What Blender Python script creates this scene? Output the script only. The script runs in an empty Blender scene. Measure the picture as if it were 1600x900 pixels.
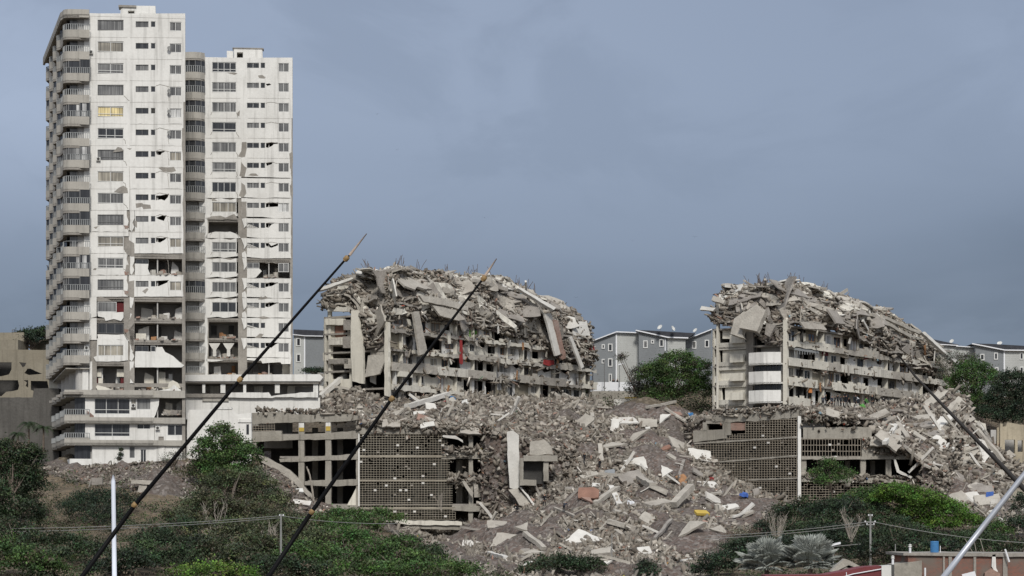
import bpy, bmesh, math, random
import numpy as np
from mathutils import Vector, Matrix, noise as mnoise
from mathutils.geometry import tessellate_polygon

R = math.radians
rnd = random.Random(7)
rng = np.random.default_rng(11)
sc = bpy.context.scene
C = sc.collection
F = 3517.0      # focal length in photo pixels
HZ = 820.0      # horizon row of the photo

def P(px, py, Y):
    return Vector(((px - 800) * Y / F, Y, (HZ - py) * Y / F))

# ------------------------------------------------------------------ camera
cam = bpy.data.cameras.new('camera')
cam.sensor_width = 36; cam.lens = 36 * F / 1600
cam.shift_y = (HZ - 450) / 1600
cam.clip_start = 0.5; cam.clip_end = 9000
camo = bpy.data.objects.new('camera', cam); C.objects.link(camo)
camo.location = (0, 0, 0); camo.rotation_euler = (R(90), 0, 0)
sc.camera = camo

# ------------------------------------------------------------------ world
SUN_EL, SUN_AZ = 42, 6     # azimuth: degrees from straight behind the camera towards the right
w = bpy.data.worlds.new('World'); sc.world = w; w.use_nodes = True
nt = w.node_tree; nt.nodes.clear()
def N(nt, t, **kw):
    n = nt.nodes.new(t)
    for k, v in kw.items(): setattr(n, k, v)
    return n
def L(nt, a, b): nt.links.new(a, b)
def math_(nt, op, a, b=None, c=None, clamp=False):
    n = N(nt, 'ShaderNodeMath', operation=op); n.use_clamp = clamp
    for i, v in enumerate((a, b, c)):
        if v is None: continue
        if isinstance(v, (int, float)): n.inputs[i].default_value = v
        else: L(nt, v, n.inputs[i])
    return n.outputs[0]
def mixc(nt, fac, a, b, blend='MIX'):
    n = N(nt, 'ShaderNodeMix', data_type='RGBA', blend_type=blend)
    for s, v in ((0, fac), (6, a), (7, b)):
        if isinstance(v, (int, float)): n.inputs[s].default_value = v
        elif isinstance(v, tuple): n.inputs[s].default_value = (*v[:3], 1)
        else: L(nt, v, n.inputs[s])
    return n.outputs[2]
def mrange(nt, v, a, b, c=0.0, d=1.0, smooth=True):
    n = N(nt, 'ShaderNodeMapRange', interpolation_type='SMOOTHSTEP' if smooth else 'LINEAR')
    L(nt, v, n.inputs[0])
    for i, x in zip((1, 2, 3, 4), (a, b, c, d)): n.inputs[i].default_value = x
    return n.outputs[0]
tc = N(nt, 'ShaderNodeTexCoord')
sep = N(nt, 'ShaderNodeSeparateXYZ'); L(nt, tc.outputs['Generated'], sep.inputs[0])
sx, sy, sz = sep.outputs
sky = N(nt, 'ShaderNodeTexSky', sky_type='NISHITA'); sky.sun_disc = False
sky.sun_elevation = R(SUN_EL); sky.sun_rotation = R(180 - SUN_AZ)
nz = N(nt, 'ShaderNodeTexNoise'); nz.inputs['Scale'].default_value = 3.2; nz.inputs['Detail'].default_value = 5
nz.inputs['Roughness'].default_value = 0.45; nz.inputs['Distortion'].default_value = 0.6
mp = N(nt, 'ShaderNodeMapping'); mp.inputs['Scale'].default_value = (1, 1, 2.6)
L(nt, tc.outputs['Generated'], mp.inputs[0]); L(nt, mp.outputs[0], nz.inputs['Vector'])
nzf = nz.outputs['Fac']
base = mixc(nt, mrange(nt, sz, 0.055, 0.20), (0.112, 0.145, 0.215), (0.430, 0.510, 0.665))
n2 = N(nt, 'ShaderNodeTexNoise'); n2.inputs['Scale'].default_value = 9.0; n2.inputs['Detail'].default_value = 7; n2.inputs['Roughness'].default_value = 0.55; n2.inputs['Distortion'].default_value = 0.8
mp2 = N(nt, 'ShaderNodeMapping'); mp2.inputs['Scale'].default_value = (1, 1, 2.0); mp2.inputs['Location'].default_value = (3.1, 0, 1.7); L(nt, tc.outputs['Generated'], mp2.inputs[0]); L(nt, mp2.outputs[0], n2.inputs['Vector'])
# thicker cloud bank low down and to the right
bank_h = math_(nt, 'ADD', math_(nt, 'MULTIPLY', sx, 0.42), math_(nt, 'MULTIPLY', math_(nt, 'SUBTRACT', nzf, 0.5), 0.10))
bank = mrange(nt, math_(nt, 'SUBTRACT', bank_h, sz), -0.085, -0.005)
base = mixc(nt, math_(nt, 'MULTIPLY', bank, 0.85), base, (0.050, 0.068, 0.106))
side = mrange(nt, sx, -0.12, 0.24)
base = mixc(nt, math_(nt, 'MULTIPLY', side, 0.40), base, (0.200, 0.255, 0.360))
base = mixc(nt, mrange(nt, nzf, 0.40, 0.60, 0.0, 0.50), base, (0.262, 0.318, 0.428))
base = mixc(nt, mrange(nt, n2.outputs['Fac'], 0.44, 0.62, 0.0, 0.38), base, (0.235, 0.288, 0.392))
# the open, brighter part of the sky is overhead and behind the camera
back = mrange(nt, sy, 0.55, -0.6)
up = mrange(nt, sz, 0.30, 0.85)
base = mixc(nt, math_(nt, 'MAXIMUM', math_(nt, 'MULTIPLY', back, mrange(nt, sz, -0.02, 0.15)), up), base, (0.66, 0.69, 0.76))
skyc = mixc(nt, 1.0, sky.outputs[0], (0.10, 0.10, 0.10), 'MULTIPLY')
fin = mixc(nt, 0.90, skyc, base)
bg = N(nt, 'ShaderNodeBackground'); L(nt, fin, bg.inputs[0]); bg.inputs[1].default_value = 0.94
wo = N(nt, 'ShaderNodeOutputWorld'); L(nt, bg.outputs[0], wo.inputs[0])

sun = bpy.data.lights.new('sun', 'SUN'); sun.energy = 2.9; sun.angle = R(11); sun.color = (1.0, 0.965, 0.91)
suno = bpy.data.objects.new('sun', sun); C.objects.link(suno)
d = Vector((math.sin(R(SUN_AZ)) * math.cos(R(SUN_EL)), -math.cos(R(SUN_AZ)) * math.cos(R(SUN_EL)), math.sin(R(SUN_EL))))
suno.rotation_euler = d.to_track_quat('Z', 'Y').to_euler()
suno.location = (0, -20, 60)
sc.view_settings.view_transform = 'Standard'; sc.view_settings.look = 'None'
sc.view_settings.exposure = 0.0; sc.view_settings.gamma = 1.0

# ------------------------------------------------------------------ materials
def mat(name, col, rough=0.9, var=0.25, scale=0.6, streak=0.0, dirt=None, dirtamt=0.0, bump=0.0, bscale=3.0, attr=False, metallic=0.0, spec=0.3, vscale=12.0):
    m = bpy.data.materials.new(name); m.use_nodes = True
    t = m.node_tree; b = t.nodes['Principled BSDF']
    b.inputs['Roughness'].default_value = rough; b.inputs['Metallic'].default_value = metallic
    b.inputs['Specular IOR Level'].default_value = spec
    g = N(t, 'ShaderNodeNewGeometry')
    if attr:
        a = N(t, 'ShaderNodeAttribute', attribute_name='Col'); c = a.outputs['Color']
    else:
        c = None
    n1 = N(t, 'ShaderNodeTexNoise'); n1.inputs['Scale'].default_value = scale; n1.inputs['Detail'].default_value = 6
    L(t, g.outputs['Position'], n1.inputs['Vector'])
    n2 = N(t, 'ShaderNodeTexNoise'); n2.inputs['Scale'].default_value = vscale * scale; n2.inputs['Detail'].default_value = 3
    L(t, g.outputs['Position'], n2.inputs['Vector'])
    f = math_(t, 'ADD', math_(t, 'MULTIPLY', n1.outputs['Fac'], 0.6), math_(t, 'MULTIPLY', n2.outputs['Fac'], 0.4))
    lo = tuple(x * (1 - var) for x in col); hi = tuple(min(1, x * (1 + var)) for x in col)
    v = mrange(t, f, 0.32, 0.68)
    if attr:
        c = mixc(t, 1.0, c, mixc(t, v, (1 - var,) * 3, (1 + var * 0.5,) * 3), 'MULTIPLY')
    else:
        c = mixc(t, v, lo, hi)
    if dirt:
        n3 = N(t, 'ShaderNodeTexNoise'); n3.inputs['Scale'].default_value = 0.22; n3.inputs['Detail'].default_value = 7; n3.inputs['Roughness'].default_value = 0.65
        L(t, g.outputs['Position'], n3.inputs['Vector'])
        c = mixc(t, mrange(t, n3.outputs['Fac'], 0.45, 0.72, 0, dirtamt), c, dirt)
    if streak:
        mp = N(t, 'ShaderNodeMapping'); mp.inputs['Scale'].default_value = (1.6, 1.6, 0.10)
        L(t, g.outputs['Position'], mp.inputs[0])
        n4 = N(t, 'ShaderNodeTexNoise'); n4.inputs['Scale'].default_value = 1.3; n4.inputs['Detail'].default_value = 5
        L(t, mp.outputs[0], n4.inputs['Vector'])
        c = mixc(t, mrange(t, n4.outputs['Fac'], 0.48, 0.78, 0, streak), c, tuple(x * 0.42 for x in (col if not dirt else dirt)))
    L(t, c, b.inputs['Base Color'])
    if bump:
        n5 = N(t, 'ShaderNodeTexNoise'); n5.inputs['Scale'].default_value = bscale; n5.inputs['Detail'].default_value = 6
        L(t, g.outputs['Position'], n5.inputs['Vector'])
        bp = N(t, 'ShaderNodeBump'); bp.inputs['Strength'].default_value = bump; bp.inputs['Distance'].default_value = 0.15
        L(t, n5.outputs['Fac'], bp.inputs['Height']); L(t, bp.outputs[0], b.inputs['Normal'])
    return m
M = {}
M['plaster'] = mat('white_plaster', (0.70, 0.69, 0.655), var=0.06, scale=0.25, streak=0.38, dirt=(0.40, 0.38, 0.34), dirtamt=0.22, bump=0.15)
M['plaster2'] = mat('cream_plaster', (0.64, 0.61, 0.53), var=0.08, scale=0.3, streak=0.4, dirt=(0.36, 0.33, 0.28), dirtamt=0.35, bump=0.15)
M['band'] = mat('balcony_concrete', (0.38, 0.36, 0.32), var=0.10, scale=0.4, streak=0.45, dirt=(0.24, 0.23, 0.21), dirtamt=0.3, bump=0.1)
M['ruinband'] = mat('ruin_parapet', (0.58, 0.555, 0.49), var=0.14, scale=0.5, streak=0.45, dirt=(0.24, 0.22, 0.19), dirtamt=0.5, bump=0.3)
M['raw'] = mat('exposed_concrete', (0.29, 0.27, 0.24), var=0.18, scale=0.6, streak=0.3, dirt=(0.17, 0.15, 0.13), dirtamt=0.4, bump=0.4)
M['podium'] = mat('podium_concrete', (0.31, 0.29, 0.25), var=0.16, scale=0.5, streak=0.5, dirt=(0.17, 0.15, 0.12), dirtamt=0.5, bump=0.3)
M['lattice'] = mat('lattice_block', (0.29, 0.255, 0.205), var=0.18, scale=0.5, dirt=(0.2, 0.17, 0.13), dirtamt=0.5)
M['slab'] = mat('broken_concrete', (0.385, 0.36, 0.315), var=0.16, scale=0.7, dirt=(0.24, 0.21, 0.18), dirtamt=0.55, bump=0.6)
M['slabwhite'] = mat('painted_concrete', (0.58, 0.565, 0.525), var=0.10, scale=0.7, dirt=(0.36, 0.32, 0.27), dirtamt=0.5, bump=0.3)
M['slabdark'] = mat('dusty_concrete', (0.27, 0.25, 0.225), var=0.2, scale=0.7, dirt=(0.17, 0.145, 0.12), dirtamt=0.5, bump=0.6)
M['brick'] = mat('brick_rubble', (0.27, 0.175, 0.14), var=0.2, scale=0.9, dirt=(0.30, 0.26, 0.23), dirtamt=0.7, bump=0.5)
M['chips'] = mat('rubble_pieces', (1, 1, 1), var=0.18, scale=1.2, attr=True)
M['leaf'] = mat('foliage', (1, 1, 1), rough=0.65, var=0.35, scale=0.35, attr=True, vscale=5)
M['bark'] = mat('bark', (0.13, 0.105, 0.085), var=0.3, scale=2, bump=0.5)
M['dryw'] = mat('dry_wood', (0.30, 0.27, 0.23), var=0.3, scale=2)
M['lattice_cream'] = mat('cream_lattice_block', (0.31, 0.28, 0.225), var=0.18, scale=0.5, dirt=(0.2, 0.17, 0.13), dirtamt=0.6)
M['room'] = mat('room_wall', (0.42, 0.41, 0.39), var=0.15, scale=0.4, dirt=(0.25, 0.23, 0.2), dirtamt=0.4)
M['dark'] = mat('dark_interior', (0.055, 0.053, 0.05), var=0.3, scale=0.5)  # near-black colour stands in for shade inside rooms and openings; also fan grilles
M['frame'] = mat('window_frame_white', (0.62, 0.62, 0.60), rough=0.5, var=0.05)
M['frameg'] = mat('window_frame_grey', (0.16, 0.16, 0.16), rough=0.5, var=0.1)
M['rail'] = mat('railing_metal', (0.27, 0.28, 0.28), rough=0.5, var=0.1)
M['rebar'] = mat('rusty_rebar', (0.13, 0.10, 0.085), rough=0.8, var=0.3, scale=3)
M['wire'] = mat('cable', (0.03, 0.028, 0.027), rough=0.7, var=0.1)
M['black'] = mat('black_carbon', (0.003, 0.003, 0.0035), rough=0.6, var=0.1, spec=0.12)
M['tan'] = mat('cork', (0.26, 0.17, 0.075), rough=0.6, var=0.3, scale=20)
M['pink'] = mat('rod_tip', (0.34, 0.27, 0.22), rough=0.6, var=0.2, scale=20)
M['alu'] = mat('aluminium', (0.42, 0.44, 0.48), rough=0.4, var=0.08, metallic=0.4)
M['whitep'] = mat('white_pole_paint', (0.66, 0.70, 0.78), rough=0.5, var=0.05)
M['galv'] = mat('galvanised_pole', (0.24, 0.24, 0.23), rough=0.7, var=0.15)
M['siding_roof'] = mat('dark_shingle', (0.045, 0.047, 0.055), var=0.25, scale=1.5)
M['trim'] = mat('white_trim', (0.72, 0.73, 0.75), rough=0.6, var=0.04)
M['beige'] = mat('beige_plaster', (0.25, 0.225, 0.175), var=0.12, scale=0.3, streak=0.5, dirt=(0.22, 0.19, 0.14), dirtamt=0.5, bump=0.2)
M['beige2'] = mat('beige_wall', (0.40, 0.35, 0.26), var=0.12, scale=0.3, streak=0.5, dirt=(0.22, 0.19, 0.14), dirtamt=0.5, bump=0.2)
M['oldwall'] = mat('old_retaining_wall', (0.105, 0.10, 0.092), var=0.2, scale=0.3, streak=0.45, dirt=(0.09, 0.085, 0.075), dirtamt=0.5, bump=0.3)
M['ac'] = mat('appliance_white', (0.60, 0.60, 0.57), rough=0.5, var=0.08)
M['blue'] = mat('blue_plastic', (0.05, 0.17, 0.36), rough=0.45, var=0.15)
M['bluec'] = mat('blue_cloth', (0.06, 0.13, 0.40), var=0.2)
M['red'] = mat('red_cloth', (0.27, 0.035, 0.035), var=0.3, scale=2)
M['maroon'] = mat('maroon_curtain', (0.11, 0.02, 0.022), var=0.3, scale=2)
M['greenwall'] = mat('green_room_wall', (0.14, 0.30, 0.06), var=0.1)
M['orange'] = mat('orange_frame', (0.62, 0.24, 0.08), var=0.1)
M['terracotta'] = mat('terracotta_panel', (0.24, 0.135, 0.10), var=0.2, scale=1)
M['wood'] = mat('timber', (0.30, 0.16, 0.08), var=0.25, scale=2)
M['redroof'] = mat('red_awning', (0.15, 0.035, 0.038), rough=0.6, var=0.2, scale=1.0, dirt=(0.2, 0.06, 0.05), dirtamt=0.4)
M['yellow'] = mat('yellow_paint', (0.50, 0.36, 0.08), var=0.15)
M['silver_leaf'] = mat('silver_palm_leaf', (0.33, 0.35, 0.32), rough=0.6, var=0.25, scale=1.5)
M['palmleaf'] = mat('palm_leaf', (0.035, 0.055, 0.025), rough=0.6, var=0.3, scale=1.5)

def glass_mat(name, col, stripes=True, rough=0.12):
    m = bpy.data.materials.new(name); m.use_nodes = True
    t = m.node_tree; b = t.nodes['Principled BSDF']; g = N(t, 'ShaderNodeNewGeometry')
    mp = N(t, 'ShaderNodeMapping'); mp.inputs['Scale'].default_value = (5.0, 0.4, 0.08); L(t, g.outputs['Position'], mp.inputs[0])
    n = N(t, 'ShaderNodeTexNoise'); n.inputs['Scale'].default_value = 1.2; n.inputs['Detail'].default_value = 3; L(t, mp.outputs[0], n.inputs['Vector'])
    n2 = N(t, 'ShaderNodeTexNoise'); n2.inputs['Scale'].default_value = 0.35; L(t, g.outputs['Position'], n2.inputs['Vector'])
    c = mixc(t, mrange(t, n.outputs['Fac'], 0.35, 0.65), tuple(x * 0.55 for x in col), tuple(x * 1.25 for x in col))
    c = mixc(t, mrange(t, n2.outputs['Fac'], 0.35, 0.65), mixc(t, 0.5, c, (0.03, 0.03, 0.035)), c)
    L(t, c, b.inputs['Base Color']); b.inputs['Roughness'].default_value = rough
    b.inputs['Specular IOR Level'].default_value = 0.5
    return m
M['glass'] = glass_mat('curtained_glass', (0.19, 0.19, 0.185))
M['glassd'] = glass_mat('dark_glass', (0.035, 0.038, 0.042))
M['glassw'] = glass_mat('white_blind_glass', (0.70, 0.70, 0.68), rough=0.3)
M['glassy'] = glass_mat('yellow_blind_glass', (0.70, 0.58, 0.30), rough=0.3)
M['glassb'] = glass_mat('beige_curtain_glass', (0.36, 0.33, 0.27), rough=0.3)

def siding(name, col):
    m = mat(name, col, rough=0.8, var=0.08, scale=0.3); t = m.node_tree; b = t.nodes['Principled BSDF']
    g = N(t, 'ShaderNodeNewGeometry'); s = N(t, 'ShaderNodeSeparateXYZ'); L(t, g.outputs['Position'], s.inputs[0])
    fr = math_(t, 'FRACT', math_(t, 'MULTIPLY', s.outputs[2], 2.6))
    bp = N(t, 'ShaderNodeBump'); bp.inputs['Strength'].default_value = 1.0; bp.inputs['Distance'].default_value = 0.08
    L(t, fr, bp.inputs['Height']); L(t, bp.outputs[0], b.inputs['Normal'])
    return m
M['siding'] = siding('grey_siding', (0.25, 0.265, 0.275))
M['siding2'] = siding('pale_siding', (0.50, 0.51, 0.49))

def ground_mat(name, cols, s1=0.12, s2=1.6):
    m = bpy.data.materials.new(name); m.use_nodes = True
    t = m.node_tree; b = t.nodes['Principled BSDF']; b.inputs['Roughness'].default_value = 0.95; b.inputs['Specular IOR Level'].default_value = 0.15
    g = N(t, 'ShaderNodeNewGeometry')
    n1 = N(t, 'ShaderNodeTexNoise'); n1.inputs['Scale'].default_value = s1; n1.inputs['Detail'].default_value = 8; n1.inputs['Roughness'].default_value = 0.6
    n2 = N(t, 'ShaderNodeTexNoise'); n2.inputs['Scale'].default_value = s2; n2.inputs['Detail'].default_value = 6; n2.inputs['Roughness'].default_value = 0.7
    v = N(t, 'ShaderNodeTexVoronoi'); v.inputs['Scale'].default_value = s2 * 1.5
    for n in (n1, n2, v): L(t, g.outputs['Position'], n.inputs['Vector'])
    c = mixc(t, mrange(t, n1.outputs['Fac'], 0.38, 0.62), cols[0], cols[1])
    c = mixc(t, mrange(t, n2.outputs['Fac'], 0.45, 0.7), c, cols[2])
    sv = N(t, 'ShaderNodeSeparateColor'); L(t, v.outputs['Color'], sv.inputs[0])
    c = mixc(t, 0.5, c, mixc(t, sv.outputs[0], (0.45,) * 3, (1.35,) * 3), 'MULTIPLY') if False else mixc(t, mrange(t, sv.outputs[0], 0, 1, 0, 0.9), c, mixc(t, sv.outputs[1], tuple(x * .45 for x in cols[3]), tuple(x * 1.5 for x in cols[3])))
    L(t, c, b.inputs['Base Color'])
    bp = N(t, 'ShaderNodeBump'); bp.inputs['Strength'].default_value = 0.9; bp.inputs['Distance'].default_value = 0.4
    L(t, n2.outputs['Fac'], bp.inputs['Height']); L(t, bp.outputs[0], b.inputs['Normal'])
    return m
M['earth'] = ground_mat('dry_earth', ((0.11, 0.09, 0.065), (0.20, 0.155, 0.105), (0.08, 0.072, 0.05), (0.15, 0.125, 0.095)))
M['rubble'] = ground_mat('rubble_ground', ((0.125, 0.105, 0.09), (0.17, 0.125, 0.105), (0.07, 0.06, 0.052), (0.19, 0.17, 0.155)), 0.1, 2.0)

# ------------------------------------------------------------------ helpers
WL = {}
def props(o, label=None, cat=None, group=None, kind=None):
    if label: o['label'] = label
    if cat: o['category'] = cat
    if group: o['group'] = group
    if kind: o['kind'] = kind
    elif cat: o['kind'] = 'thing'
    return o
def empty(name, loc, label, cat, group=None):
    o = bpy.data.objects.new(name, None); C.objects.link(o); o.location = loc; o.empty_display_size = 0.5
    WL[o] = Vector(loc); return props(o, label, cat, group)

class MB:
    def __init__(s): s.v = []; s.f = []; s.m = []
    def add(s, vs, fs, m=0):
        k = len(s.v); s.v += [tuple(x) for x in vs]
        for f in fs: s.f.append([k + i for i in f]); s.m.append(m)
    def box8(s, c, m=0):   # 8 corners: 4 bottom ccw, 4 top ccw
        s.add(c, [(3, 2, 1, 0), (4, 5, 6, 7), (0, 1, 5, 4), (1, 2, 6, 5), (2, 3, 7, 6), (3, 0, 4, 7)], m)
    def obox(s, c, X, Y, Z, m=0, jit=0.0):   # centre and half vectors
        c = Vector(c); X = Vector(X); Y = Vector(Y); Z = Vector(Z)
        vs = [c - X - Y - Z, c + X - Y - Z, c + X + Y - Z, c - X + Y - Z, c - X - Y + Z, c + X - Y + Z, c + X + Y + Z, c - X + Y + Z]
        if jit: vs = [p + Vector((rnd.uniform(-jit, jit), rnd.uniform(-jit, jit), rnd.uniform(-jit, jit))) for p in vs]
        s.box8(vs, m)
    def prism(s, poly, dvec, m=0, mside=None, holes=()):
        """planar polygon (3-D points) extruded by dvec"""
        loops = [list(map(Vector, poly))] + [list(map(Vector, h)) for h in holes]
        tris = tessellate_polygon(loops)
        flat = [p for l in loops for p in l]; n = len(flat); dv = Vector(dvec)
        k = len(s.v)
        s.v += [tuple(p) for p in flat] + [tuple(p + dv) for p in flat]
        # orientation of the tessellation
        for t in tris:
            a, b, c = t
            nn = (flat[b] - flat[a]).cross(flat[c] - flat[a])
            if nn.length < 1e-9: continue
            if nn.dot(dv) < 0: s.f.append([k + a, k + b, k + c]); s.f.append([k + n + c, k + n + b, k + n + a])
            else: s.f.append([k + c, k + b, k + a]); s.f.append([k + n + a, k + n + b, k + n + c])
            s.m += [m, m]
        off = 0; ms = m if mside is None else mside
        for l in loops:
            q = len(l)
            for i in range(q):
                a, b = off + i, off + (i + 1) % q
                s.f.append([k + a, k + b, k + n + b, k + n + a]); s.m.append(ms)
            off += q
    def tube(s, pts, r, m=0, sides=6):
        pts = [Vector(p) for p in pts]; n = len(pts)
        rs = r if isinstance(r, (list, tuple)) else [r] * n
        k = len(s.v)
        for i, p in enumerate(pts):
            t = (pts[min(i + 1, n - 1)] - pts[max(i - 1, 0)]).normalized()
            a = t.cross(Vector((0, 0, 1)) if abs(t.z) < 0.9 else Vector((1, 0, 0))).normalized(); b = t.cross(a)
            for j in range(sides):
                an = 2 * math.pi * j / sides
                s.v.append(tuple(p + (a * math.cos(an) + b * math.sin(an)) * rs[i]))
        for i in range(n - 1):
            for j in range(sides):
                q = k + i * sides; j2 = (j + 1) % sides
                s.f.append([q + j, q + j2, q + sides + j2, q + sides + j]); s.m.append(m)
        s.f.append([k + j for j in range(sides)]); s.m.append(m)
        s.f.append([k + (n - 1) * sides + j for j in range(sides)][::-1]); s.m.append(m)
    def build(s, name, mats, parent=None, smooth=False, loc=None):
        if not isinstance(mats, (list, tuple)): mats = [mats]
        if not s.v: return None
        if parent is not None: o0 = WL[parent]
        elif loc is not None: o0 = Vector(loc)
        else:
            a = np.array(s.v); o0 = Vector(((a[:, 0].min() + a[:, 0].max()) / 2, (a[:, 1].min() + a[:, 1].max()) / 2, a[:, 2].min()))
        me = bpy.data.meshes.new(name)
        me.from_pydata([(x - o0.x, y - o0.y, z - o0.z) for x, y, z in s.v], [], s.f)
        for m in mats: me.materials.append(M[m] if isinstance(m, str) else m)
        me.polygons.foreach_set('material_index', s.m)
        if smooth: me.polygons.foreach_set('use_smooth', [True] * len(s.f))
        me.update()
        o = bpy.data.objects.new(name, me); C.objects.link(o); WL[o] = o0
        if parent is not None: o.parent = parent
        else: o.location = o0
        return o

def np_mesh(name, verts, quads, mats, cols=None, parent=None, loc=(0, 0, 0), midx=None, smooth=False):
    o0 = WL[parent] if parent is not None else Vector(loc)
    verts = np.asarray(verts, dtype=np.float32) - np.array(o0, dtype=np.float32)
    me = bpy.data.meshes.new(name); nf, k = quads.shape
    me.vertices.add(len(verts)); me.vertices.foreach_set('co', verts.ravel())
    me.loops.add(nf * k); me.loops.foreach_set('vertex_index', quads.astype(np.int32).ravel())
    me.polygons.add(nf); me.polygons.foreach_set('loop_start', np.arange(0, nf * k, k, dtype=np.int32))
    me.polygons.foreach_set('loop_total', np.full(nf, k, dtype=np.int32))
    for m in mats: me.materials.append(M[m])
    if midx is not None: me.polygons.foreach_set('material_index', midx.astype(np.int32))
    if smooth: me.polygons.foreach_set('use_smooth', np.ones(nf, dtype=bool))
    me.update(calc_edges=True)
    if cols is not None:
        a = me.attributes.new('Col', 'FLOAT_COLOR', 'POINT')
        c4 = np.ones((len(verts), 4), dtype=np.float32); c4[:, :3] = cols; a.data.foreach_set('color', c4.ravel())
    o = bpy.data.objects.new(name, me); C.objects.link(o); WL[o] = o0
    if parent is not None: o.parent = parent
    else: o.location = o0
    return o

def vnoise(x, y, seed=0):
    """tileless value noise in numpy"""
    def h(i, j): 
        n = (i * 374761393 + j * 668265263 + seed * 144664) & 0x7fffffff
        n = ((n ^ (n >> 13)) * 1274126177) & 0x7fffffff
        return ((n ^ (n >> 16)) & 0xffff) / 65535.0
    xi = np.floor(x).astype(np.int64); yi = np.floor(y).astype(np.int64); fx = x - xi; fy = y - yi
    fx = fx * fx * (3 - 2 * fx); fy = fy * fy * (3 - 2 * fy)
    return (h(xi, yi) * (1 - fx) + h(xi + 1, yi) * fx) * (1 - fy) + (h(xi, yi + 1) * (1 - fx) + h(xi + 1, yi + 1) * fx) * fy - 0.5
def fbm(x, y, s, oct=4, seed=0):
    r = 0; a = 1.0
    for k in range(oct): r = r + a * vnoise(x / s, y / s, seed + k); a *= 0.55; s *= 0.5
    return r

class Field:
    def __init__(s, ctrl, smooth=0.0):
        pts = np.array([[*P(a, c, b)] for a, b, c in ctrl]); s.c = pts[:, :2]; n = len(pts)
        K = np.linalg.norm(s.c[:, None] - s.c[None], axis=2) + smooth * -np.eye(n)
        A = np.zeros((n + 3, n + 3)); A[:n, :n] = K; A[:n, n] = 1; A[:n, n + 1:n + 3] = s.c; A[n, :n] = 1; A[n + 1:n + 3, :n] = s.c.T
        s.w = np.linalg.solve(A, np.concatenate([pts[:, 2], [0, 0, 0]])); s.n = n
    def z(s, x, y):
        x = np.asarray(x, float); y = np.asarray(y, float); sh = x.shape; x = x.ravel(); y = y.ravel(); out = np.empty(len(x))
        for i in range(0, len(x), 20000):
            q = np.stack([x[i:i + 20000], y[i:i + 20000]], 1)
            K = np.linalg.norm(q[:, None] - s.c[None], axis=2)
            out[i:i + 20000] = K @ s.w[:s.n] + s.w[s.n] + q @ s.w[s.n + 1:]
        return out.reshape(sh)
def inpoly(px, py, poly):
    ins = np.zeros(px.shape, bool); n = len(poly); j = n - 1
    for i in range(n):
        xi, yi = poly[i]; xj, yj = poly[j]
        c = ((yi > py) != (yj > py)) & (px < (xj - xi) * (py - yi) / (yj - yi + 1e-12) + xi)
        ins ^= c; j = i
    return ins
def proj(x, y, z): return 800 + F * x / y, HZ - F * z / y

# ------------------------------------------------------------------ terrain
G1c = [(px, Y, py) for px, Y, py in [
  (-300, 298, 735), (-100, 298, 735), (40, 298, 735), (100, 297, 732), (200, 297, 727), (290, 297, 728), (340, 300, 728), (380, 312, 720),
  (100, 330, 734), (250, 330, 734), (-200, 340, 720),
  (0, 280, 770), (100, 285, 762), (200, 285, 768), (290, 285, 770), (360, 290, 775),
  (0, 260, 815), (120, 265, 808), (240, 265, 812), (350, 268, 818), (450, 275, 822), (60, 235, 850), (250, 235, 855), (450, 240, 860), (600, 250, 862),
  (395, 316, 712), (410, 315.5, 718), (450, 314.5, 745), (480, 313.5, 775), (510, 312.5, 795), (560, 311, 808), (620, 311, 834), (690, 311, 838), (750, 311, 834), (790, 309, 805),
  (620, 295, 845), (700, 290, 856), (760, 285, 858), (470, 335, 800), (560, 335, 800), (650, 335, 800), (740, 335, 790), (520, 350, 700), (650, 352, 690), (800, 360, 690),
  (820, 312, 760), (870, 316, 725), (900, 322, 700), (850, 304, 790), (930, 305, 765), (1000, 305, 765), (1080, 305, 765), (1140, 305, 775), (1190, 306, 792),
  (880, 335, 660), (930, 345, 645), (1000, 350, 636), (1060, 350, 642), (1085, 345, 655), (950, 330, 685), (1020, 330, 688), (1070, 328, 700),
  (900, 312, 740), (1000, 316, 735), (1085, 325, 702), (1130, 321, 728), (1170, 317, 760), (1210, 313, 785), (1250, 311, 794),
  (1000, 290, 800), (900, 288, 810), (1100, 288, 808), (1200, 290, 815), (850, 275, 845), (950, 270, 850), (1050, 270, 848), (1150, 275, 845), (800, 262, 875), (900, 252, 885), (1000, 250, 885), (1100, 255, 878),
  (1300, 311, 800), (1400, 311, 800), (1440, 311, 790), (1480, 309, 785), (1530, 309, 790), (1600, 309, 790), (1700, 309, 790),
  (1300, 335, 780), (1400, 335, 770), (1170, 340, 760), (1450, 325, 715), (1490, 330, 662), (1490, 343, 615), (1530, 343, 668), (1560, 343, 702), (1600, 345, 725), (1700, 345, 725), (1560, 325, 740), (1620, 325, 755),
  (1300, 285, 830), (1400, 285, 830), (1500, 285, 830), (1600, 285, 830), (1250, 255, 860), (1400, 255, 862), (1550, 255, 862), (1650, 255, 862),
  (1000, 370, 645), (1060, 372, 640), (940, 372, 640), (1000, 395, 612), (1100, 395, 612), (1200, 400, 620), (1500, 380, 655), (1600, 380, 655), (1700, 390, 645), (1500, 410, 585), (1600, 410, 585), (600, 395, 610), (400, 400, 620), (0, 400, 640), (-300, 400, 640),
  (0, 200, 905), (300, 200, 905), (600, 205, 905), (800, 225, 905), (1000, 225, 905), (1200, 215, 905), (1500, 200, 905), (-300, 220, 900), (1900, 220, 900), (1900, 300, 800), (2000, 400, 640)]]
def flatc(X, Y, Z): return (800 + F * X / Y, Y, HZ - F * Z / Y)
for X in (-400, -150, 0, 150, 400):
    G1c += [flatc(X, 150, -8), flatc(X, 60, -9), flatc(X, 3000, 60), flatc(X, 700, 30)]
G1 = Field(G1c)
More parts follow.
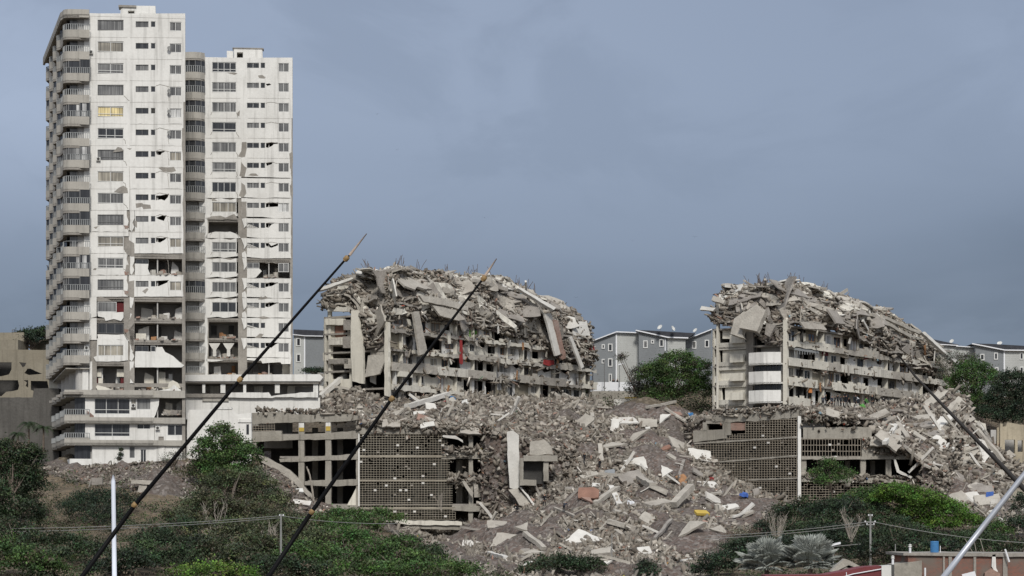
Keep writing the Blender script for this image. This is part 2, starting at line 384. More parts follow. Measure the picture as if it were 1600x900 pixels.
SLIDE = [(775, 700), (800, 640), (870, 628), (1095, 636), (1262, 792), (1215, 802), (1150, 850), (1100, 910), (960, 915), (700, 910), (650, 862), (600, 826), (560, 812), (700, 815), (775, 815)]
LEFTR = [(60, 722), (300, 722), (345, 728), (330, 775), (240, 775), (150, 760), (60, 742)]
WINGR = [(398, 700), (430, 715), (500, 775), (560, 800), (560, 830), (450, 800), (405, 745)]
RIGHTR = [(1425, 640), (1500, 600), (1620, 690), (1640, 905), (1560, 860), (1500, 815), (1425, 800)]
def rubmask(px, py):
    return inpoly(px, py, SLIDE) | inpoly(px, py, LEFTR) | inpoly(px, py, WINGR) | inpoly(px, py, RIGHTR)
def g1z(x, y):
    z = G1.z(x, y); px, py = proj(x, y, z)
    r = rubmask(px, py) & (y > 225) & (y < 352)
    near = np.clip((y - 150) / 60, 0, 1) * np.clip((460 - y) / 60, 0, 1)
    return z + fbm(x, y, 5, 4, 3) * (0.9 + 0.7 * r) * near + r * fbm(x, y, 1.6, 3, 9) * 0.8 + r * fbm(x * 1.4 + y * .5, y * .6, 9, 3, 21) * 2.2
xs = np.concatenate([np.linspace(-4000, -130, 14)[:-1], np.linspace(-130, -92, 26)[:-1], np.arange(-92, 98, 0.75), np.linspace(98, 135, 25), np.linspace(135, 4000, 14)[1:]])
ys = np.concatenate([np.linspace(-60, 180, 25)[:-1], np.arange(180, 375, 0.75), np.linspace(375, 480, 50), np.linspace(480, 6000, 20)[1:]])
XX, YY = np.meshgrid(xs, ys); ZZ = g1z(XX, np.maximum(YY, 20))
# the far field dies down to a flat plain, so no skirt of the interpolation rises outside the scene
far = np.clip((np.abs(XX) - 150) / 300, 0, 1); ZZ = ZZ * (1 - far) + far * (-8 + 0.02 * np.clip(YY - 200, 0, 1200))
farY = np.clip((YY - 480) / 400, 0, 1); ZZ = ZZ * (1 - farY) + farY * 22
nr, nc = XX.shape; idx = np.arange(nr * nc).reshape(nr, nc)
q = np.stack([idx[:-1, :-1], idx[:-1, 1:], idx[1:, 1:], idx[1:, :-1]], -1).reshape(-1, 4)
pxx, pyy = proj(XX, np.maximum(YY, 1), ZZ); rm = rubmask(pxx, pyy) & (YY > 215) & (YY < 356)
g = np_mesh('hillside', np.stack([XX, YY, ZZ], -1).reshape(-1, 3), q, ['earth', 'rubble'], midx=rm[:-1, :-1].reshape(-1).astype(int), smooth=True)
props(g, kind='structure')

def deck(name, ctrl, poly, label):
    fld = Field(ctrl); pw = [(P(a, 0, b).x, b) for a, b in poly]
    x0, x1 = min(p[0] for p in pw), max(p[0] for p in pw); y0, y1 = min(p[1] for p in pw), max(p[1] for p in pw)
    X, Y = np.meshgrid(np.arange(x0, x1, 0.6), np.arange(y0, y1, 0.6))
    fz = lambda x, y: fld.z(x, y) + fbm(x, y, 4, 3, 5) * 0.7 + fbm(x, y, 1.4, 3, 15) * 0.45 - .25
    Z = fz(X, Y); r, c = X.shape; idx = np.arange(r * c).reshape(r, c)
    q = np.stack([idx[:-1, :-1], idx[:-1, 1:], idx[1:, 1:], idx[1:, :-1]], -1).reshape(-1, 4)
    ok = inpoly(X, Y, pw)[:-1, :-1].reshape(-1)
    o = np_mesh(name, np.stack([X, Y, Z], -1).reshape(-1, 3), q[ok], ['rubble'], smooth=True)
    props(o, kind='structure'); return fld, fz, pw
DA = [(395, 317.6, 650), (470, 316.5, 648), (555, 316, 652), (565, 315.5, 664), (640, 315.5, 665), (700, 315.5, 668), (760, 314.5, 672), (800, 314, 678), (860, 316, 700),
      (420, 326, 645), (450, 335, 640), (520, 330, 632), (600, 327, 645), (700, 327, 648), (800, 327, 655), (870, 330, 660), (505, 345, 607), (560, 338, 606), (620, 338, 622), (650, 336, 626), (720, 342, 622), (700, 350, 620), (800, 352, 622), (800, 362, 622), (900, 372, 622), (930, 365, 630), (930, 345, 648)]
PA = [(396, 317.6), (470, 316.6), (559, 315.4), (700, 315.2), (770, 313.5), (830, 312), (880, 315), (950, 335), (960, 352), (930, 376), (700, 360), (560, 352), (480, 352), (430, 345)]
FA, FAz, PWA = deck('rubble_terrace', DA, PA, '')
DB = [(1085, 329, 664), (1110, 327, 655), (1180, 320, 650), (1245, 315.5, 644), (1260, 315.5, 650), (1300, 315.5, 652), (1350, 315.5, 658), (1400, 314, 690), (1440, 313, 720), (1470, 313, 745),
      (1110, 340, 650), (1200, 338, 643), (1250, 335, 640), (1300, 337, 641), (1350, 335, 648), (1400, 335, 655), (1240, 325, 642), (1300, 325, 646), (1360, 322, 660), (1420, 325, 668), (1455, 328, 655), (1440, 336, 622), (1482, 342, 606), (1500, 343, 628), (1515, 346, 652),
      (1300, 352, 640), (1360, 360, 640), (1440, 370, 630), (1490, 358, 640), (1150, 350, 645), (1100, 350, 650)]
PB = [(1080, 329.6), (1180, 320.6), (1249, 315.6), (1360, 315.2), (1400, 313), (1470, 311), (1500, 330), (1520, 352), (1500, 380), (1300, 362), (1120, 356), (1080, 345)]
FB, FBz, PWB = deck('rubble_terrace', DB, PB, '')

# ------------------------------------------------------------------ rubble pieces
CC = np.array([[0.30, 0.285, 0.26], [0.36, 0.345, 0.315], [0.24, 0.22, 0.195], [0.20, 0.18, 0.16], [0.42, 0.40, 0.37], [0.28, 0.21, 0.18], [0.33, 0.22, 0.18], [0.62, 0.61, 0.58], [0.76, 0.75, 0.73], [0.05, 0.048, 0.045], [0.09, 0.08, 0.07],
               [0.08, 0.14, 0.28], [0.40, 0.10, 0.07], [0.45, 0.27, 0.10], [0.10, 0.20, 0.13], [0.45, 0.42, 0.10], [0.20, 0.32, 0.42]])
CW = np.array([16, 8, 17, 17, 3, 10, 6, 4.5, 3, 12, 12, 0.4, 0.4, 0.4, 0.2, 0.1, 0.4]); CW /= CW.sum()
def chips(name, pts, smin, smax, label=None, elong=0.13, parent=None, kind='stuff', power=6.0, white=1.0, dirs=None, tint=1.0):
    n = len(pts)
    if n == 0: return
    s = smin + (smax - smin) * rng.random(n) ** power
    dims = np.stack([s, s * rng.uniform(0.35, 1.0, n), s * rng.uniform(0.07, 0.42, n)], 1)
    el = rng.random(n) < elong; dims[el, 0] *= 2.4; dims[el, 1] *= 0.45
    q = rng.normal(size=(n, 4)); q[:, 1:3] *= 0.5; q /= np.linalg.norm(q, axis=1)[:, None]
    a, b, c, d_ = q.T
    Rm = np.stack([1 - 2 * (c * c + d_ * d_), 2 * (b * c - a * d_), 2 * (b * d_ + a * c), 2 * (b * c + a * d_), 1 - 2 * (b * b + d_ * d_), 2 * (c * d_ - a * b), 2 * (b * d_ - a * c), 2 * (c * d_ + a * b), 1 - 2 * (b * b + c * c)], 1).reshape(n, 3, 3)
    cor = np.array([[-1, -1, -1], [1, -1, -1], [1, 1, -1], [-1, 1, -1], [-1, -1, 1], [1, -1, 1], [1, 1, 1], [-1, 1, 1]]) * 0.5
    if dirs is not None:
        x = dirs + rng.normal(size=(n, 3)) * .42; x /= np.linalg.norm(x, axis=1)[:, None]; y = np.cross(rng.normal(size=(n, 3)), x); y /= np.linalg.norm(y, axis=1)[:, None]
        Rm[el] = np.stack([x, y, np.cross(x, y)], 2)[el]
    v = cor[None] * dims[:, None] * rng.uniform(0.75, 1.2, (n, 8, 3))
    v = np.einsum('nij,nkj->nki', Rm, v) + np.asarray(pts)[:, None]
    fq = np.array([(3, 2, 1, 0), (4, 5, 6, 7), (0, 1, 5, 4), (1, 2, 6, 5), (2, 3, 7, 6), (3, 0, 4, 7)])
    quads = (np.arange(n)[:, None, None] * 8 + fq[None]).reshape(-1, 4)
    wv = CW.copy(); wv[7:9] *= white; wv /= wv.sum()
    col = CC[rng.choice(len(CC), n, p=wv)] * rng.uniform(0.45, 1.05, (n, 1)) * np.array([1.0, .945, .87]) * tint
    big = s > smin + (smax - smin) * 0.6; col[big] = CC[rng.choice(5, big.sum())] * rng.uniform(.5, 1.0, (big.sum(), 1)) * np.array([1, .95, .88])
    o = np_mesh(name, v.reshape(-1, 3), quads, ['chips'], cols=np.repeat(np.clip(col, 0, 1), 8, 0), parent=parent)
    if label: props(o, label, 'rubble', kind=kind)
    return o
def sample_g1(poly, n, ymin=220, ymax=352):
    pxs = np.array([p[0] for p in poly]); out = []; got = 0
    while got < n:
        Y = rng.uniform(ymin, ymax, n); px = rng.uniform(pxs.min(), pxs.max(), n); X = (px - 800) * Y / F
        Z = g1z(X, Y); _, py = proj(X, Y, Z); Z2 = G1.z(X, Y + 1.0); _, py2 = proj(X, Y + 1, Z2)
        ok = inpoly(px, py, poly) & (rng.random(n) < np.clip((py - py2) / 2.2 + 0.3, 0, 1))
        out.append(np.stack([X, Y, Z], 1)[ok]); got += ok.sum()
        if len(out) > 60: break
    return np.concatenate(out)[:n]
def sample_poly(fz, pw, n):
    x0, x1 = min(p[0] for p in pw), max(p[0] for p in pw); y0, y1 = min(p[1] for p in pw), max(p[1] for p in pw)
    X = rng.uniform(x0, x1, n * 3); Y = rng.uniform(y0, y1, n * 3); ok = inpoly(X, Y, pw); X = X[ok][:n]; Y = Y[ok][:n]
    return np.stack([X, Y, fz(X, Y)], 1)

def skirt(fz, edge, n):
    pts = []; E = [(P(a, 0, b).x, b) for a, b in edge]; U = []
    for (x0, y0), (x1, y1) in zip(E[:-1], E[1:]):
        m_ = max(2, int(math.hypot(x1 - x0, y1 - y0) / .6))
        for i in range(m_): U.append((x0 + (x1 - x0) * i / m_, y0 + (y1 - y0) * i / m_))
    U = np.array(U); T = np.linspace(0, 1, 22); zt = fz(U[:, 0], U[:, 1]) + .1; out = np.array([0, -2.6]); G = []
    for t in T:
        q_ = U + out * t + rng.normal(size=U.shape) * .12; zb = g1z(q_[:, 0], q_[:, 1]) - .5; G.append(np.stack([q_[:, 0], q_[:, 1], np.minimum(zt, zt * (1 - t) + np.minimum(zb, zt) * t) + fbm(q_[:, 0], q_[:, 1] * 0 + t * 9, 2, 3, 4) * .8], 1))
    G = np.array(G); r, c = G.shape[:2]; idx = np.arange(r * c).reshape(r, c); q = np.stack([idx[:-1, :-1], idx[:-1, 1:], idx[1:, 1:], idx[1:, :-1]], -1).reshape(-1, 4)
    props(np_mesh('rubble_slope', G.reshape(-1, 3), q, ['rubble']), kind='structure')
    i = rng.integers(0, r, n); j = rng.integers(0, c, n); return G[i, j] + rng.normal(size=(n, 3)) * .25
chips('rubble', skirt(FAz, [(752, 315.5), (775, 314), (830, 312.5), (880, 315.5), (935, 333)], 6500), .07, 1.1, 'torn vertical rubble face above the white hanging slab')
chips('rubble', skirt(FBz, [(1440, 312.3), (1465, 311.5), (1498, 330), (1515, 350)], 9000), .07, 1.2, 'torn rubble face at the broken right end of the right podium')
chips('rubble', skirt(FBz, [(1075, 344), (1080, 331), (1110, 327.5)], 1500), .07, .9, 'rubble at the left tip of the right podium')
chips('rubble', sample_g1(SLIDE, 150000), 0.10, 1.1, power=4.6, label= 'grey and pink broken masonry pouring down the slope between the two parking podiums', white=1.5)
chips('rubble', sample_g1(LEFTR, 6000), 0.06, 0.8, 'loose rubble along the foot of the standing white towers')
chips('rubble', sample_g1(WINGR, 5000), 0.06, 0.8, 'rubble spilling beside the open left wing of the parking podium')
chips('rubble', sample_g1(RIGHTR, 24000), 0.07, 1.2, 'rubble spilling down the slope at the far right of the photo')
chips('rubble', sample_poly(FAz, PWA, 34000), 0.07, 1.2, 'rubble heaped on the parking deck in front of the middle ruin', white=1.6)
chips('rubble', sample_poly(FBz, PWB, 32000), 0.07, 1.2, 'rubble heaped on the parking deck in front of the right ruin', white=1.4)

# ------------------------------------------------------------------ facade frames
class Frame:
    def __init__(s, px, Y, ux, uy):
        l = math.hypot(ux, uy); s.ux, s.uy = ux / l, uy / l
        p = P(px, 0, Y); s.ox, s.oy = p.x, p.y
        if True: s.nx, s.ny = s.uy, -s.ux
        if s.ny * 1.0 + s.nx * 0.0 > 0 and (s.nx * s.ox + s.ny * s.oy) > 0: s.nx, s.ny = -s.nx, -s.ny
    def pt(s, u, w, d=0.0): return Vector((s.ox + s.ux * u + s.nx * d, s.oy + s.uy * u + s.ny * d, w))
    def uw(s, px, py):
        dx = (px - 800) / F; u = (dx * s.oy - s.ox) / (s.ux - dx * s.uy); Y = s.oy + s.uy * u
        return u, (HZ - py) * Y / F
    def uv(s, px): return s.uw(px, 0)[0]
    def pp(s, px, py, d=0.0):
        u, w = s.uw(px, py); return s.pt(u, w, d)
    def box(s, mb, u0, u1, w0, w1, d0, d1, m=0):
        c = [s.pt(u0, w0, d1), s.pt(u1, w0, d1), s.pt(u1, w0, d0), s.pt(u0, w0, d0), s.pt(u0, w1, d1), s.pt(u1, w1, d1), s.pt(u1, w1, d0), s.pt(u0, w1, d0)]
        mb.box8(c, m)
    def pbox(s, mb, x0, y0, x1, y1, d0, d1, m=0):
        u0, w1 = s.uw(x0, y0); u1, w0 = s.uw(x1, y1); s.box(mb, u0, u1, w0, w1, d0, d1, m)
    def poly(s, mb, pts, d0, d1, m=0, mside=None, holes=(), rough=0.0, px=True):
        f = (lambda q: s.uw(*q)) if px else (lambda q: q)
        o = [f(q) for q in pts]; hs = [[f(q) for q in h] for h in holes]
        if rough: o = roughen(o, rough)
        V = s.pt(0, 0, d0) - s.pt(0, 0, d1)
        mb.prism([s.pt(u, w_, d1) for u, w_ in o], V, m, mside, [[s.pt(u, w_, d1) for u, w_ in h] for h in hs])
def roughen(o, amp, step=0.7):
    out = []
    for i, a in enumerate(o):
        b = o[(i + 1) % len(o)]; l = math.hypot(b[0] - a[0], b[1] - a[1]); n = max(1, int(l / step))
        dx, dy = b[0] - a[0], b[1] - a[1]
        for k in range(n):
            t = k / n; j = rnd.uniform(-amp, amp) if k else 0
            out.append((a[0] + dx * t - dy / (l + 1e-9) * j, a[1] + dy * t + dx / (l + 1e-9) * j))
    return out
def rect(x0, y0, x1, y1): return [(x0, y0), (x1, y0), (x1, y1), (x0, y1)]

def window(fr, parent, x0, y0, x1, y1, kind='glass', splits=2, frame='frame', d=-0.12, rail=False, bar=0.07, label=None):
    """frame mesh with a pane child, drawn on photo pixels of its facade plane"""
    u0, w1 = fr.uw(x0, y0); u1, w0 = fr.uw(x1, y1)
    mb = MB(); b = bar
    fr.box(mb, u0, u1, w0, w0 + b, d - .04, d + .06); fr.box(mb, u0, u1, w1 - b, w1, d - .04, d + .06)
    ws = w0 + b; we = w1 - b
    if rail: fr.box(mb, u0 + b, u1 - b, w0 + (w1 - w0) * .26, w0 + (w1 - w0) * .26 + b, d - .03, d + .05)
    for k in range(splits + 1):
        u = u0 + (u1 - u0) * k / splits; a = min(max(u - b / 2, u0), u1 - b)
        fr.box(mb, a, a + b, ws, we, d - .04, d + .055)
    o = mb.build('window', frame, parent)
    if label: o['label'] = label
    g = MB(); fr.box(g, u0 + .01, u1 - .01, w0 + .01, w1 - .01, d - .03, d - .01); g.build('pane', kind, o)
    return o

# ------------------------------------------------------------------ the two standing towers
def clutter(fr, root, x0, y0, x1, y1, n=10, dback=-3.2):
    """furniture and fallen masonry left in an opened room"""
    mb = MB(); u0, w0 = fr.uw(x0, y1); u1, _ = fr.uw(x1, y1)
    for k in range(n):
        u = rnd.uniform(u0 + .3, u1 - .3); s = rnd.uniform(.12, .55); h = rnd.uniform(.1, .8); dd = rnd.uniform(-2.2, -.3)
        a = rnd.uniform(0, 3)
        c = fr.pt(u, w0 + h * .5, dd)
        mb.obox(c, (s * math.cos(a), s * math.sin(a), rnd.uniform(-.1, .1)), (-.3 * math.sin(a), .3 * math.cos(a), 0), (0, 0, h * .5), rnd.choice([0, 0, 1, 2, 3, 4]), jit=.07)
    for k in range(n):
        u = rnd.uniform(u0 + .2, u1 - .2); s = rnd.uniform(.08, .25)
        mb.obox(fr.pt(u, w0 + s * .4, rnd.uniform(-.6, .12)), (s, 0, .03), (0, s * .7, 0), (0, .02, s * .5), rnd.choice([0, 1, 5]), jit=.05)
        h_ = fr.uw(x0, y0)[1] - w0
    for k in range(max(2, int((u1 - u0) / 1.7))):
        u = u0 + (u1 - u0) * (k + rnd.uniform(.1, .6)) / max(2, int((u1 - u0) / 1.7)); b_ = MB(); wd = rnd.uniform(.7, 1.6); dd = rnd.uniform(-2.8, -1.6); t_ = rnd.random()
        if t_ < .55: fr.poly(b_, [(u, w0), (u + wd, w0), (u + wd * rnd.uniform(.7, 1.1), w0 + h_ * rnd.uniform(.5, 1)), (u + rnd.uniform(0, .3), w0 + h_ * rnd.uniform(.7, 1))], dd - .12, dd, 0, px=False, rough=.06); b_.build('inner_partition', rnd.choice(['plaster', 'plaster2', 'slabwhite']), root)
        elif t_ < .8: fr.box(b_, u, u + .8, w0, w0 + min(2.0, h_ - .1), dd - .1, dd); b_.build('doorway', 'dark', root)
        else: fr.box(b_, u, u + .5, w0, w0 + h_ * rnd.uniform(.5, .9), dd - .5, dd); b_.build('cupboard', rnd.choice(['wood', 'ac', 'slabdark']), root)
    return props(mb.build('room_debris', ['slab', 'brick', 'wood', 'slabwhite', 'slabdark', 'slabdark'], root), kind='stuff')

def side_path(x0, y0, n, step, bulge, seg):
    """plan of the scalloped left side: list of points going back"""
    pts = []; x, y = x0, y0
    for k in range(n):
        for a in (0.15, 0.4, 0.7, 1.0):
            pts.append((x - bulge * (1 - math.cos(a * math.pi / 2)) ** .7, y + seg * .74 * math.sin(a * math.pi / 2) ** 1.3))
        x -= bulge; y += seg * .74
        pts.append((x + .02, y + seg * .24)); x += .02; y += seg * .26
        pts.append((x, y))
    return pts

def ribbon(mb, path, z0, z1, th=0.14, m=0):
    """vertical wall following a plan path (front to back), th inwards (to the right/back)"""
    n = len(path); off = []
    for i in range(n):
        a = path[max(i - 1, 0)]; b = path[min(i + 1, n - 1)]; l = math.hypot(b[0] - a[0], b[1] - a[1]) + 1e-9
        off.append((path[i][0] + (b[1] - a[1]) / l * th, path[i][1] - (b[0] - a[0]) / l * th))
    for i in range(n - 1):
        p, q_, r, s = path[i], path[i + 1], off[i + 1], off[i]
        mb.box8([(p[0], p[1], z0), (q_[0], q_[1], z0), (r[0], r[1], z0), (s[0], s[1], z0), (p[0], p[1], z1), (q_[0], q_[1], z1), (r[0], r[1], z1), (s[0], s[1], z1)], m)
def slabpoly(mb, poly, z0, z1, m=0): mb.prism([Vector((x, y, z1)) for x, y in poly], (0, 0, z0 - z1), m)

# ---- tower 1
a1 = R(7.5); F1 = Frame(140, 300, math.cos(a1), math.sin(a1)); S1 = 300 / F
uR = F1.uv(289.5)
def f1xy(u, d): p = F1.pt(u, 0, d); return (p.x, p.y)
T1 = empty('apartment_tower', F1.pt(6, 9, -8), 'taller white apartment tower at the left with rounded balconies and broken infill walls', 'building')
pitch = 33.8 * S1
Wt = lambda y: (HZ - y) * S1
rows1 = [31 + 33.8 * k for k in range(17)]
# balcony outline in plan: front part, rounded corner, scalloped side
x140, y140 = f1xy(0, 0)
fb = [f1xy(0.02, 1.0), f1xy(-1.3, 1.02)]
cx, cy = f1xy(-2.2, -.3)
for k in range(1, 7):
    an = R(-95 - k * 13.5); fb.append((cx + 1.35 * math.cos(an), cy + 1.35 * math.sin(an)))
sp = side_path(fb[-1][0] - .1, fb[-1][1] + .8, 4, 0, 1.95, 7.0)
outl = fb + sp
Xb, Yb = outl[-1]
back = [f1xy(uR + .8, -16), f1xy(uR, -.02)]
core1 = [f1xy(0.1, -.15), f1xy(uR - .02, -.15), f1xy(uR - .3, -16), (Xb + 6, Yb), (Xb + 1.6, Yb)]
# recessed wall line behind the balconies
rec = [f1xy(.05, -.3)] + [(x + 1.5, y + 1.0) for x, y in outl[3:]]
slabs = MB(); core = MB()
fullpoly = [f1xy(0, 0.0)] + outl[1:] + [(Xb + 6, Yb), f1xy(uR - .3, -16), f1xy(uR - .01, -.13), f1xy(0.02, -.13)]
for k, y in enumerate(rows1 + [605]):
    zt = Wt(y - 4.2) if k < 17 else Wt(613)
    slabpoly(slabs, fullpoly, zt - .32, zt)
slabs.build('floor_slab', 'raw', T1)
# inner walls: back of rooms, partitions
inner = MB(); z0, z1 = Wt(612), Wt(25)
def room_walls(mb, fr, u0, u1, parts, za, zb, depth=-4.0):
    fr.box(mb, u0, u1, za, zb, depth - .1, depth)
    for u in parts: fr.box(mb, u - .08, u + .08, za, zb, depth + .01, -.35)
room_walls(inner, F1, .1, uR - .3, [F1.uv(140) + .2, F1.uv(196), F1.uv(206), F1.uv(246), F1.uv(287)], Wt(720), z1)
inner.build('room_wall', 'room', T1)
cw = MB()
ribbon(cw, rec, Wt(612), Wt(22), .15)
ribbon(cw, [(x, y) for x, y in [f1xy(uR - .01, -.3), f1xy(uR - .3, -16)]][::-1], Wt(720), Wt(24), .2)
cw.build('side_wall', 'room', T1)
rb = MB(); rp = [(x, y) for x, y in [(Xb + .1, Yb), (Xb + 6, Yb), f1xy(uR - .3, -16)]]
ribbon(rb, rp, Wt(720), Wt(24), .2); rb.build('rear_wall', 'plaster2', T1)
# front wall panels: px polygons per row, with openings
cols = MB()
F1.pbox(cols, 193.5, 24, 210, 612, -.45, -.14); F1.pbox(cols, 284.5, 24, 289.6, 720, -.45, -.03); F1.pbox(cols, 140.2, 24, 151, 612, -.45, -.14)
for k in range(9, 17): F1.pbox(cols, 151, rows1[k] + 26.8, 193.5, rows1[k] + 33.2, -.44, -.13); F1.pbox(cols, 210, rows1[k] + 26.8, 284.5, rows1[k] + 33.2, -.44, -.13)
cols.build('concrete_frame', 'raw', T1)
# (window boxes) relative to the row top
WL1 = (152.5, 0, 193, 16.5); WS1 = (212, 2.4, 232, 11.5); WT1 = (235.5, 2.4, 243, 11.5); WR1 = (265, 3.2, 283.5, 17.5)
gk = {4: ('glassy', 'glassw')}
wallmb = MB()
dark_holes = {5: [(245, 1, 249, 3)], 6: [(243.8, 2.5), (258, 2.2), (256, 4.5), (253, 5), (251, 8.5), (245, 8)], 8: [(243.8, 4), (251, 4), (264.2, 1.2), (262, 7), (257, 12), (252, 10), (244, 11.5)],
   9: [(244, 5), (253, 1.5), (260.5, 1), (258, 5.5), (256, 10), (247, 7)], 10: [(243.8, 2.5), (255, 3), (262, 1), (257, 6), (250, 10), (243.9, 8.5)], 12: [(243.8, 2.2), (264, 1), (261, 5), (254, 8), (248, 10.5), (243.9, 10.5)]}
for k, y in enumerate(rows1):
    yt = y - 7 if k else 21; yb = y + 26.8
    # left bay
    if k not in (13, 14, 16):
        outer = rect(140, yt, 201.5, yb) if k < 9 else [(140, yt), (200 - rnd.uniform(0, 2), yt), (198, y + 2), (201, y + 11), (199, y + 18), (202, yb - 3), (200, yb), (140, yb)]
        hs = [rect(WL1[0], y + WL1[1], WL1[2], y + WL1[3])]
        if k == 10: outer = [(140, yt), (201, yt), (201, y), (193.4, y), (193.4, y + 18), (197, y + 24), (202, yb), (140, yb)]
        if k == 15: outer = [(152, yt), (200, yt), (200, yb - 2), (186, yb), (150, yb), (146, y + 20), (151, y + 18)]; hs = [rect(153, y + 1, 193, y + 18)]
        F1.poly(wallmb, outer, -.12, .0, 0, 1, hs, rough=.0 if k < 9 else .05)
    elif k == 13: F1.poly(wallmb, [(152, y + 17), (193, y + 17), (193, y + 26), (189, y + 31), (178, y + 28), (165, y + 31), (163, y + 26), (153, y + 24)], -.12, 0, 0, 1, rough=.06); F1.poly(wallmb, [(140, yt), (151, yt), (151, y + 24), (140, y + 27)], -.12, 0, 0, 1)
    elif k == 14: F1.poly(wallmb, [(152, y + 18), (193, y + 18), (200, y + 30), (202, yb), (150, yb), (153, y + 24)], -.12, 0, 0, 1, rough=.07); F1.poly(wallmb, rect(140, yt, 151, yb), -.12, 0, 0, 1)
    elif k == 16: F1.poly(wallmb, [(140, yt), (144, yt), (144, y + 36), (140, y + 36)], -.12, 0, 0, 1)
    # right bay
    ww = [rect(WS1[0], y + WS1[1], WS1[2], y + WS1[3]), rect(WT1[0], y + WT1[1], WT1[2], y + WT1[3]), rect(WR1[0], y + WR1[1], WR1[2], y + WR1[3])]
    x0 = 201.5 if k < 9 or k in (10, 12) else 210.5
    if k in (9, 11, 15): F1.poly(wallmb, [(202.2, yt), (210, yt), (210, y + 6), (207, y + 13), (209.8, y + 19), (206, yb), (202.5, yb - 3), (203.5, y + 8)], -.12, 0, 0, 1, rough=.05)
    if k in (13, 14, 16): F1.poly(wallmb, [(202.5, yt), (209.5, yt), (208, y + 4), (205, y + 12), (203, y + 9)], -.12, 0, 0, 1, rough=.05); F1.poly(wallmb, [(204, yb - 8), (209, yb - 4), (209.5, yb), (203, yb)], -.12, 0, 0, 1, rough=.05)
    xr = 289.4 if k < 4 else 286.5
    if k in dark_holes and k != 5: ww.append(dark_holes[k] if False else [(a, b + y) for a, b in dark_holes[k]])
    if k in (13, 14, 16): pass
    elif k == 11: F1.poly(wallmb, [(210.5, y + 9), (232, y + 9.5), (231, y + 17), (235, y + 26), (228, y + 27), (210.5, y + 26.5)], -.12, 0, 0, 1, rough=.05)
    elif k == 15: F1.poly(wallmb, [(211.5, y + 11), (243.5, y + 11.5), (244, y + 4.5), (253.5, y + 4), (258, y + 12), (270, y + 18), (281, y + 28), (288, y + 33), (284, y + 36), (211, y + 36)], -.12, 0.05, 0, 1, rough=.05)
    else: F1.poly(wallmb, [(x0, yt), (xr, yt), (xr, y + 3), (xr - .8 * (k > 5), y + 12), (xr, yb), (x0, yb)], -.12, 0, 0, 1, ww, rough=0 if k < 4 else .025)
    # windows
    kl, kr = gk.get(k, (['glass', 'glassb', 'glass', 'glass', 'glass', 'glassd', 'glass', 'glassb', 'glass'][k % 9], 'glass'))
    if k not in (13, 14, 16, 15):
        window(F1, T1, WL1[0], y, WL1[2], y + 16.5, kl, rnd.choice([2, 2, 3]), rail=k in (2, 4, 5, 6, 9, 10, 11, 12), frame='frame' if k % 3 else 'frameg')
    if k == 15: window(F1, T1, 153, y + 1, 193, y + 18, 'glassb', 4)
    if k == 13: window(F1, T1, 152.5, y + 1, 182, y + 17, 'glass', 1, label='window half covered beside a maroon curtain')
    if k == 14: window(F1, T1, 152.5, y + 1, 193, y + 17, 'glassd', 3, frame='frameg')
    if k not in (13, 14, 16):
        window(F1, T1, WS1[0], y + WS1[1], WS1[2], y + WS1[3], rnd.choice(['glass', 'glassd', 'glassd']), 2, frame='frameg', bar=.05)
        if k not in (11,):
            window(F1, T1, WT1[0], y + WT1[1], WT1[2], y + WT1[3], 'glassd' if k != 4 else 'dark', 1, bar=.05)
        if k not in (11, 15): window(F1, T1, WR1[0], y + WR1[1], WR1[2], y + WR1[3], 'glassw' if k == 4 else ('glassb' if k in (10, 12, 6) else 'glass'), 2)
for (p0, r) in [((250, 264), 0)]: pass
# pillars left white between the bays where plaster holds
for (a, b, c, d_) in [(141, 612, 152, 612)]: pass
# base floors
F1.poly(wallmb, [(140, 572), (143, 574), (143, 612), (140, 612)], -.12, .01, 0, 1)
for (xa, ya, xb, yb) in [(153, 574, 160, 612)]: F1.pbox(wallmb, xa, ya, xb, yb, -1.6, -1.4)
F1.poly(wallmb, rect(133, 621, 241, 653), -.12, .0, 0, 1, [rect(147.5, 622.5, 203, 647), rect(204.5, 623, 213, 641.5), rect(213.5, 622.5, 235.5, 640)])
F1.poly(wallmb, rect(133, 661, 241, 689), -.12, .0, 0, 1, [rect(147.5, 662, 203, 682), rect(214, 662.5, 235, 670.5)])
F1.poly(wallmb, rect(144, 697, 257, 727), -.12, .0, 0, 1, [rect(202, 697.5, 211, 716), rect(219.5, 702, 228.5, 724)])
F1.poly(wallmb, [(241, 621), (249, 621), (248, 633), (243, 648), (241, 652)], -.14, -.02, 0, 1, rough=.05)
F1.poly(wallmb, rect(241.5, 661.5, 289, 727), -.2, -.06, 0, 1, [rect(261.5, 663.5, 285.5, 680.5), rect(247.5, 682, 256, 696)])
F1.poly(wallmb, [(241, 611), (265, 607), (272, 601), (284, 611), (284, 612.5), (241, 612.5)], -.1, .03, 0, 1, rough=.05)
wallmb.build('front_wall', ['plaster', 'raw'], T1)
window(F1, T1, 147.5, 622.5, 203, 647, 'glassd', 3, rail=True); window(F1, T1, 213.5, 622.5, 235.5, 640, 'glass', 1); window(F1, T1, 204.5, 623, 213, 641.5, 'glassb', 1)
window(F1, T1, 147.5, 662, 203, 682, 'glassd', 2, rail=True); window(F1, T1, 214, 662.5, 235, 670.5, 'glassd', 2)
window(F1, T1, 202, 697.5, 211, 716, 'glass', 1); window(F1, T1, 219.5, 702, 228.5, 724, 'glassd', 2); window(F1, T1, 261.5, 663.5, 285.5, 680.5, 'glassd', 2)
window(F1, T1, 247.5, 682, 256, 696, 'raw', 1, frame='raw')
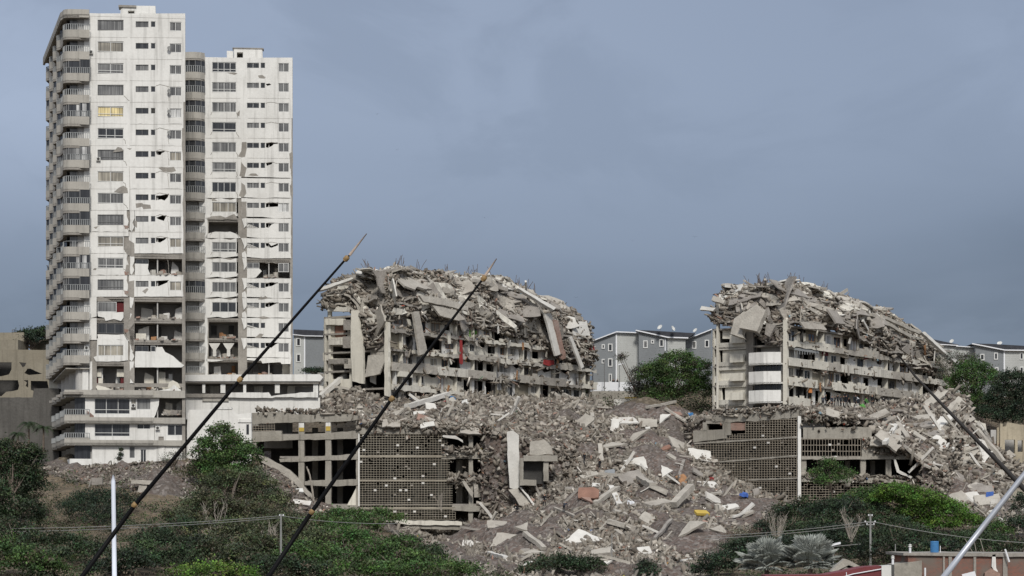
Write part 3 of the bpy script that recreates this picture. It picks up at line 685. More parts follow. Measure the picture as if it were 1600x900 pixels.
# exposed-concrete scars on the plaster
sc1 = MB()
scars = [[(247, 262), (252, 261), (263, 261.5), (272, 261), (275, 267), (268, 269.5), (255, 268)], [(178, 300), (186, 293), (193, 290), (199, 294), (200, 302), (190, 302)], [(176, 238), (184, 229.5), (190, 231), (193, 236)], [(198, 231.5), (206, 232), (203, 234)],
   [(286.2, 262), (290, 262), (289.5, 296), (286.5, 296)], [(285, 315), (290, 315), (290, 345), (286, 338)], [(284.8, 200), (288.6, 200), (289, 255), (285.6, 250), (284, 225)],
   [(193, 389), (199, 374), (203, 376), (209.5, 380), (209.8, 401), (205, 401), (199, 398)], [(200, 440), (209.8, 438), (209.8, 465), (206, 465), (196, 461), (200, 455)], [(151, 465), (158, 463), (168, 467), (176, 471), (152, 471)],
   [(197, 414), (203, 413), (204, 430), (195, 430)], [(203, 498), (209.9, 480), (209.9, 540), (204, 540), (197, 520), (200, 508)], [(147, 419), (151, 419), (150, 422), (145, 422)], [(201, 515), (209.5, 505), (209.5, 552), (205, 545)], [(203, 580), (206, 574), (209.8, 576), (209.8, 600), (204, 592)],
   [(212, 318), (222, 317), (224, 319), (235, 320), (236, 326), (224, 327), (222, 323), (213, 325)], [(211, 345), (214, 345), (214, 356), (211, 354)], [(222, 455), (230, 450), (232, 452), (227, 459)], [(160, 352), (146, 355), (150, 358), (153, 354)]]
for s_ in scars: sc1 = MB(); F1.poly(sc1, s_, -.01, .006, 0, rough=.05); sc1.build('plaster_scar', ['raw', 'brick'], T1)
sc1 = MB()
F1.poly(sc1, [(135, 641), (141, 645), (147, 650), (146, 653), (135, 652.5)], -.01, .008, 1, rough=.04)
sc1.build('plaster_scar', ['raw', 'brick'], T1)
for y in (352, 454, 424, 514): sc1 = MB(); F1.poly(sc1, [(194, y), (201, y + 1), (200, y + 5), (195, y + 6)], -.01, .012, 1, rough=.04); sc1.build('plaster_scar', ['raw', 'brick'], T1)
ck = MB()   # cracks
def crack(fr, mb, pts, r=.035):
    pp = []; mb = MB(); T_ = T1 if fr is F1 else T2
    for i in range(len(pts) - 1):
        for t in (0, .33, .66): pp.append((pts[i][0] * (1 - t) + pts[i + 1][0] * t + rnd.uniform(-.5, .5), pts[i][1] * (1 - t) + pts[i + 1][1] * t + rnd.uniform(-.4, .4)))
    pp.append(pts[-1])
    for a, b in zip(pp[:-1], pp[1:]):
        A = fr.uw(*a); B = fr.uw(*b); l = math.hypot(B[0] - A[0], B[1] - A[1]) + 1e-6; nx, ny = -(B[1] - A[1]) / l * r, (B[0] - A[0]) / l * r
        mb.add([fr.pt(A[0] + nx, A[1] + ny, .014), fr.pt(A[0] - nx, A[1] - ny, .014), fr.pt(B[0] - nx, B[1] - ny, .014), fr.pt(B[0] + nx, B[1] + ny, .014)], [(0, 1, 2, 3)])
    mb.build('wall_crack', 'raw', T_)
for k in range(3, 13):
    y = rows1[k]
    if rnd.random() < .8: crack(F1, ck, [(193, y + 17), (195 + rnd.uniform(0, 2), y + 20), (196 + rnd.uniform(-2, 8), y + 25)])
    if rnd.random() < .8: crack(F1, ck, [(244, y + 2), (250, y), (264, y + 3)])
    if rnd.random() < .7: crack(F1, ck, [(262, y + 3), (263, y + 12), (264, y + 25)], .025)
crack(F1, ck, [(202, 260), (203, 320), (202, 370)], .02)
for k in range(1, 13):   # floor joints
    y = rows1[k] - 6.5; crack(F1, ck, [(141, y), (199, y + .3)], .012); crack(F1, ck, [(203, y + .4), (285, y + 1)], .012)
# opened rooms
for (a, b, c, d_) in [(233, 405, 284, 429), (211, 473, 284, 497), (211, 507, 284, 531), (211, 576, 284, 609), (145, 576, 201, 609), (253, 623, 284, 648)]:
    clutter(F1, T1, a, b, c, d_, 9)
for q_ in ((145, 590, 152, 609, -1.2, -1.1), (188, 590, 199, 609, -1.2, -1.1), (182, 472, 200, 488, -.5, -.4), (145, 472, 150.5, 494, -.5, -.4)): mi = MB(); F1.pbox(mi, *q_, 0); mi.build('curtain', 'maroon', T1)
mi = MB(); F1.pbox(mi, 153, 590, 160, 609, -1.2, -1.1, 0); F1.pbox(mi, 182, 576, 199, 588, -1.15, -1.05); F1.pbox(mi, 146, 576, 158, 588, -1.15, -1.05); F1.pbox(mi, 256, 590, 266, 608, -2, -1.9)
F1.pbox(mi, 212, 520, 228, 530, -1.6, -.9)
F1.poly(mi, [(262, 606), (264, 597), (270, 594), (278, 598), (282, 606)], -.3, -.1); F1.poly(mi, [(150, 605), (152, 602), (165, 605), (176, 609), (153, 610)], -.3, .2)
mi.build('door_panel', 'plaster2', T1)
# band slab of the raised podium floors, with rounded front and stepped side
def balcony_level(zb, zt, root, rail_top=None, enclosed=False, label=None, path=outl, splits=9, broken=False):
    mb = MB(); ribbon(mb, path, zb, zt, .16); o = mb.build('balcony', 'band', root)
    if rail_top:
        r = MB(); p2 = [(x + .06, y + .05) for x, y in path]
        for a, b in zip(p2[:-1], p2[1:]):
            l = math.hypot(b[0] - a[0], b[1] - a[1]); n = max(1, int(l / .26))
            if b[0] >= a[0] - .01 and b[1] > a[1] and l > 3: n = 6
            for i in range(n):
                t = i / n; x = a[0] + (b[0] - a[0]) * t; y = a[1] + (b[1] - a[1]) * t
                if broken and rnd.random() < .5: continue
                r.obox((x, y, (zt + rail_top) / 2), (.05, 0, 0), (0, .03, 0), (0, 0, (rail_top - zt) / 2))
            r.tube([(a[0], a[1], rail_top), (b[0], b[1], rail_top)], .04, sides=4)
        r.build('railing', 'rail', o)
    return o
roofz = Wt(18)
for k, y in enumerate(rows1):
    zb = Wt(y + 33.5 - 3); zt = zb + 1.05
    if k == 0:
        fp_ = P(67, 0, 330); rpth = fb + [(fb[-1][0] - .5, fb[-1][1] + .9), (fp_.x, fp_.y)]; mb = MB(); ribbon(mb, rpth, Wt(30), Wt(17.5), .3); slabpoly(mb, rpth + [(Xb + 6, Yb), f1xy(uR - .3, -16), f1xy(uR - .01, -.3), f1xy(0, -.3)], Wt(27), Wt(25)); mb.build('roof_band', 'band', T1)
    if k == 16: continue
    bal = balcony_level(zb, zt, T1, zt + .74, broken=(k == 10))
    en = (k in (2, 4, 6, 8, 9, 11, 12))
    if True:
        g = MB(); f = MB()
        pth = [(x + .12, y_ + .1) for x, y_ in outl] if en else None
        ztop = Wt(y - 3.5)
        if en:
            ribbon(g, pth, zt, ztop, .04); 
            for i, (a, b) in enumerate(zip(pth[:-1], pth[1:])):
                f.obox((a[0] - .03, a[1] - .03, (zt + ztop) / 2), (.05, 0, 0), (0, .05, 0), (0, 0, (ztop - zt) / 2))
            for t in (.5,): 
                a = pth[0]; f.obox((a[0] - 1.9 * t, a[1] - .05, (zt + ztop) / 2), (.05, 0, 0), (0, .05, 0), (0, 0, (ztop - zt) / 2))
            g.build('balcony_glazing', 'glassd' if k != 6 else 'glass', bal); f.build('glazing_post', 'frameg', bal)
            if k in (4, 6, 11):
                g2 = MB(); a = pth[0]; F1.box(g2, -1.9 + .2, -1.3, zt + .05, ztop - .1, .92, .94); F1.box(g2, -.9, -.35, zt + .05, ztop - .1, .92, .94); g2.build('curtain', 'glassw', bal)
        else:
            wn = MB(); F1.box(wn, -2.6, -.9, zt - .8, ztop - .1, -.35, -.22); wn.build('balcony_door', 'glass', bal)
        pl = MB(); 
        if not en: F1.box(pl, -.75, 0.0, zb + .1, ztop, -.1, .02); pl.build('balcony_pillar', 'plaster', bal)
# dark glazing on the stepped side, behind the parapets
sg = MB(); pth = [(x + .45, y_ + .35) for x, y_ in outl[7:]]
for k, y in enumerate(rows1[:16]): ribbon(sg, pth, Wt(y + 33.5 - 3) + 1.1, Wt(y - 4.6), .05)
sg.build('side_glazing', 'glassd', T1)
# transition: undercut with glazed hall, then two more balcony floors and the base
big = [(x - .0, y_) for x, y_ in outl]
pb = [f1xy(0, .6), f1xy(-1.8, .62)] + [f1xy(-3.3, .3)] + [(outl[8][0] - .1 - .98 * j + (0.0 if j % 2 else .45), outl[8][1] + 3.4 * j) for j in range(0, 8)]
pb2 = [f1xy(uR - 4.2, .6)] + pb
for (y0, y1, rt) in ((621, 609.5, None), (661.5, 652, None), (696, 687.5, None)):
    path = pb2 if y0 > 622 or True else pb
    mb = MB(); ribbon(mb, path, Wt(y0), Wt(y1), .18); slabpoly(mb, path + [(Xb + 6, Yb), f1xy(uR, -.3)], Wt(y0) + .02, Wt(y0) + .35); F1.box(mb, uR - 4.2, uR, Wt(y0), Wt(y1), -.1, .3); o = mb.build('balcony', 'band', T1)
    if y0 < 690:
        pass
for (zb, zt) in ((653, 641), (689, 678)):   # railing bands between, hanging from the slab
    path = pb; mb = MB(); ribbon(mb, [(x + .02, y_ + .02) for x, y_ in path], Wt(zb + 4), Wt(zb - 5), .14); o = mb.build('balcony', 'band', T1)
    r = MB()
    for a, b in zip(path[:-1], path[1:]):
        l = math.hypot(b[0] - a[0], b[1] - a[1]); n = max(1, int(l / .26))
        for i in range(n): 
            t = i / n; r.obox((a[0] + (b[0] - a[0]) * t, a[1] + (b[1] - a[1]) * t, Wt((zb + zt - 5) / 2)), (.05, 0, 0), (0, .03, 0), (0, 0, abs(Wt(zb - 4) - Wt(zt - 1)) / 2))
        r.tube([(a[0], a[1], Wt(zt - 1)), (b[0], b[1], Wt(zt - 1))], .04, sides=4)
    r.build('railing', 'rail', o)
bg_ = MB(); p3 = [(x + 1.2, y_ + .9) for x, y_ in pb[1:]]; ribbon(bg_, [f1xy(.1, -.3)] + p3, Wt(720), Wt(614), .1); bg_.build('side_glazing', 'glassd', T1)
tr = MB()
F1.box(tr, -.95, -.15, Wt(612), Wt(576), -.1, .05); 
tr.build('balcony_pillar', 'plaster', T1)
bs = MB(); ribbon(bs, [f1xy(0.35, .35), f1xy(-2.6, .35)] + [(x + .4, y_ + .5) for x, y_ in pb[3:7]], Wt(727), Wt(717), .3); bs.build('base_wall', 'plaster', T1)
un = MB(); slabpoly(un, [f1xy(0, .5), f1xy(-3.1, .5), (outl[8][0] + .2, outl[8][1]), (Xb + .5, Yb), (Xb + 6, Yb), f1xy(0, -8)], Wt(577), Wt(575.4)); un.build('undercroft_soffit', 'band', T1)
# roof house
rh = MB(); 
F1.poly(rh, [(187, 26), (187, 9), (193, 2), (242, 2.5), (243, 26)], -4, -2.5, 0, 0, [rect(199, 10, 209, 22)]); F1.pbox(rh, 184, 4.5, 212, 2.2, -4.2, -2.3, 1)
F1.pbox(rh, 199, 10, 209, 22, -3.6, -3.5, 2)
F1.box(rh, 0.0, uR, Wt(25), Wt(20.6), -.3, .03, 0)
rh.build('roof_house', ['plaster', 'raw', 'dark'], T1)
# air conditioners and satellite dishes fixed to the facade
def ac_unit(fr, px, py, s=5.5, parent=None, d=.02):
    mb = MB(); fr.pbox(mb, px, py, px + s * 1.2, py + s, d, d + .32, 0); c = fr.pp(px + s * .6, py + s * .5, d + .33)
    mb.tube([c, c + Vector((fr.nx, fr.ny, 0)) * .02], s * .035, 1, 10); return mb.build('air_conditioner', ['ac', 'dark'], parent)
for p_ in [(139, 79), (205, 631), (243, 666), (132, 541), (150.5, 246)]: ac_unit(F1, p_[0], p_[1], parent=T1)
def dish(pos, r, dirv, root=None, name='satellite_dish', m='ac'):
    mb = MB(); dv = Vector(dirv).normalized(); a = dv.cross(Vector((0, 0, 1))).normalized(); b = a.cross(dv); pos = Vector(pos)
    n = 12; vs = [pos - dv * r * .25]
    for i in range(n): vs.append(pos + (a * math.cos(i * 2 * math.pi / n) + b * math.sin(i * 2 * math.pi / n)) * r)
    mb.add(vs + [v + dv * .02 for v in vs], [(0, 1 + (i + 1) % n, 1 + i) for i in range(n)] + [(n + 1, n + 2 + i, n + 2 + (i + 1) % n) for i in range(n)])
    mb.tube([pos - dv * r * .25, pos - dv * r * .3 - Vector((0, 0, r * 1.2))], .04); mb.tube([pos - b * r * .9, pos + dv * r * .8], .025)
    return mb.build(name, m, root)
for y in (76, 143, 175, 208): dish(F1.pp(264, y, .5), .27, (-.3, -1, .3), T1, m='galv')

# ---- tower 2
a2 = R(4.6); F2 = Frame(320, 324, math.cos(a2), math.sin(a2)); S2 = 324 / F
W2 = lambda y: (HZ - y) * S2
u2R = F2.uv(457); f2xy = lambda u, d: tuple(F2.pt(u, 0, d))[:2]
T2 = empty('apartment_tower', F2.pt(5, 12, -8), 'shorter white apartment tower standing just right of the taller one', 'building')
rows2 = [97 + 31.25 * k for k in range(16)]
arc = [f2xy(0, .25), f2xy(-.5, .75), f2xy(-1.3, 1.0), f2xy(-2.2, .95), f2xy(-3.0, .6), f2xy(-3.6, 0), f2xy(-4.0, -.9), f2xy(-4.2, -3), f2xy(-6, -6), f2xy(-6.2, -12)]
full2 = [f2xy(0, 0)] + arc[1:] + [f2xy(u2R - .4, -14), f2xy(u2R - .01, -.13), f2xy(.02, -.13)]
mb = MB()
for y in rows2 + [597]: slabpoly(mb, full2, W2(y - 4) - .3, W2(y - 4))
mb.build('floor_slab', 'raw', T2)
mb = MB(); room_walls(mb, F2, .1, u2R - .3, [.2, F2.uv(380), F2.uv(420), u2R - .3], W2(700), W2(90)); mb.build('room_wall', 'room', T2)
mb = MB(); ribbon(mb, [f2xy(.05, -.4), f2xy(-2.6, -.5), f2xy(-3.6, -3), f2xy(-5, -12)], W2(640), W2(86), .15); mb.build('side_wall', 'room', T2)
mb = MB(); ribbon(mb, [f2xy(-6, -12), f2xy(-5, -14.2), f2xy(u2R - .4, -14.1), f2xy(u2R, -.3)], W2(700), W2(90), .2); mb.build('rear_wall', 'plaster2', T2)
mb = MB(); F2.pbox(mb, 372, 92, 386, 700, -.45, -.14); F2.pbox(mb, 453.5, 92, 457.3, 640, -.45, -.02); F2.pbox(mb, 320.2, 92, 326, 640, -.45, -.14)
for k in range(3, 16):
    y = rows2[k]; F2.pbox(mb, 326, y + 25, 372, y + 30.8, -.44, -.13); F2.pbox(mb, 386, y + 25, 453, y + 30.8, -.44, -.13)
mb.build('concrete_frame', 'raw', T2)
wm = MB()
hol2 = {1: [(415, 3), (421, 2), (424, 4), (418, 6)], 4: [(416, 1), (434, .5), (434, 3), (428, 3), (425, 6), (419, 9), (415.5, 8)], 5: [(415.5, 1), (426, 0), (425, 3), (417, 6)], 7: [(415.5, 1.5), (435, .5), (434.5, 7), (415.5, 8)], 8: [(415.5, 1.5), (429, 2), (424, 4), (420, 9), (415.6, 8)], 9: [(414.6, 1), (420, 2), (424, 6), (434, 2), (434.4, 5), (424, 9), (416, 6)],
        11: [(414.6, 1), (435, .6), (425, 6), (414.7, 8)], 12: [(414.6, 1), (436, .6), (428, 4), (420, 8), (414.7, 7)], 14: [(414.6, 1), (436, 1), (430, 4), (424, 9), (415, 6)]}
for k, y in enumerate(rows2):
    yt = y - 6.3 if k else 90; yb = y + 24.9
    if k in (8, 13, 14, 15):
        F2.poly(wm, [(320, yt), (324, yt), (325, y + 10), (324, yb), (320, yb)], -.12, 0, 0, 1)
        if k == 8: F2.poly(wm, [(324, y + 18), (336, y + 15), (360, y + 15), (371, y + 19), (376, yb), (320, yb)], -.12, 0, 0, 1, rough=.05)
        if k == 14: F2.poly(wm, [(322, y + 26), (330, y + 27), (350, y + 28), (340, y + 30), (322, y + 30)], -.12, 0, 0, 1, rough=.05)
    else:
        o = [(320, yt), (377, yt), (377, yb), (320, yb)] if k < 7 else [(320, yt), (371, yt), (370, y), (369.6, y + 16), (375, y + 20), (376, yb - 2), (372, yb), (320, yb)]
        if k >= 7: o = [(320, yt), (330, yt + 2), (345, yt), (360, yt + 3), (369.6, yt), (369.6, y + 16), (372, y + 19), (371, yb - 3), (350, yb), (340, yb - 2), (320, yb)]
        F2.poly(wm, o, -.12, 0, 0, 1, [rect(331.2, y, 369, y + 15.8)], rough=0 if k < 4 else .03)
        window(F2, T2, 331.2, y, 369, y + 15.8, rnd.choice(['glass', 'glass', 'glassb', 'glassd', 'glass']), rnd.choice([2, 3, 4]), rail=k in (0, 1, 3, 5, 9))
    if k == 15: 
        F2.poly(wm, [(386, yt), (455, yt), (454, y + 3), (440, y + 3), (438, y), (410, y + 2), (408, yt + 4), (386, yt + 3)], -.12, 0, 0, 1, rough=.05); continue
    hs = [rect(385.6, y + 1, 405, y + 9.6), rect(407, y + 1, 414.4, y + 9.6), rect(434.8, y + 1.5, 451.5, y + 15.5)]
    if k == 10:
        F2.poly(wm, [(386, y + 10), (405, y + 10), (409, y + 14), (400, y + 24), (396, yb), (386, yb)], -.12, 0, 0, 1, rough=.05)
    else:
        if k in hol2: hs.append([(a, b + y) for a, b in hol2[k]])
        x0 = 377 if k < 8 else 385.4
        xr = 457 if k < 3 else 455.5 - .5 * (k > 8)
        o = [(x0, yt), (xr, yt), (xr, yb), (x0, yb)] if k < 5 else [(x0 + .1, yt), (xr, yt + rnd.uniform(0, 1.2)), (xr - 1, y + 18), (xr, yb), (430, yb + rnd.uniform(-1, 1)), (410, yb + rnd.uniform(-2, 1)), (x0 + .1, yb - 2), (x0 + .3, y + 14)]
        F2.poly(wm, o, -.12, 0, 0, 1, hs, rough=0 if k < 3 else .022)
        window(F2, T2, 407, y + 1, 414.4, y + 9.6, 'glassd', 1, bar=.05)
    if k >= 8: F2.poly(wm, [(377 + rnd.uniform(-1, 2), yt), (385.3, yt), (385.3, y + rnd.uniform(2, 8)), (381, y + rnd.uniform(9, 13)), (379 + rnd.uniform(0, 3), y + 6)], -.12, 0, 0, 1, rough=.06)
    if k in (9, 11, 12): F2.poly(wm, [(378, y + 17), (383, y + 14), (385.2, y + 20), (385.2, yb), (378.5, yb - 1)], -.12, 0, 0, 1, rough=.06)
    window(F2, T2, 385.6, y + 1, 405, y + 9.6, rnd.choice(['glassd', 'glass', 'glassd']), 2, frame='frame', bar=.05)
    window(F2, T2, 434.8, y + 1.5, 451.5, y + 15.5, 'glass' if k != 7 else 'glassw', 2)
F2.box(wm, -.0, u2R, W2(96), W2(89), -.3, -.13); F2.poly(wm, rect(320, 585, 457, 700), -.5, -.2, 0, 1)
wm.build('front_wall', ['plaster2' if False else 'plaster', 'raw'], T2)
sc2 = MB()
for s_ in [[(326, 172), (333, 174), (345, 172), (371, 170), (371, 174), (360, 175), (350, 176)][:0] or [(354, 113.5), (366, 113), (371, 115), (366, 117)], [(403, 118), (410, 117), (415, 121), (413, 123), (405, 122)], [(371, 176), (375, 172), (374, 182), (370, 180)],
     [(378, 222), (385.2, 222), (385.5, 232), (383, 245), (377, 246), (372, 244), (377, 236)], [(377, 253), (382, 260), (385.5, 262), (382, 277), (374, 275), (376, 266)], [(377, 285), (383, 290), (385, 302), (380, 309), (373, 306), (377, 296)],
     [(388, 274), (392, 271), (400, 271), (404, 275)], [(331, 309), (335, 311), (340, 314), (331, 314)], [(322, 343), (330, 338), (345, 337), (352, 340), (366, 334), (371, 341), (371, 343)], [(452, 240), (457.4, 236), (457.4, 270), (453, 262)], [(453, 290), (457.4, 285), (457.4, 310), (454, 305)],
     [(377, 315), (385.2, 315), (385.2, 340), (377, 342)], [(403, 468), (408, 463), (412, 466), (414, 462), (420, 466), (410, 468)], [(402, 496), (412, 494), (425, 497), (410, 499)], [(398, 528), (406, 521), (412, 522), (408, 528)]]:
    sc2 = MB(); F2.poly(sc2, s_, -.01, .008, rough=.05); sc2.build('plaster_scar', 'raw', T2)
ck = MB()
for k in range(2, 13):
    y = rows2[k]; crack(F2, ck, [(369, y + 16), (371, y + 20), (370 + rnd.uniform(-1, 4), y + 24)]); crack(F2, ck, [(415, y + 2), (424, y), (434, y + 2)]); crack(F2, ck, [(331, y + 16), (329, y + 20)])
    crack(F2, ck, [(321, y - 6), (376, y - 6)], .012); crack(F2, ck, [(387, y - 6), (453, y - 5.4)], .012)
for k, y in enumerate(rows2):
    zb = W2(y + 28.3 - .5); zt = zb + .95
    if k == 0:
        mb = MB(); ribbon(mb, arc, W2(94), W2(83.5), .16); mb.build('roof_band', 'band', T2)
    mb = MB(); ribbon(mb, arc, zb, zt, .16); bal = mb.build('balcony', 'band', T2)
    r = MB(); n = 24
    for i in range(len(arc) - 4):
        a, b = arc[i], arc[i + 1]; l = math.hypot(b[0] - a[0], b[1] - a[1]); m_ = max(1, int(l / .26))
        for j in range(m_):
            t = j / m_; r.obox((a[0] + (b[0] - a[0]) * t + .03, a[1] + (b[1] - a[1]) * t + .05, zt + .45), (.05, 0, 0), (0, .03, 0), (0, 0, .45))
        r.tube([(a[0], a[1] + .05, zt + .9), (b[0], b[1] + .05, zt + .9)], .04, sides=4)
    r.build('railing', 'rail', bal)
    if k < 7 or k in (11,):
        g = MB(); ribbon(g, [(x + .02, y_ + .15) for x, y_ in arc], zt, W2(y - 4) - .3, .04); g.build('balcony_glazing', 'glassd', bal)
        g = MB()
        for x, y_ in arc[1:6]: g.obox((x, y_ + .1, (zt + W2(y - 4) - .3) / 2), (.04, 0, 0), (0, .05, 0), (0, 0, (W2(y - 4) - .3 - zt) / 2))
        g.build('glazing_post', 'frameg', bal)
    else:
        g = MB(); F2.box(g, -.8, 0, zb, W2(y - 4) - .32, -.2, -.05); g.build('balcony_pillar', 'plaster', bal)
rh = MB(); F2.poly(rh, [(364, 92), (364, 70), (409, 71), (410, 92)], -4, -2.5, 0, 0, [rect(369, 76, 378.5, 88)]); F2.pbox(rh, 353, 73, 363, 92, -4, -2.8); F2.pbox(rh, 362, 68.6, 411, 71, -4.1, -2.4, 1); F2.pbox(rh, 369, 76, 378.5, 88, -3.6, -3.5, 2)
rh.build('roof_house', ['plaster', 'raw', 'dark'], T2)
for (a, b, c, d_) in [(326, 503, 371, 528), (326, 535, 371, 559), (326, 566, 371, 590), (408, 411, 434, 433), (390, 566, 450, 590)]: clutter(F2, T2, a, b, c, d_, 7)
for x in (335, 357):   # tied-back white curtains
    for s_ in (-1, 1):
        cu = MB(); F2.poly(cu, [(x + s_ * 0, 536), (x + s_ * 9, 536), (x + s_ * 6, 541), (x + s_ * 2.5, 546), (x + s_ * 2.8, 556), (x, 557)], -.34, -.3); cu.build('curtain', 'slabwhite', T2)

# ---- low link building and retaining walls right of / below the towers
F3 = Frame(290, 318.6, 1, .07)
LB = empty('low_gallery', F3.pt(8, 17, -4), 'long low white gallery with columns in front of the shorter tower', 'building')
mb = MB(); F3.poly(mb, [(290, 586), (500, 585), (505, 590), (500, 596), (290, 596)], -7, .4, 0); F3.pbox(mb, 290, 596.5, 498, 599.5, -6.9, .2, 1); mb.build('roof', ['plaster', 'raw'], LB)
mb = MB(); F3.pbox(mb, 290, 600, 498, 640, -5.2, -5, 0); mb.build('rear_wall', 'room', LB)
for x in (344.5, 380, 429.5, 489.5, 316): mb = MB(); F3.pbox(mb, x, 599.6, x + (7.5 if x not in (380, 316) else 4.5), 614, -.9, -.1, 0); mb.build('column', 'plaster', LB)
for x in (326, 396, 448): mb = MB(); F3.pbox(mb, x, 601, x + rnd.uniform(12, 18), 614, -3.2, -3, 0); mb.build('partition', 'plaster2', LB)
mb = MB(); F3.poly(mb, [(357, 613), (420, 613), (424, 619), (470, 613), (497, 613), (497, 621), (430, 620.5), (425, 622), (357, 621)], -.4, 0, 0, rough=.05); F3.pbox(mb, 290, 615, 357, 621, -.5, -.1, 1); mb.build('parapet', ['plaster', 'raw'], LB)
mb = MB(); F3.poly(mb, rect(290, 621, 500, 655), -1.2, -.5, 0); F3.pbox(mb, 316, 619, 357, 627, -.5, -.3, 1); mb.build('lower_wall', ['plaster', 'band'], LB)
F4 = Frame(290, 304, 1, .06)
RW = empty('retaining_wall', F4.pt(4, 12, -1), 'stained white retaining wall between the taller tower and the parking podium', 'wall')
mb = MB(); F4.poly(mb, [(293, 646), (296, 640), (360, 639), (372, 647), (393, 645), (393, 745), (290, 745)], -1.5, 0, 0, rough=.03); F4.pbox(mb, 372, 655, 393, 660, -.2, .15, 0)
F4.pbox(mb, 338, 636, 362, 639.5, -1.6, .1, 0); mb.build('wall', 'plaster', RW)
mb = MB(); F4.pbox(mb, 385, 663, 389, 679, -.1, .02); mb.build('window', 'glassd', RW)
# beige broken building and dark wall at far left
F5 = Frame(40, 345, 1, -.06)
BB = empty('beige_building', F5.pt(0, 19, -4), 'beige flat building with jagged holes in its wall at the far left', 'building')
mb = MB(); F5.poly(mb, [(-60, 545), (76, 547), (84, 548), (84, 625), (-60, 620)], -.3, 0, 0, 0, [[(-20, 566), (18, 566), (18, 577), (14, 585), (2, 588), (-20, 587)], [(30, 566), (41, 567), (39, 572), (35, 574)], [(38, 583), (43, 576), (48, 576), (56, 580), (66, 584), (45, 586)], [(-20, 594), (28, 594), (30, 603), (28, 609), (20, 611), (10, 612), (2, 619), (-20, 618)], [(37, 594), (44, 594), (44, 606), (40, 603), (42, 598)], [(48, 595), (74, 595.5), (76, 607), (60, 607), (55, 612), (48, 609)]]); mb.build('wall', 'beige', BB)
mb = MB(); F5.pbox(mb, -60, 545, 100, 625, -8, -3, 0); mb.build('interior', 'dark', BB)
mb = MB(); F5.pbox(mb, -60, 526, 11, 545, -12, -6, 0); F5.pbox(mb, -60, 512, 12, 526, -16, -9, 0); F5.pbox(mb, 12, 519, 55, 545, -16, -13, 0); mb.build('upper_storey', 'beige', BB)
F6 = Frame(40, 322, 1, -.02)
mb = MB(); F6.poly(mb, [(-80, 607 + 14), (51, 621), (53, 607), (92, 607), (92, 740), (-80, 740)], -2, 0, 0, rough=.05)
props(mb.build('retaining_wall', 'oldwall'), 'dark stained concrete retaining wall behind the palms at far left', 'wall')
# ------------------------------------------------------------------ collapsed apartment blocks
ZONES = ['at the left end', 'left of the centre', 'near the centre', 'right of the centre', 'at the right end']
def interp(tab, x):
    if x <= tab[0][0]: return tab[0][1]
    for a, b in zip(tab[:-1], tab[1:]):
        if x <= b[0]: return a[1] + (b[1] - a[1]) * (x - a[0]) / (b[0] - a[0])
    return tab[-1][1]

def slab_piece(c, T, B, Nn, la, lb, th, m, name='broken_slab', label=None, group=None, parent=None, sides=None, jag=0.16, cat='concrete slab'):
    """irregular broken plate: centre, two in-plane directions, half sizes, thickness"""
    c = Vector(c); T = Vector(T).normalized(); Nn = Vector(Nn).normalized(); B = Nn.cross(T).normalized()
    base = [(-1, -1), (1, -1), (1, 1), (-1, 1)]
    if sides == 5: base = [(-1, -1), (1, -.8), (.9, .5), (.2, 1), (-1, .8)]
    if sides == 3: base = [(-1, -1), (1, -.9), (.1, 1)]
    base = [(x * la * rnd.uniform(.8, 1.1), y * lb * rnd.uniform(.75, 1.1)) for x, y in base]
    poly = roughen(base, jag * min(la, lb), max(.5, min(la, lb) * .55))
    bow = rnd.uniform(-.05, .05) * la
    mb = MB(); top = [c + T * x + B * y + Nn * (bow * (x / la) ** 2) for x, y in poly]
    mb.prism([p - Nn * th / 2 for p in top], Nn * th, 0)
    o = mb.build(name, m, parent)
    if label: props(o, label, cat, group)
    return o
def beam(a, b, w_, h, m, label=None, group=None, name='broken_beam', jit=.06, parent=None, cat='concrete beam'):
    a = Vector(a); b = Vector(b); t = (b - a).normalized(); s = t.cross(Vector((0, 0, 1)))
    if s.length < .05: s = Vector((1, 0, 0))
    s.normalize(); u = s.cross(t)
    mb = MB(); n = max(2, int((b - a).length / 1.4)); prev = None; k = len(mb.v)
    for i in range(n + 1):
        p = a + (b - a) * i / n + s * rnd.uniform(-jit, jit) + u * rnd.uniform(-jit, jit)
        for (x, y) in ((-1, -1), (1, -1), (1, 1), (-1, 1)): mb.v.append(tuple(p + s * x * w_ / 2 * rnd.uniform(.9, 1.08) + u * y * h / 2 * rnd.uniform(.9, 1.08)))
    for i in range(n):
        for j in range(4): j2 = (j + 1) % 4; mb.f.append([i * 4 + j, i * 4 + j2, i * 4 + 4 + j2, i * 4 + 4 + j]); mb.m.append(0)
    mb.f.append([3, 2, 1, 0]); mb.f.append([n * 4, n * 4 + 1, n * 4 + 2, n * 4 + 3]); mb.m += [0, 0]
    o = mb.build(name, m, parent)
    if label: props(o, label, cat, group)
    return o

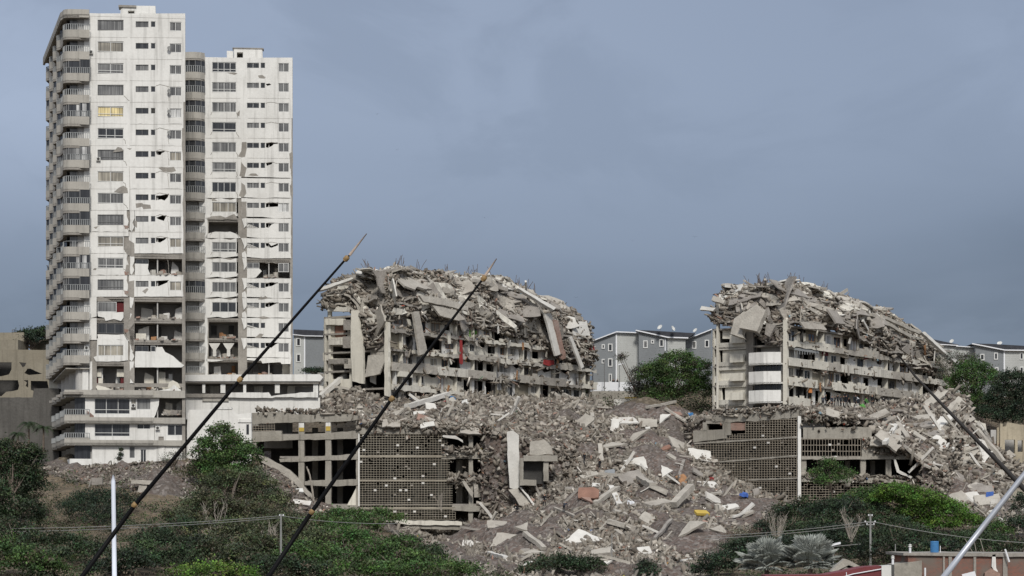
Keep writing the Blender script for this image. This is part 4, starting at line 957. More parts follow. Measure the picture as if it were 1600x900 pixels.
def ruin(name, label, cpx, cY, endpx, farpx, lows, ridge, zlev, feature, full=(0, 1, 2, 3, 4), nochip=0):
    """corner at (cpx, cY); end face runs left to endpx, long face runs right and back to farpx"""
    root = empty(name, P(cpx, HZ, cY) + Vector((0, 8, zlev[0] - 3)), label, 'building')
    ux, uy = math.sin(R(34)), math.cos(R(34))
    LF = Frame(cpx, cY, ux, uy)                      # long face, u grows to the right and back
    EF = Frame(cpx, cY, uy, -ux)                     # end face, u grows to the right, negative values
    Lf = LF.uv(farpx); Le = -EF.uv(endpx)
    inn = Vector((-LF.nx, -LF.ny, 0))
    zb = zlev[0] - 3.2; ztop = zlev[-1]
    # --- intact storeys
    for li, z in enumerate(zlev):
        mb = MB(); poly = [LF.pt(0, z, .0), LF.pt(Lf, z, 0), LF.pt(Lf, z, -Le), LF.pt(0, z, -Le)]
        mb.prism(poly, (0, 0, -.28), 0); mb.build('floor_slab', 'raw', root)
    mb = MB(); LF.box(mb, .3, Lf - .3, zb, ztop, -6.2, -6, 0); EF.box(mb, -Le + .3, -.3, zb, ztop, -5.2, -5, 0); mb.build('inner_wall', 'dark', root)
    mb = MB(); LF.box(mb, 0, .3, zb, ztop, -Le, -Le + .3); LF.box(mb, Lf - .35, Lf, zb, ztop, -Le, -1.0, 0); LF.box(mb, 0, Lf - .4, zb, ztop, -Le, -Le + .25, 0); mb.build('rear_wall', 'plaster2', root)
    nb = int(Lf / 4.6)
    for i in range(nb + 1):
        u = .35 + i * (Lf - .9) / nb
        mb = MB(); LF.box(mb, u - .22, u + .22, zb, ztop - .28, -1.7, -1.25, 0); mb.build('column', 'raw', root)
    for i in range(nb):     # party walls that break the balconies into flats
        if rnd.random() < .6:
            u = .35 + (i + .5) * (Lf - .9) / nb
            for li in range(len(zlev) - 1):
                if rnd.random() < .6: mb = MB(); LF.box(mb, u - .08, u + .08, zlev[li], zlev[li + 1] - .3, -1.2, -.2, 0); mb.build('party_wall', 'plaster2', root)
    lv = [zlev[0] - 2.85] + list(zlev)
    for li in range(len(lv) - 1):
        z0, z1 = lv[li], lv[li + 1] - .3
        # recessed wall with openings
        bays = []; u = .4
        while u < Lf - 2:
            wd = rnd.uniform(2.2, 4.2); bays.append((u, min(u + wd, Lf - .4))); u += wd
        mbg = []
        for (ua, ub) in bays:
            mbw = MB(); mw = rnd.choice(['plaster', 'plaster2', 'plaster2', 'plaster', 'beige', 'room'])
            t = rnd.random(); c = (ua + ub) / 2; hw = (ub - ua) / 2
            if t < .11: continue                                   # open room
            if t < .55:                                            # door-window
                LF.poly(mbw, [(ua, z0), (ub, z0), (ub, z1), (ua, z1)], -.92, -.8, 0, 1, [[(c - hw * .62, z0 + .05), (c + hw * .62, z0 + .05), (c + hw * .62, z1 - .35), (c - hw * .62, z1 - .35)]], px=False)
                mbg.append((c - hw * .62, c + hw * .62, z0 + .05, z1 - .35))
            elif t < .85:
                LF.poly(mbw, [(ua, z0), (ub, z0), (ub, z1), (ua, z1)], -.92, -.8, 0, 1, [[(c - hw * .55, z0 + 1.0), (c + hw * .55, z0 + 1.0), (c + hw * .55, z1 - .4), (c - hw * .55, z1 - .4)]], px=False)
                mbg.append((c - hw * .55, c + hw * .55, z0 + 1.0, z1 - .4))
            else: LF.poly(mbw, [(ua, z0), (ub, z0), (ub, z1 - rnd.uniform(0, .8)), (c, z1 - rnd.uniform(0, 1.0)), (ua, z1)], -.92, -.8, 0, 1, px=False, rough=.1)
            mbw.build('recessed_wall', [mw, 'raw'], root)
        for (ua, ub, za, zc) in mbg:
            r_ = rnd.random()
            if r_ < .25: continue
            f = MB(); b = .06
            LF.box(f, ua, ub, za, za + b, -.9, -.82); LF.box(f, ua, ub, zc - b, zc, -.9, -.82)
            for uu in (ua, (ua + ub) / 2 - b / 2, ub - b): LF.box(f, uu, uu + b, za + b, zc - b, -.9, -.82)
            o = f.build('window', rnd.choice(['frame', 'frameg', 'wood']), root); g = MB(); LF.box(g, ua + .02, ub - .02, za + .02, zc - .02, -.88, -.86); g.build('pane', rnd.choice(['glass', 'glassd', 'glassd', 'glassb', 'glassw']) if r_ > .35 else 'glassd', o)
        # parapet of this level, in stretches, some broken or missing
        if li >= 1 or True:
            zz = lv[li]; u = -.4
            while u < Lf:
                wd = rnd.uniform(4.5, 10); ue = min(u + wd, Lf + .2)
                broke = (u > Lf * .72 and li >= 2) or li not in full
                if li == len(lv) - 2 and rnd.random() < .5: broke = True
                if rnd.random() < (.07 if li in full else .35): u = ue; continue
                hgt = .85 if not broke else rnd.choice([.1, .2, .45])
                top = [(ue - .03, zz + hgt + rnd.uniform(-.04, .04)), (u + .03, zz + hgt + rnd.uniform(-.04, .04))]
                mb = MB(); LF.poly(mb, [(u + .03, zz - .42), (ue - .03, zz - .42)] + top, -.02, .16 + rnd.uniform(0, .05), 0, 0, rough=.02 if not broke else .14, px=False)
                for k in range(int(wd / 1.8)):
                    if rnd.random() < .25: LF.box(mb, u + .5 + k * 1.7, u + .5 + k * 1.7 + rnd.uniform(.5, 1.4), zz + hgt, zz + hgt + rnd.uniform(.1, .5), -.1, .1)
                mb.build('parapet', rnd.choice(['ruinband', 'plaster2', 'plaster2', 'slab', 'ruinband'] if len(full) > 2 else ['ruinband', 'slab', 'plaster2', 'raw']), root); u = ue
    # clutter along the balcony edges
    pe = []
    for li in range(len(lv) - 1):
        n = 480; u = rng.uniform(-.3, Lf, n); d_ = rng.uniform(-.8, .35, n); zz = lv[li] + rng.exponential(.22, n) - (d_ > .16) * rng.uniform(.3, 1.4, n)
        u = np.where(rng.random(n) < .6, np.round(u / 3.7 + rng.normal(size=n) * .12) * 3.7, u)
        pe.append(np.stack([LF.ox + LF.ux * u + LF.nx * d_, LF.oy + LF.uy * u + LF.ny * d_, zz], 1))
    chips('rubble', np.concatenate(pe), .07, .9, parent=root, power=3.5, elong=.5)['kind'] = 'stuff'
    for k in range(34 if len(full) < 3 else 16):      # loose panels, boards and sheets leaning or dangling on the long face
        u = rnd.uniform(1, Lf - 1); li = rnd.choice(range(1, len(lv))); z = lv[li] - rnd.uniform(.2, 1.6); w_, h_ = rnd.uniform(.2, .8), rnd.uniform(.6, 1.9); sk_ = rnd.uniform(-.7, .7)
        mb = MB(); LF.poly(mb, [(u, z), (u + w_, z + rnd.uniform(-.3, .3)), (u + w_ + sk_, z + h_), (u + sk_, z + h_ + rnd.uniform(-.2, .3))], .18, .28, 0, px=False, rough=.05); mb.build('loose_panel', rnd.choice(['slab', 'slabdark', 'plaster2', 'slabwhite', 'raw', 'wood']), root)
    # ---------- end face
    feature(root, LF, EF, Lf, Le, lv)
    # ---------- the pancaked upper storeys, swept round end face, corner and long face
    per = []; nE = 26; 
    for i in range(nE): t = i / nE; u = -Le * (1 - t); per.append((EF.pt(u, 0, -.1), Vector((EF.nx, EF.ny, 0))))
    nL = 110
    for i in range(nL + 1): u = Lf * i / nL; per.append((LF.pt(u, 0, -.1), Vector((LF.nx, LF.ny, 0))))
    # smooth the normals round the corner
    ns = [p[1] for p in per]
    for it in range(5): ns = [(ns[max(i - 1, 0)] + ns[i] + ns[min(i + 1, len(ns) - 1)]).normalized() for i in range(len(ns))]
    RI = 5.6
    prof = []
    for i, (p, _) in enumerate(per):
        n = ns[i]; x, y = p.x, p.y; pxl = 800 + F * x / y
        zl = (HZ - interp(lows, pxl)) * y / F
        q = p - n * RI; pxr = 800 + F * q.x / q.y; zr = (HZ - interp(ridge, pxr)) * q.y / F
        prof.append((p, n, zl, zr))
    TH = [0, .12, .24, .36, .48, .6, .72, .84, .93, 1.0]
    def surf(i, th):      # i float index, th 0..1 quarter turn, beyond 1 flat inwards
        i = max(0, min(len(prof) - 1.001, i)); k = int(i); f = i - k
        p = prof[k][0].lerp(prof[k + 1][0], f); n = prof[k][1].lerp(prof[k + 1][1], f).normalized(); zl = prof[k][2] * (1 - f) + prof[k + 1][2] * f; zr = prof[k][3] * (1 - f) + prof[k + 1][3] * f
        if th <= 1:
            an = th * math.pi / 2; r = p - n * RI * (1 - math.cos(an)) ** .85 + n * .25 * math.sin(2 * an); z = zl + (zr - zl) * math.sin(an) ** .92
        else: r = p - n * RI * th; z = zr - .4 * (th - 1)
        b = mnoise.fractal(Vector((r.x * .22, r.y * .22, z * .3)), 1, 2, 4)
        return Vector((r.x, r.y, z)) + n * b * 1.5 + Vector((0, 0, b * .5 * min(1, th * 2)))
    def nrm(i, th):
        a = surf(i + .6, th) - surf(i - .6, th); b = surf(i, min(th + .06, 1.2)) - surf(i, th - .06); nn = b.cross(a); 
        nn.normalize()
        if nn.dot(prof[int(max(0, min(i, len(prof) - 1)))][1] + Vector((0, 0, .8))) < 0: nn = -nn
        return nn, a.normalized()
    ths = list(np.linspace(0, 1, 22)) + [1.3, 1.7, 2.1]
    ni = len(prof); vs = []
    for i in range(ni):
        for th in ths: vs.append(surf(i, th))
    vs = np.array([[*v] for v in vs]); idx = np.arange(len(vs)).reshape(ni, len(ths))
    q = np.stack([idx[:-1, :-1], idx[1:, :-1], idx[1:, 1:], idx[:-1, 1:]], -1).reshape(-1, 4)
    core = np_mesh('crushed_storeys', vs, q, ['rubble'], parent=root)
    # pieces of the crushed floors: chips over the surface
    npt = 46000; I = rng.uniform(0, ni - 1.01, npt); T_ = rng.uniform(0, 1.25, npt) ** .9
    grid = vs.reshape(ni, len(ths), 3); tI = np.interp(T_, ths, np.arange(len(ths)))
    k = I.astype(int); f = (I - k)[:, None]; m_ = np.minimum(tI.astype(int), len(ths) - 2); h = (tI - m_)[:, None]
    pt = (grid[k, m_] * (1 - f) + grid[k + 1, m_] * f) * (1 - h) + (grid[k, m_ + 1] * (1 - f) + grid[k + 1, m_ + 1] * f) * h
    pt += rng.normal(size=pt.shape) * .18
    ta = np.gradient(grid[:, 8], axis=0); ta /= np.linalg.norm(ta, axis=1)[:, None]; dr = ta[k] + np.array([0, 0, -.25]) * rng.random((npt, 1))
    chips('rubble', pt, .07, 1.05, elong=.24, parent=root, power=4.8, white=1.1, dirs=dr, tint=1.12)['kind'] = 'stuff'
    # crushed floor slabs lying one above the other, their edges showing as wavy layers
    for lev in np.linspace(.03, .9, 11):
        i = rnd.uniform(0, 4)
        while i < ni - 5:
            ln = rnd.uniform(7, 20); e = min(i + ln, ni - 1.1); w_ = rnd.uniform(.9, 2.2); sag = rnd.uniform(-.05, .07); tilt = rnd.uniform(-.3, .1)
            n_ = max(3, int(ln / 1.4)); mb = MB(); top = []
            for j in range(n_ + 1):
                t = j / n_; ii = i + (e - i) * t; th = min(1, max(.0, lev + sag * math.sin(t * 3.1) + rnd.uniform(-.015, .015)))
                p = surf(ii, th); n = prof[int(ii)][1]
                o = p + n * (w_ * .34 * rnd.uniform(.6, 1.2)); o.z += tilt * .5 - .1; inn_ = p - n * 1.6; inn_.z += .1
                top.append((o, inn_))
            tk = rnd.uniform(.16, .3)
            for (a, b), (c, d_) in zip(top[:-1], top[1:]):
                dz = Vector((0, 0, tk)); mb.box8([a, c, d_, b, a + dz, c + dz, d_ + dz, b + dz], 0)
            mb.build('crushed_floor', rnd.choice(['slab', 'slabdark', 'slab', 'raw']), root)
            i = e + rnd.uniform(-1, 4)
    # long bent floor sheets sagging along the heap, down towards the far end
    for k in range(26):
        i0 = rnd.uniform(2, ni - 30); ln = rnd.uniform(12, 30); th0 = rnd.uniform(.35, 1.0); dth = -rnd.uniform(.1, .5); hw = rnd.uniform(.035, .075); n_ = 12; mb = MB(); rows_ = []
        wob = rnd.uniform(0, 6)
        for j in range(n_ + 1):
            t = j / n_; ii = min(ni - 2, i0 + ln * t); th = max(.04, th0 + dth * t ** 1.6 + .015 * math.sin(t * 5 + wob)); nn = prof[int(ii)][1] * (1 - th * .7) + Vector((0, 0, th)); nn.normalize()
            a = surf(ii, max(.02, th - hw * rnd.uniform(.8, 1.15))); b = surf(ii, min(1.15, th + hw * rnd.uniform(.8, 1.15))); lift = .32 + .18 * math.sin(t * 4 + wob); rows_.append((a + nn * lift, b + nn * (lift + .12), nn))
        tk = rnd.uniform(.14, .26)
        for (a, b, n1), (c, d_, n2) in zip(rows_[:-1], rows_[1:]): mb.box8([a, c, d_, b, a + n1 * tk, c + n2 * tk, d_ + n2 * tk, b + n1 * tk], 0)
        mb.build('draped_floor', rnd.choice(['slab', 'slab', 'slabdark', 'raw', 'ruinband']), root)
    return root, LF, EF, Lf, Le, surf, nrm, ni

ZONES_ = ['at the left end', 'left of the centre', 'near the centre', 'right of the centre', 'at the right end']
def autolab(kind, m, s, p, where, x0, x1, rowname=None):
    px, py = proj(p.x, p.y, p.z); z = ZONES[max(0, min(4, int((px - x0) / (x1 - x0) * 5)))]
    col = {'slab': 'light grey', 'slabdark': 'dark dusty', 'slabwhite': 'pale', 'ruinband': 'cream', 'brick': 'reddish', 'raw': 'grey'}.get(m, 'grey')
    sz = 'small' if s < .9 else ('medium' if s < 1.5 else 'large')
    return '%s %s concrete %s %s of %s' % (sz, col, kind, z, where)
def plates(res, n, lab, grp, smin=1.1, smax=3.4, mats=('slab', 'slab', 'slabdark', 'slab', 'slab', 'slabdark', 'ruinband', 'slabwhite')):
    root, LF, EF, Lf, Le, surf, nrm, ni = res
    for k in range(n):
        i = rnd.uniform(1, ni - 2); th = rnd.uniform(.05, 1.02) ** .8
        nn, tt = nrm(i, min(th, 1)); p = surf(i, th) + nn * .25
        nn = (nn + Vector((rnd.uniform(-.3, .3), rnd.uniform(-.3, .3), rnd.uniform(-.15, .4)))).normalized()
        tt = (tt + Vector((rnd.uniform(-.5, .5), rnd.uniform(-.5, .5), rnd.uniform(-.5, .5)))); tt = (tt - nn * tt.dot(nn)).normalized()
        s = smin + (smax - smin) * rnd.random() ** 1.8
        if rnd.random() < .22:
            m_ = rnd.choice(mats); ln = s * 1.3; dr = (tt + Vector((0, 0, -.5 * rnd.random()))).normalized()
            beam(p - dr * ln, p + dr * ln, rnd.uniform(.2, .4), rnd.uniform(.25, .5), m_, autolab('beam', m_, s, p, lab[2], lab[3], lab[4]), grp[1])
        else: m_ = rnd.choice(mats); slab_piece(p, tt, None, nn, s, s * rnd.uniform(.4, .8), rnd.uniform(.14, .28), m_, label=autolab('slab', m_, s, p, lab[2], lab[3], lab[4]), group=grp[0], sides=rnd.choice([None, 5, 3, 5]))
def rebars(res, n, irange, thr, lab, grp, up=True):
    root, LF, EF, Lf, Le, surf, nrm, ni = res
    for k in range(n):
        i = rnd.uniform(*irange); th = rnd.uniform(*thr); p = surf(i, th); nn = nrm(i, min(th, 1))[0]
        mb = MB(); m_ = rnd.randint(3, 7) if up else rnd.randint(1, 3)
        lean = Vector((rnd.uniform(-.8, .8), rnd.uniform(-.3, .3), 0))
        for j in range(m_):
            L_ = rnd.uniform(1.2, 2.8) if up else rnd.uniform(2, 6); pts = []; c = Vector((rnd.uniform(-.6, .6), 0, 0)); s0 = p + Vector((rnd.uniform(-.6, .6), rnd.uniform(-.3, .3), -.3))
            for q in range(5):
                t = q / 4
                if up: pts.append(s0 + (lean * t * L_ * .5) + Vector((0, 0, L_ * t)) + c * t * t * L_ * .5)
                else: pts.append(s0 + nn * (.3 + .5 * t) + Vector((0, 0, .3)) + Vector((c.x * .8 * t, 0, -L_ * t)) + Vector((rnd.uniform(-.1, .1), 0, 0)))
            mb.tube(pts, .035 if up else .03, 0, 4)
        px_, _ = proj(p.x, p.y, p.z); zz_ = ZONES[max(0, min(4, int((px_ - (500 if res is resA else 1095)) / (430 if res is resA else 395) * 5)))]
        props(mb.build('bent_rebar', 'rebar'), lab + ' ' + zz_, 'rebar', grp)

# ---- ruin A
def featA(root, LF, EF, Lf, Le, lv):
    # end face: left column stack with small balconies, px 505-545; broken middle
    wl = MB()
    EF.poly(wl, [(513, 500), (548, 505), (548, 640), (513, 640)], -.5, -.3, 0, 1, [rect(521, 509, 541, 525), rect(518, 541, 546, 560), rect(518, 570, 544, 592)]); wl.build('end_wall', ['plaster2', 'raw'], root)
    mb = MB(); EF.pbox(mb, 513, 478, 516.5, 640, -.4, 0); mb.build('column', 'plaster2', root)
    mb = MB(); EF.pbox(mb, 522, 509, 538, 526, -.34, -.28); mb.build('shutter', 'terracotta', root)
    for (x0, y0, x1, y1, m) in [(515, 480, 545, 487, 'ruinband'), (512, 498, 539, 508, 'plaster2'), (517, 529, 538, 539, 'ruinband'), (516, 561, 547, 569, 'raw'), (540, 500, 551, 516, 'slabdark'), (539, 526, 550, 544, 'slabdark'), (541, 560, 554, 576, 'slab')]:
        mb = MB(); EF.poly(mb, rect(x0, y0, x1, y1), -.3, .5, 0, rough=.05); mb.build('balcony', m, root)
    mb = MB(); EF.pbox(mb, 504, 485, 506, 620, -1.5, -1.2); mb.build('column', 'plaster2', root)
    for (x0, y0, x1, y1) in [(505, 508, 512, 523), (504, 551, 512, 563), (505, 584, 512, 596)]: mb = MB(); EF.pbox(mb, x0, y0, x1, y1, -1.2, -.1); mb.build('balcony', 'ruinband', root)
    for (x0, y0, x1, y1) in [(506, 534, 511.5, 550), (506, 565, 511.5, 583)]: window(EF, root, x0, y0, x1, y1, 'glass', 1, d=-1.0)
    # tall pier pieces in the torn middle of the end face
    mb = MB(); EF.poly(mb, [(553, 486), (563, 485), (566, 515), (571, 540), (572, 600), (555, 596), (552, 540)], .2, .7, 0, rough=.05); mb.build('torn_wall', 'plaster2', root)
    mb = MB(); EF.poly(mb, [(578, 528), (603, 524), (608, 545), (601, 556), (579, 556)], -.9, -.1, 0, rough=.05); mb.build('balcony', 'slab', root)
    mb = MB(); EF.poly(mb, [(571, 540), (580, 540), (580, 600), (571, 596)], -1.3, -1.1, 0, rough=.05); EF.pbox(mb, 604, 575, 612, 610, -1.2, -.9, 0); mb.build('torn_wall', 'plaster', root)
    mb = MB(); LF.pbox(mb, 622, 580, 642, 590, -.2, .3, 0); mb.build('parapet', 'plaster2', root)
LOWA = [(500, 486), (512, 482), (540, 482), (554, 500), (562, 535), (590, 548), (604, 535), (612, 500), (630, 492), (650, 498), (700, 505), (730, 510), (760, 514), (800, 526), (835, 530), (860, 556), (880, 562), (905, 570), (940, 575)]
RIDA = [(496, 465), (505, 455), (520, 444), (545, 436), (580, 428), (620, 424), (660, 428), (700, 433), (740, 433), (780, 442), (805, 452), (830, 466), (855, 472), (880, 487), (905, 497), (925, 500), (935, 520)]
zA = [20.5, 23.35, 26.2, 29.05, 31.6]
resA = ruin('collapsed_apartment_block', 'half collapsed grey apartment block in the middle, crushed upper floors draped like a dome', 614, 335, 506, 930, LOWA, RIDA, zA, featA, full=(2,))
plates(resA, 118, ('grey broken floor slab lying on the crushed top of the middle ruin', 'broken concrete beam lying on the crushed top of the middle ruin', "the middle ruin's crushed top", 500, 935), ('broken slabs on the middle ruin', 'broken beams on the middle ruin'))
rebars(resA, 12, (10, 120), (.95, 1.05), 'bent steel bars sticking up from the middle ruin', 'bent bars on the middle ruin')
rebars(resA, 26, (60, 95), (.2, .8), 'loose steel bars hanging down the middle ruin', 'hanging bars on the middle ruin', up=False)
rootA, LFA, EFA = resA[0], resA[1], resA[2]

# ---- ruin B
def featB(root, LF, EF, Lf, Le, lv):
    wl = MB()
    EF.poly(wl, [(1120, 508), (1180, 508), (1180, 636), (1120, 642)], -.6, -.4, 0, 1, [rect(1127, 515, 1142, 529), rect(1127, 546, 1166, 566), rect(1125, 576, 1166, 596), rect(1131, 605, 1166, 626), rect(1128, 633, 1160, 640)]); wl.build('end_wall', ['plaster2', 'raw'], root)
    mb = MB(); EF.pbox(mb, 1119.5, 470, 1123, 645, -.45, .05); mb.build('column', 'plaster2', root)
    mb = MB(); EF.poly(mb, rect(1166.5, 500, 1177, 640), -.4, .1, 0, rough=.04); mb.build('column', 'raw', root)
    mb = MB(); EF.pbox(mb, 1225, 500, 1231.5, 632, -.2, .35); mb.build('column', 'plaster2', root)
    for (y0, y1) in [(536, 545), (566, 577), (595, 604), (625, 634)]: mb = MB(); EF.pbox(mb, 1123, y0, 1168, y1, -.38, 0); mb.build('edge_beam', 'ruinband', root)
    for (y0, y1) in [(524, 536), (554, 566), (584, 595), (614, 625)]: mb = MB(); EF.pbox(mb, 1144, y0, 1164.5, y1, 0.05, .8); mb.build('balcony', 'plaster2', root)
    # leftmost strip of windows and parapet boxes, set back
    for (y0, y1) in [(529, 540), (558, 569), (588, 598), (618, 628)]: mb = MB(); EF.pbox(mb, 1111, y0, 1119, y1, -1.6, -.3); mb.build('balcony', 'plaster', root)
    for (y0, y1) in [(512, 528), (541, 557), (570, 587), (599, 617)]: window(EF, root, 1112, y0, 1118.5, y1, 'glass', 1, d=-1.3)
    # big white corner balconies px 1179-1224
    for (y0, y1) in [(550, 569.5), (580, 599.5), (609.5, 629.5)]:
        mb = MB()
        A = EF.pp(1179, y1, 0); a0 = EF.pp(1179, y1, 1.9); b0 = EF.pp(1204, y1, 2.3); c0 = EF.pp(1224.5, y1, .9); d0 = EF.pp(1224.5, y1, -.6); z0 = (HZ - y1) * 342 / F; z1 = (HZ - y0) * 342 / F
        ribbon(mb, [(p.x, p.y) for p in (c0, b0, a0, A)], z0, z1, .18); mb.prism([Vector((p.x, p.y, z0 + .25)) for p in (A, a0, b0, c0, d0)], (0, 0, -.22), 0); mb.build('corner_balcony', 'plaster', root)
    mb = MB(); EF.pbox(mb, 1178, 625, 1224, 645, -.6, -.2, 0); mb.build('column', 'dark', root)  # wide low block, not a column; near-black colour stands in for shade here
    mb = MB(); EF.pbox(mb, 1180, 540, 1224, 632, -2.0, -1.9, 0); mb.build('recessed_wall', 'room', root)
    for (y0, y1) in [(571, 580), (600, 609)]: window(EF, root, 1180, y0, 1223, y1, 'glassd', 5, d=.2, frame='frameg')
    mb = MB(); LF.pbox(mb, 1233, 595.5, 1269, 601, -.2, .0, 0); LF.pbox(mb, 1265, 601, 1269, 614, -.2, 0, 0); mb.build('orange_surround', 'orange', root)
    for x0 in (1241,): 
        mb = MB(); LF.pbox(mb, x0, 547, x0 + 38, 548.5, .0, .06, 0)
        for j in range(10): LF.pbox(mb, x0 + j * 4, 548.6, x0 + j * 4 + .8, 554, 0, .05)
        mb.build('railing', 'rail', root)
LOWB = [(1095, 500), (1120, 505), (1150, 512), (1170, 520), (1200, 540), (1222, 538), (1233, 508), (1260, 505), (1290, 512), (1320, 522), (1345, 532), (1370, 548), (1400, 560), (1430, 575), (1460, 585), (1492, 600)]
RIDB = [(1085, 480), (1098, 470), (1112, 457), (1140, 452), (1180, 449), (1225, 448), (1260, 455), (1290, 462), (1330, 476), (1370, 492), (1400, 510), (1425, 530), (1445, 553), (1465, 584), (1490, 618)]
zB = [18.6, 21.6, 24.6, 27.5, 30.4]
resB = ruin('collapsed_apartment_block', 'half collapsed apartment block at the right with white corner balconies under crushed floors', 1234, 342, 1113, 1488, LOWB, RIDB, zB, featB)
plates(resB, 112, ('grey broken floor slab lying on the crushed top of the right ruin', 'broken concrete beam lying on the crushed top of the right ruin', "the right ruin's crushed top", 1095, 1490), ('broken slabs on the right ruin', 'broken beams on the right ruin'))
rebars(resB, 12, (6, 70), (.95, 1.05), 'bent steel bars sticking up from the right ruin', 'bent bars on the right ruin')
rebars(resB, 18, (45, 110), (.2, .8), 'loose steel bars hanging down the right ruin', 'hanging bars on the right ruin', up=False)
rootB, LFB, EFB = resB[0], resB[1], resB[2]

# hero pieces, each at its own depth: pixel outline on a vertical-ish plane of the facade
def hero(fr, pts, d, th, m, label, name='broken_slab', cat='concrete slab', lean=0.0, rough=.06):
    """outline on the facade plane standing d in front of it; lean pushes the foot outwards"""
    uw = [fr.uw(*p) for p in pts]; zt = max(w_ for _, w_ in uw); uw = roughen(uw, rough)
    pl = [fr.pt(u, w_, d + (zt - w_) * lean) for u, w_ in uw]
    nv = Vector((fr.nx, fr.ny, lean)).normalized(); mb = MB(); mb.prism(pl, -nv * th, 0)
    return props(mb.build(name, m), label, cat)
hero(LFA, [(838, 491), (848, 490), (862, 553), (850, 557)], 1.6, .35, 'slabwhite', 'long pale wall strip hanging upright on the long face of the middle ruin', lean=.1)
hero(LFA, [(849, 500), (857, 502), (863, 553), (858, 554)], 1.9, .3, 'brick', 'pinkish brick strip hanging beside the long pale wall strip on the middle ruin', name='wall_strip', cat='wall piece', lean=.1)
hero(LFA, [(878, 528), (882, 526), (897, 574), (892, 577)], 1.5, .3, 'slabwhite', 'narrow white slab leaning near the far end of the middle ruin', lean=.1)
hero(EFA, [(607, 503), (612.5, 504), (613, 620), (607, 618)], 1.0, .6, 'plaster2', 'tall cream coloured pillar standing alone at the corner of the middle ruin', name='standing_pillar', cat='pillar')
hero(LFA, [(634, 488), (643, 487), (652, 550), (640, 556), (637, 520)], 1.4, .4, 'slab', 'tall grey slab hanging upright just right of the cream pillar', lean=.08)
hero(EFA, [(579, 556), (610, 553), (600, 585), (578, 590)], .6, .3, 'slab', 'grey balcony slab folded down in the torn end of the middle ruin', lean=.2)
hero(LFA, [(628, 432), (654, 433), (676, 451), (660, 452), (650, 448), (640, 453), (628, 447)], -1.5, .3, 'slab', 'big light grey roof slab tilted near the top of the middle ruin', lean=1.2)
hero(LFA, [(800, 451), (806, 450), (848, 482), (842, 486)], 1.0, .5, 'slabwhite', 'pale beam sloping down the skyline of the middle ruin', name='broken_beam', cat='concrete beam', lean=.6)
beam(LFA.pp(748, 437, -1), LFA.pp(800, 452, -1), .4, .6, 'slab', 'long roof beam bridging a gap on the skyline of the middle ruin')
hero(EFA, [(504, 456), (512, 449), (555, 434), (558, 436), (520, 452)], .8, .4, 'slabwhite', 'curved pale roof edge slab at the upper left shoulder of the middle ruin', lean=.4)
hero(LFA, [(645, 462), (690, 468), (720, 480), (718, 487), (690, 480), (650, 472)], 1.2, .3, 'slab', 'sagging long slab across the upper face of the middle ruin', lean=.3)
hero(LFA, [(664, 478), (700, 485), (712, 500), (700, 502), (672, 494)], 1.4, .3, 'slab', 'drooping grey floor slab below the sagging one on the middle ruin', lean=.35)
for (x0, y0, x1, y1, m, lb) in [(716, 531, 719, 570, 'red', 'long strip of red cloth hanging from a balcony of the middle ruin'), (919, 540, 925, 549, 'red', 'small red cloth at the far right edge of the middle ruin'), (871, 546, 880, 562, 'brick', 'pinkish blanket hanging inside the far end of the middle ruin'), (847, 562, 862, 572, 'red', 'dusty red rug over the parapet under the pale hanging strip')]:
    mb = MB(); LFA.poly(mb, [(x0, y0), (x1, y0 + 1), (x1 + 1, y1 - 2), ((x0 + x1) / 2, y1), (x0 - 1, y1 - 3)], .3, .42, 0, rough=.05); props(mb.build('cloth', m), lb, 'cloth')
mb = MB(); LFA.pbox(mb, 733, 514, 752, 527, -.9, -.8); mb.build('room_wall', 'greenwall', rootA)
mb = MB(); LFA.pbox(mb, 833, 571, 842, 588, -1.4, -1.3); mb.build('shutter', 'bluec', rootA)
# right ruin heroes
hero(EFB, [(1181, 490), (1197, 478), (1212, 487), (1204, 521), (1175, 515)], 3.0, .9, 'slab', 'thick grey roof block tilted over the corner of the right ruin', lean=.35)
hero(EFB, [(1160, 500), (1174, 488), (1181, 495), (1176, 524), (1180, 531), (1158, 524)], 2.4, .9, 'slab', 'second thick grey block, leaning left of the first over the right ruin', lean=.3)
hero(EFB, [(1207, 507), (1222, 509), (1214, 528), (1206, 524)], 2.0, .4, 'slabdark', 'small dark slab wedged under the tilted blocks of the right ruin', lean=.2)
hero(EFB, [(1102, 479), (1125, 482), (1121, 487), (1100, 485)], 1.2, .5, 'slabwhite', 'pale slab end jutting out at the upper left of the right ruin', lean=.3)
hero(EFB, [(1119, 463), (1140, 470), (1138, 476), (1118, 470)], 1.0, .5, 'slab', 'grey slab above the jutting pale end on the right ruin', lean=.5)
hero(LFB, [(1236, 502), (1273, 508), (1276, 516), (1240, 514)], 1.4, .25, 'slab', 'corrugated drooping awning slab over the top balcony of the right ruin', lean=.5)
hero(LFB, [(1426, 520), (1432, 519), (1464, 564), (1467, 574), (1458, 562)], 1.6, .5, 'slabwhite', 'long white slab sliding down the right shoulder of the right ruin', lean=.4)
hero(LFB, [(1433, 555), (1438, 558), (1465, 615), (1462, 619), (1440, 590)], 4.0, .5, 'slab', 'long curved grey slab sliding below the white one on the right ruin', lean=.3)
hero(LFB, [(1282, 483), (1296, 487), (1298, 508), (1284, 506)], 1.2, .3, 'slabdark', 'square grey slab lying on the upper face of the right ruin', lean=.6)
hero(LFB, [(1364, 476), (1371, 475), (1373, 492), (1364, 492)], -2.5, .7, 'slab', 'short column stump standing on the skyline of the right ruin', name='column_stump', cat='column')
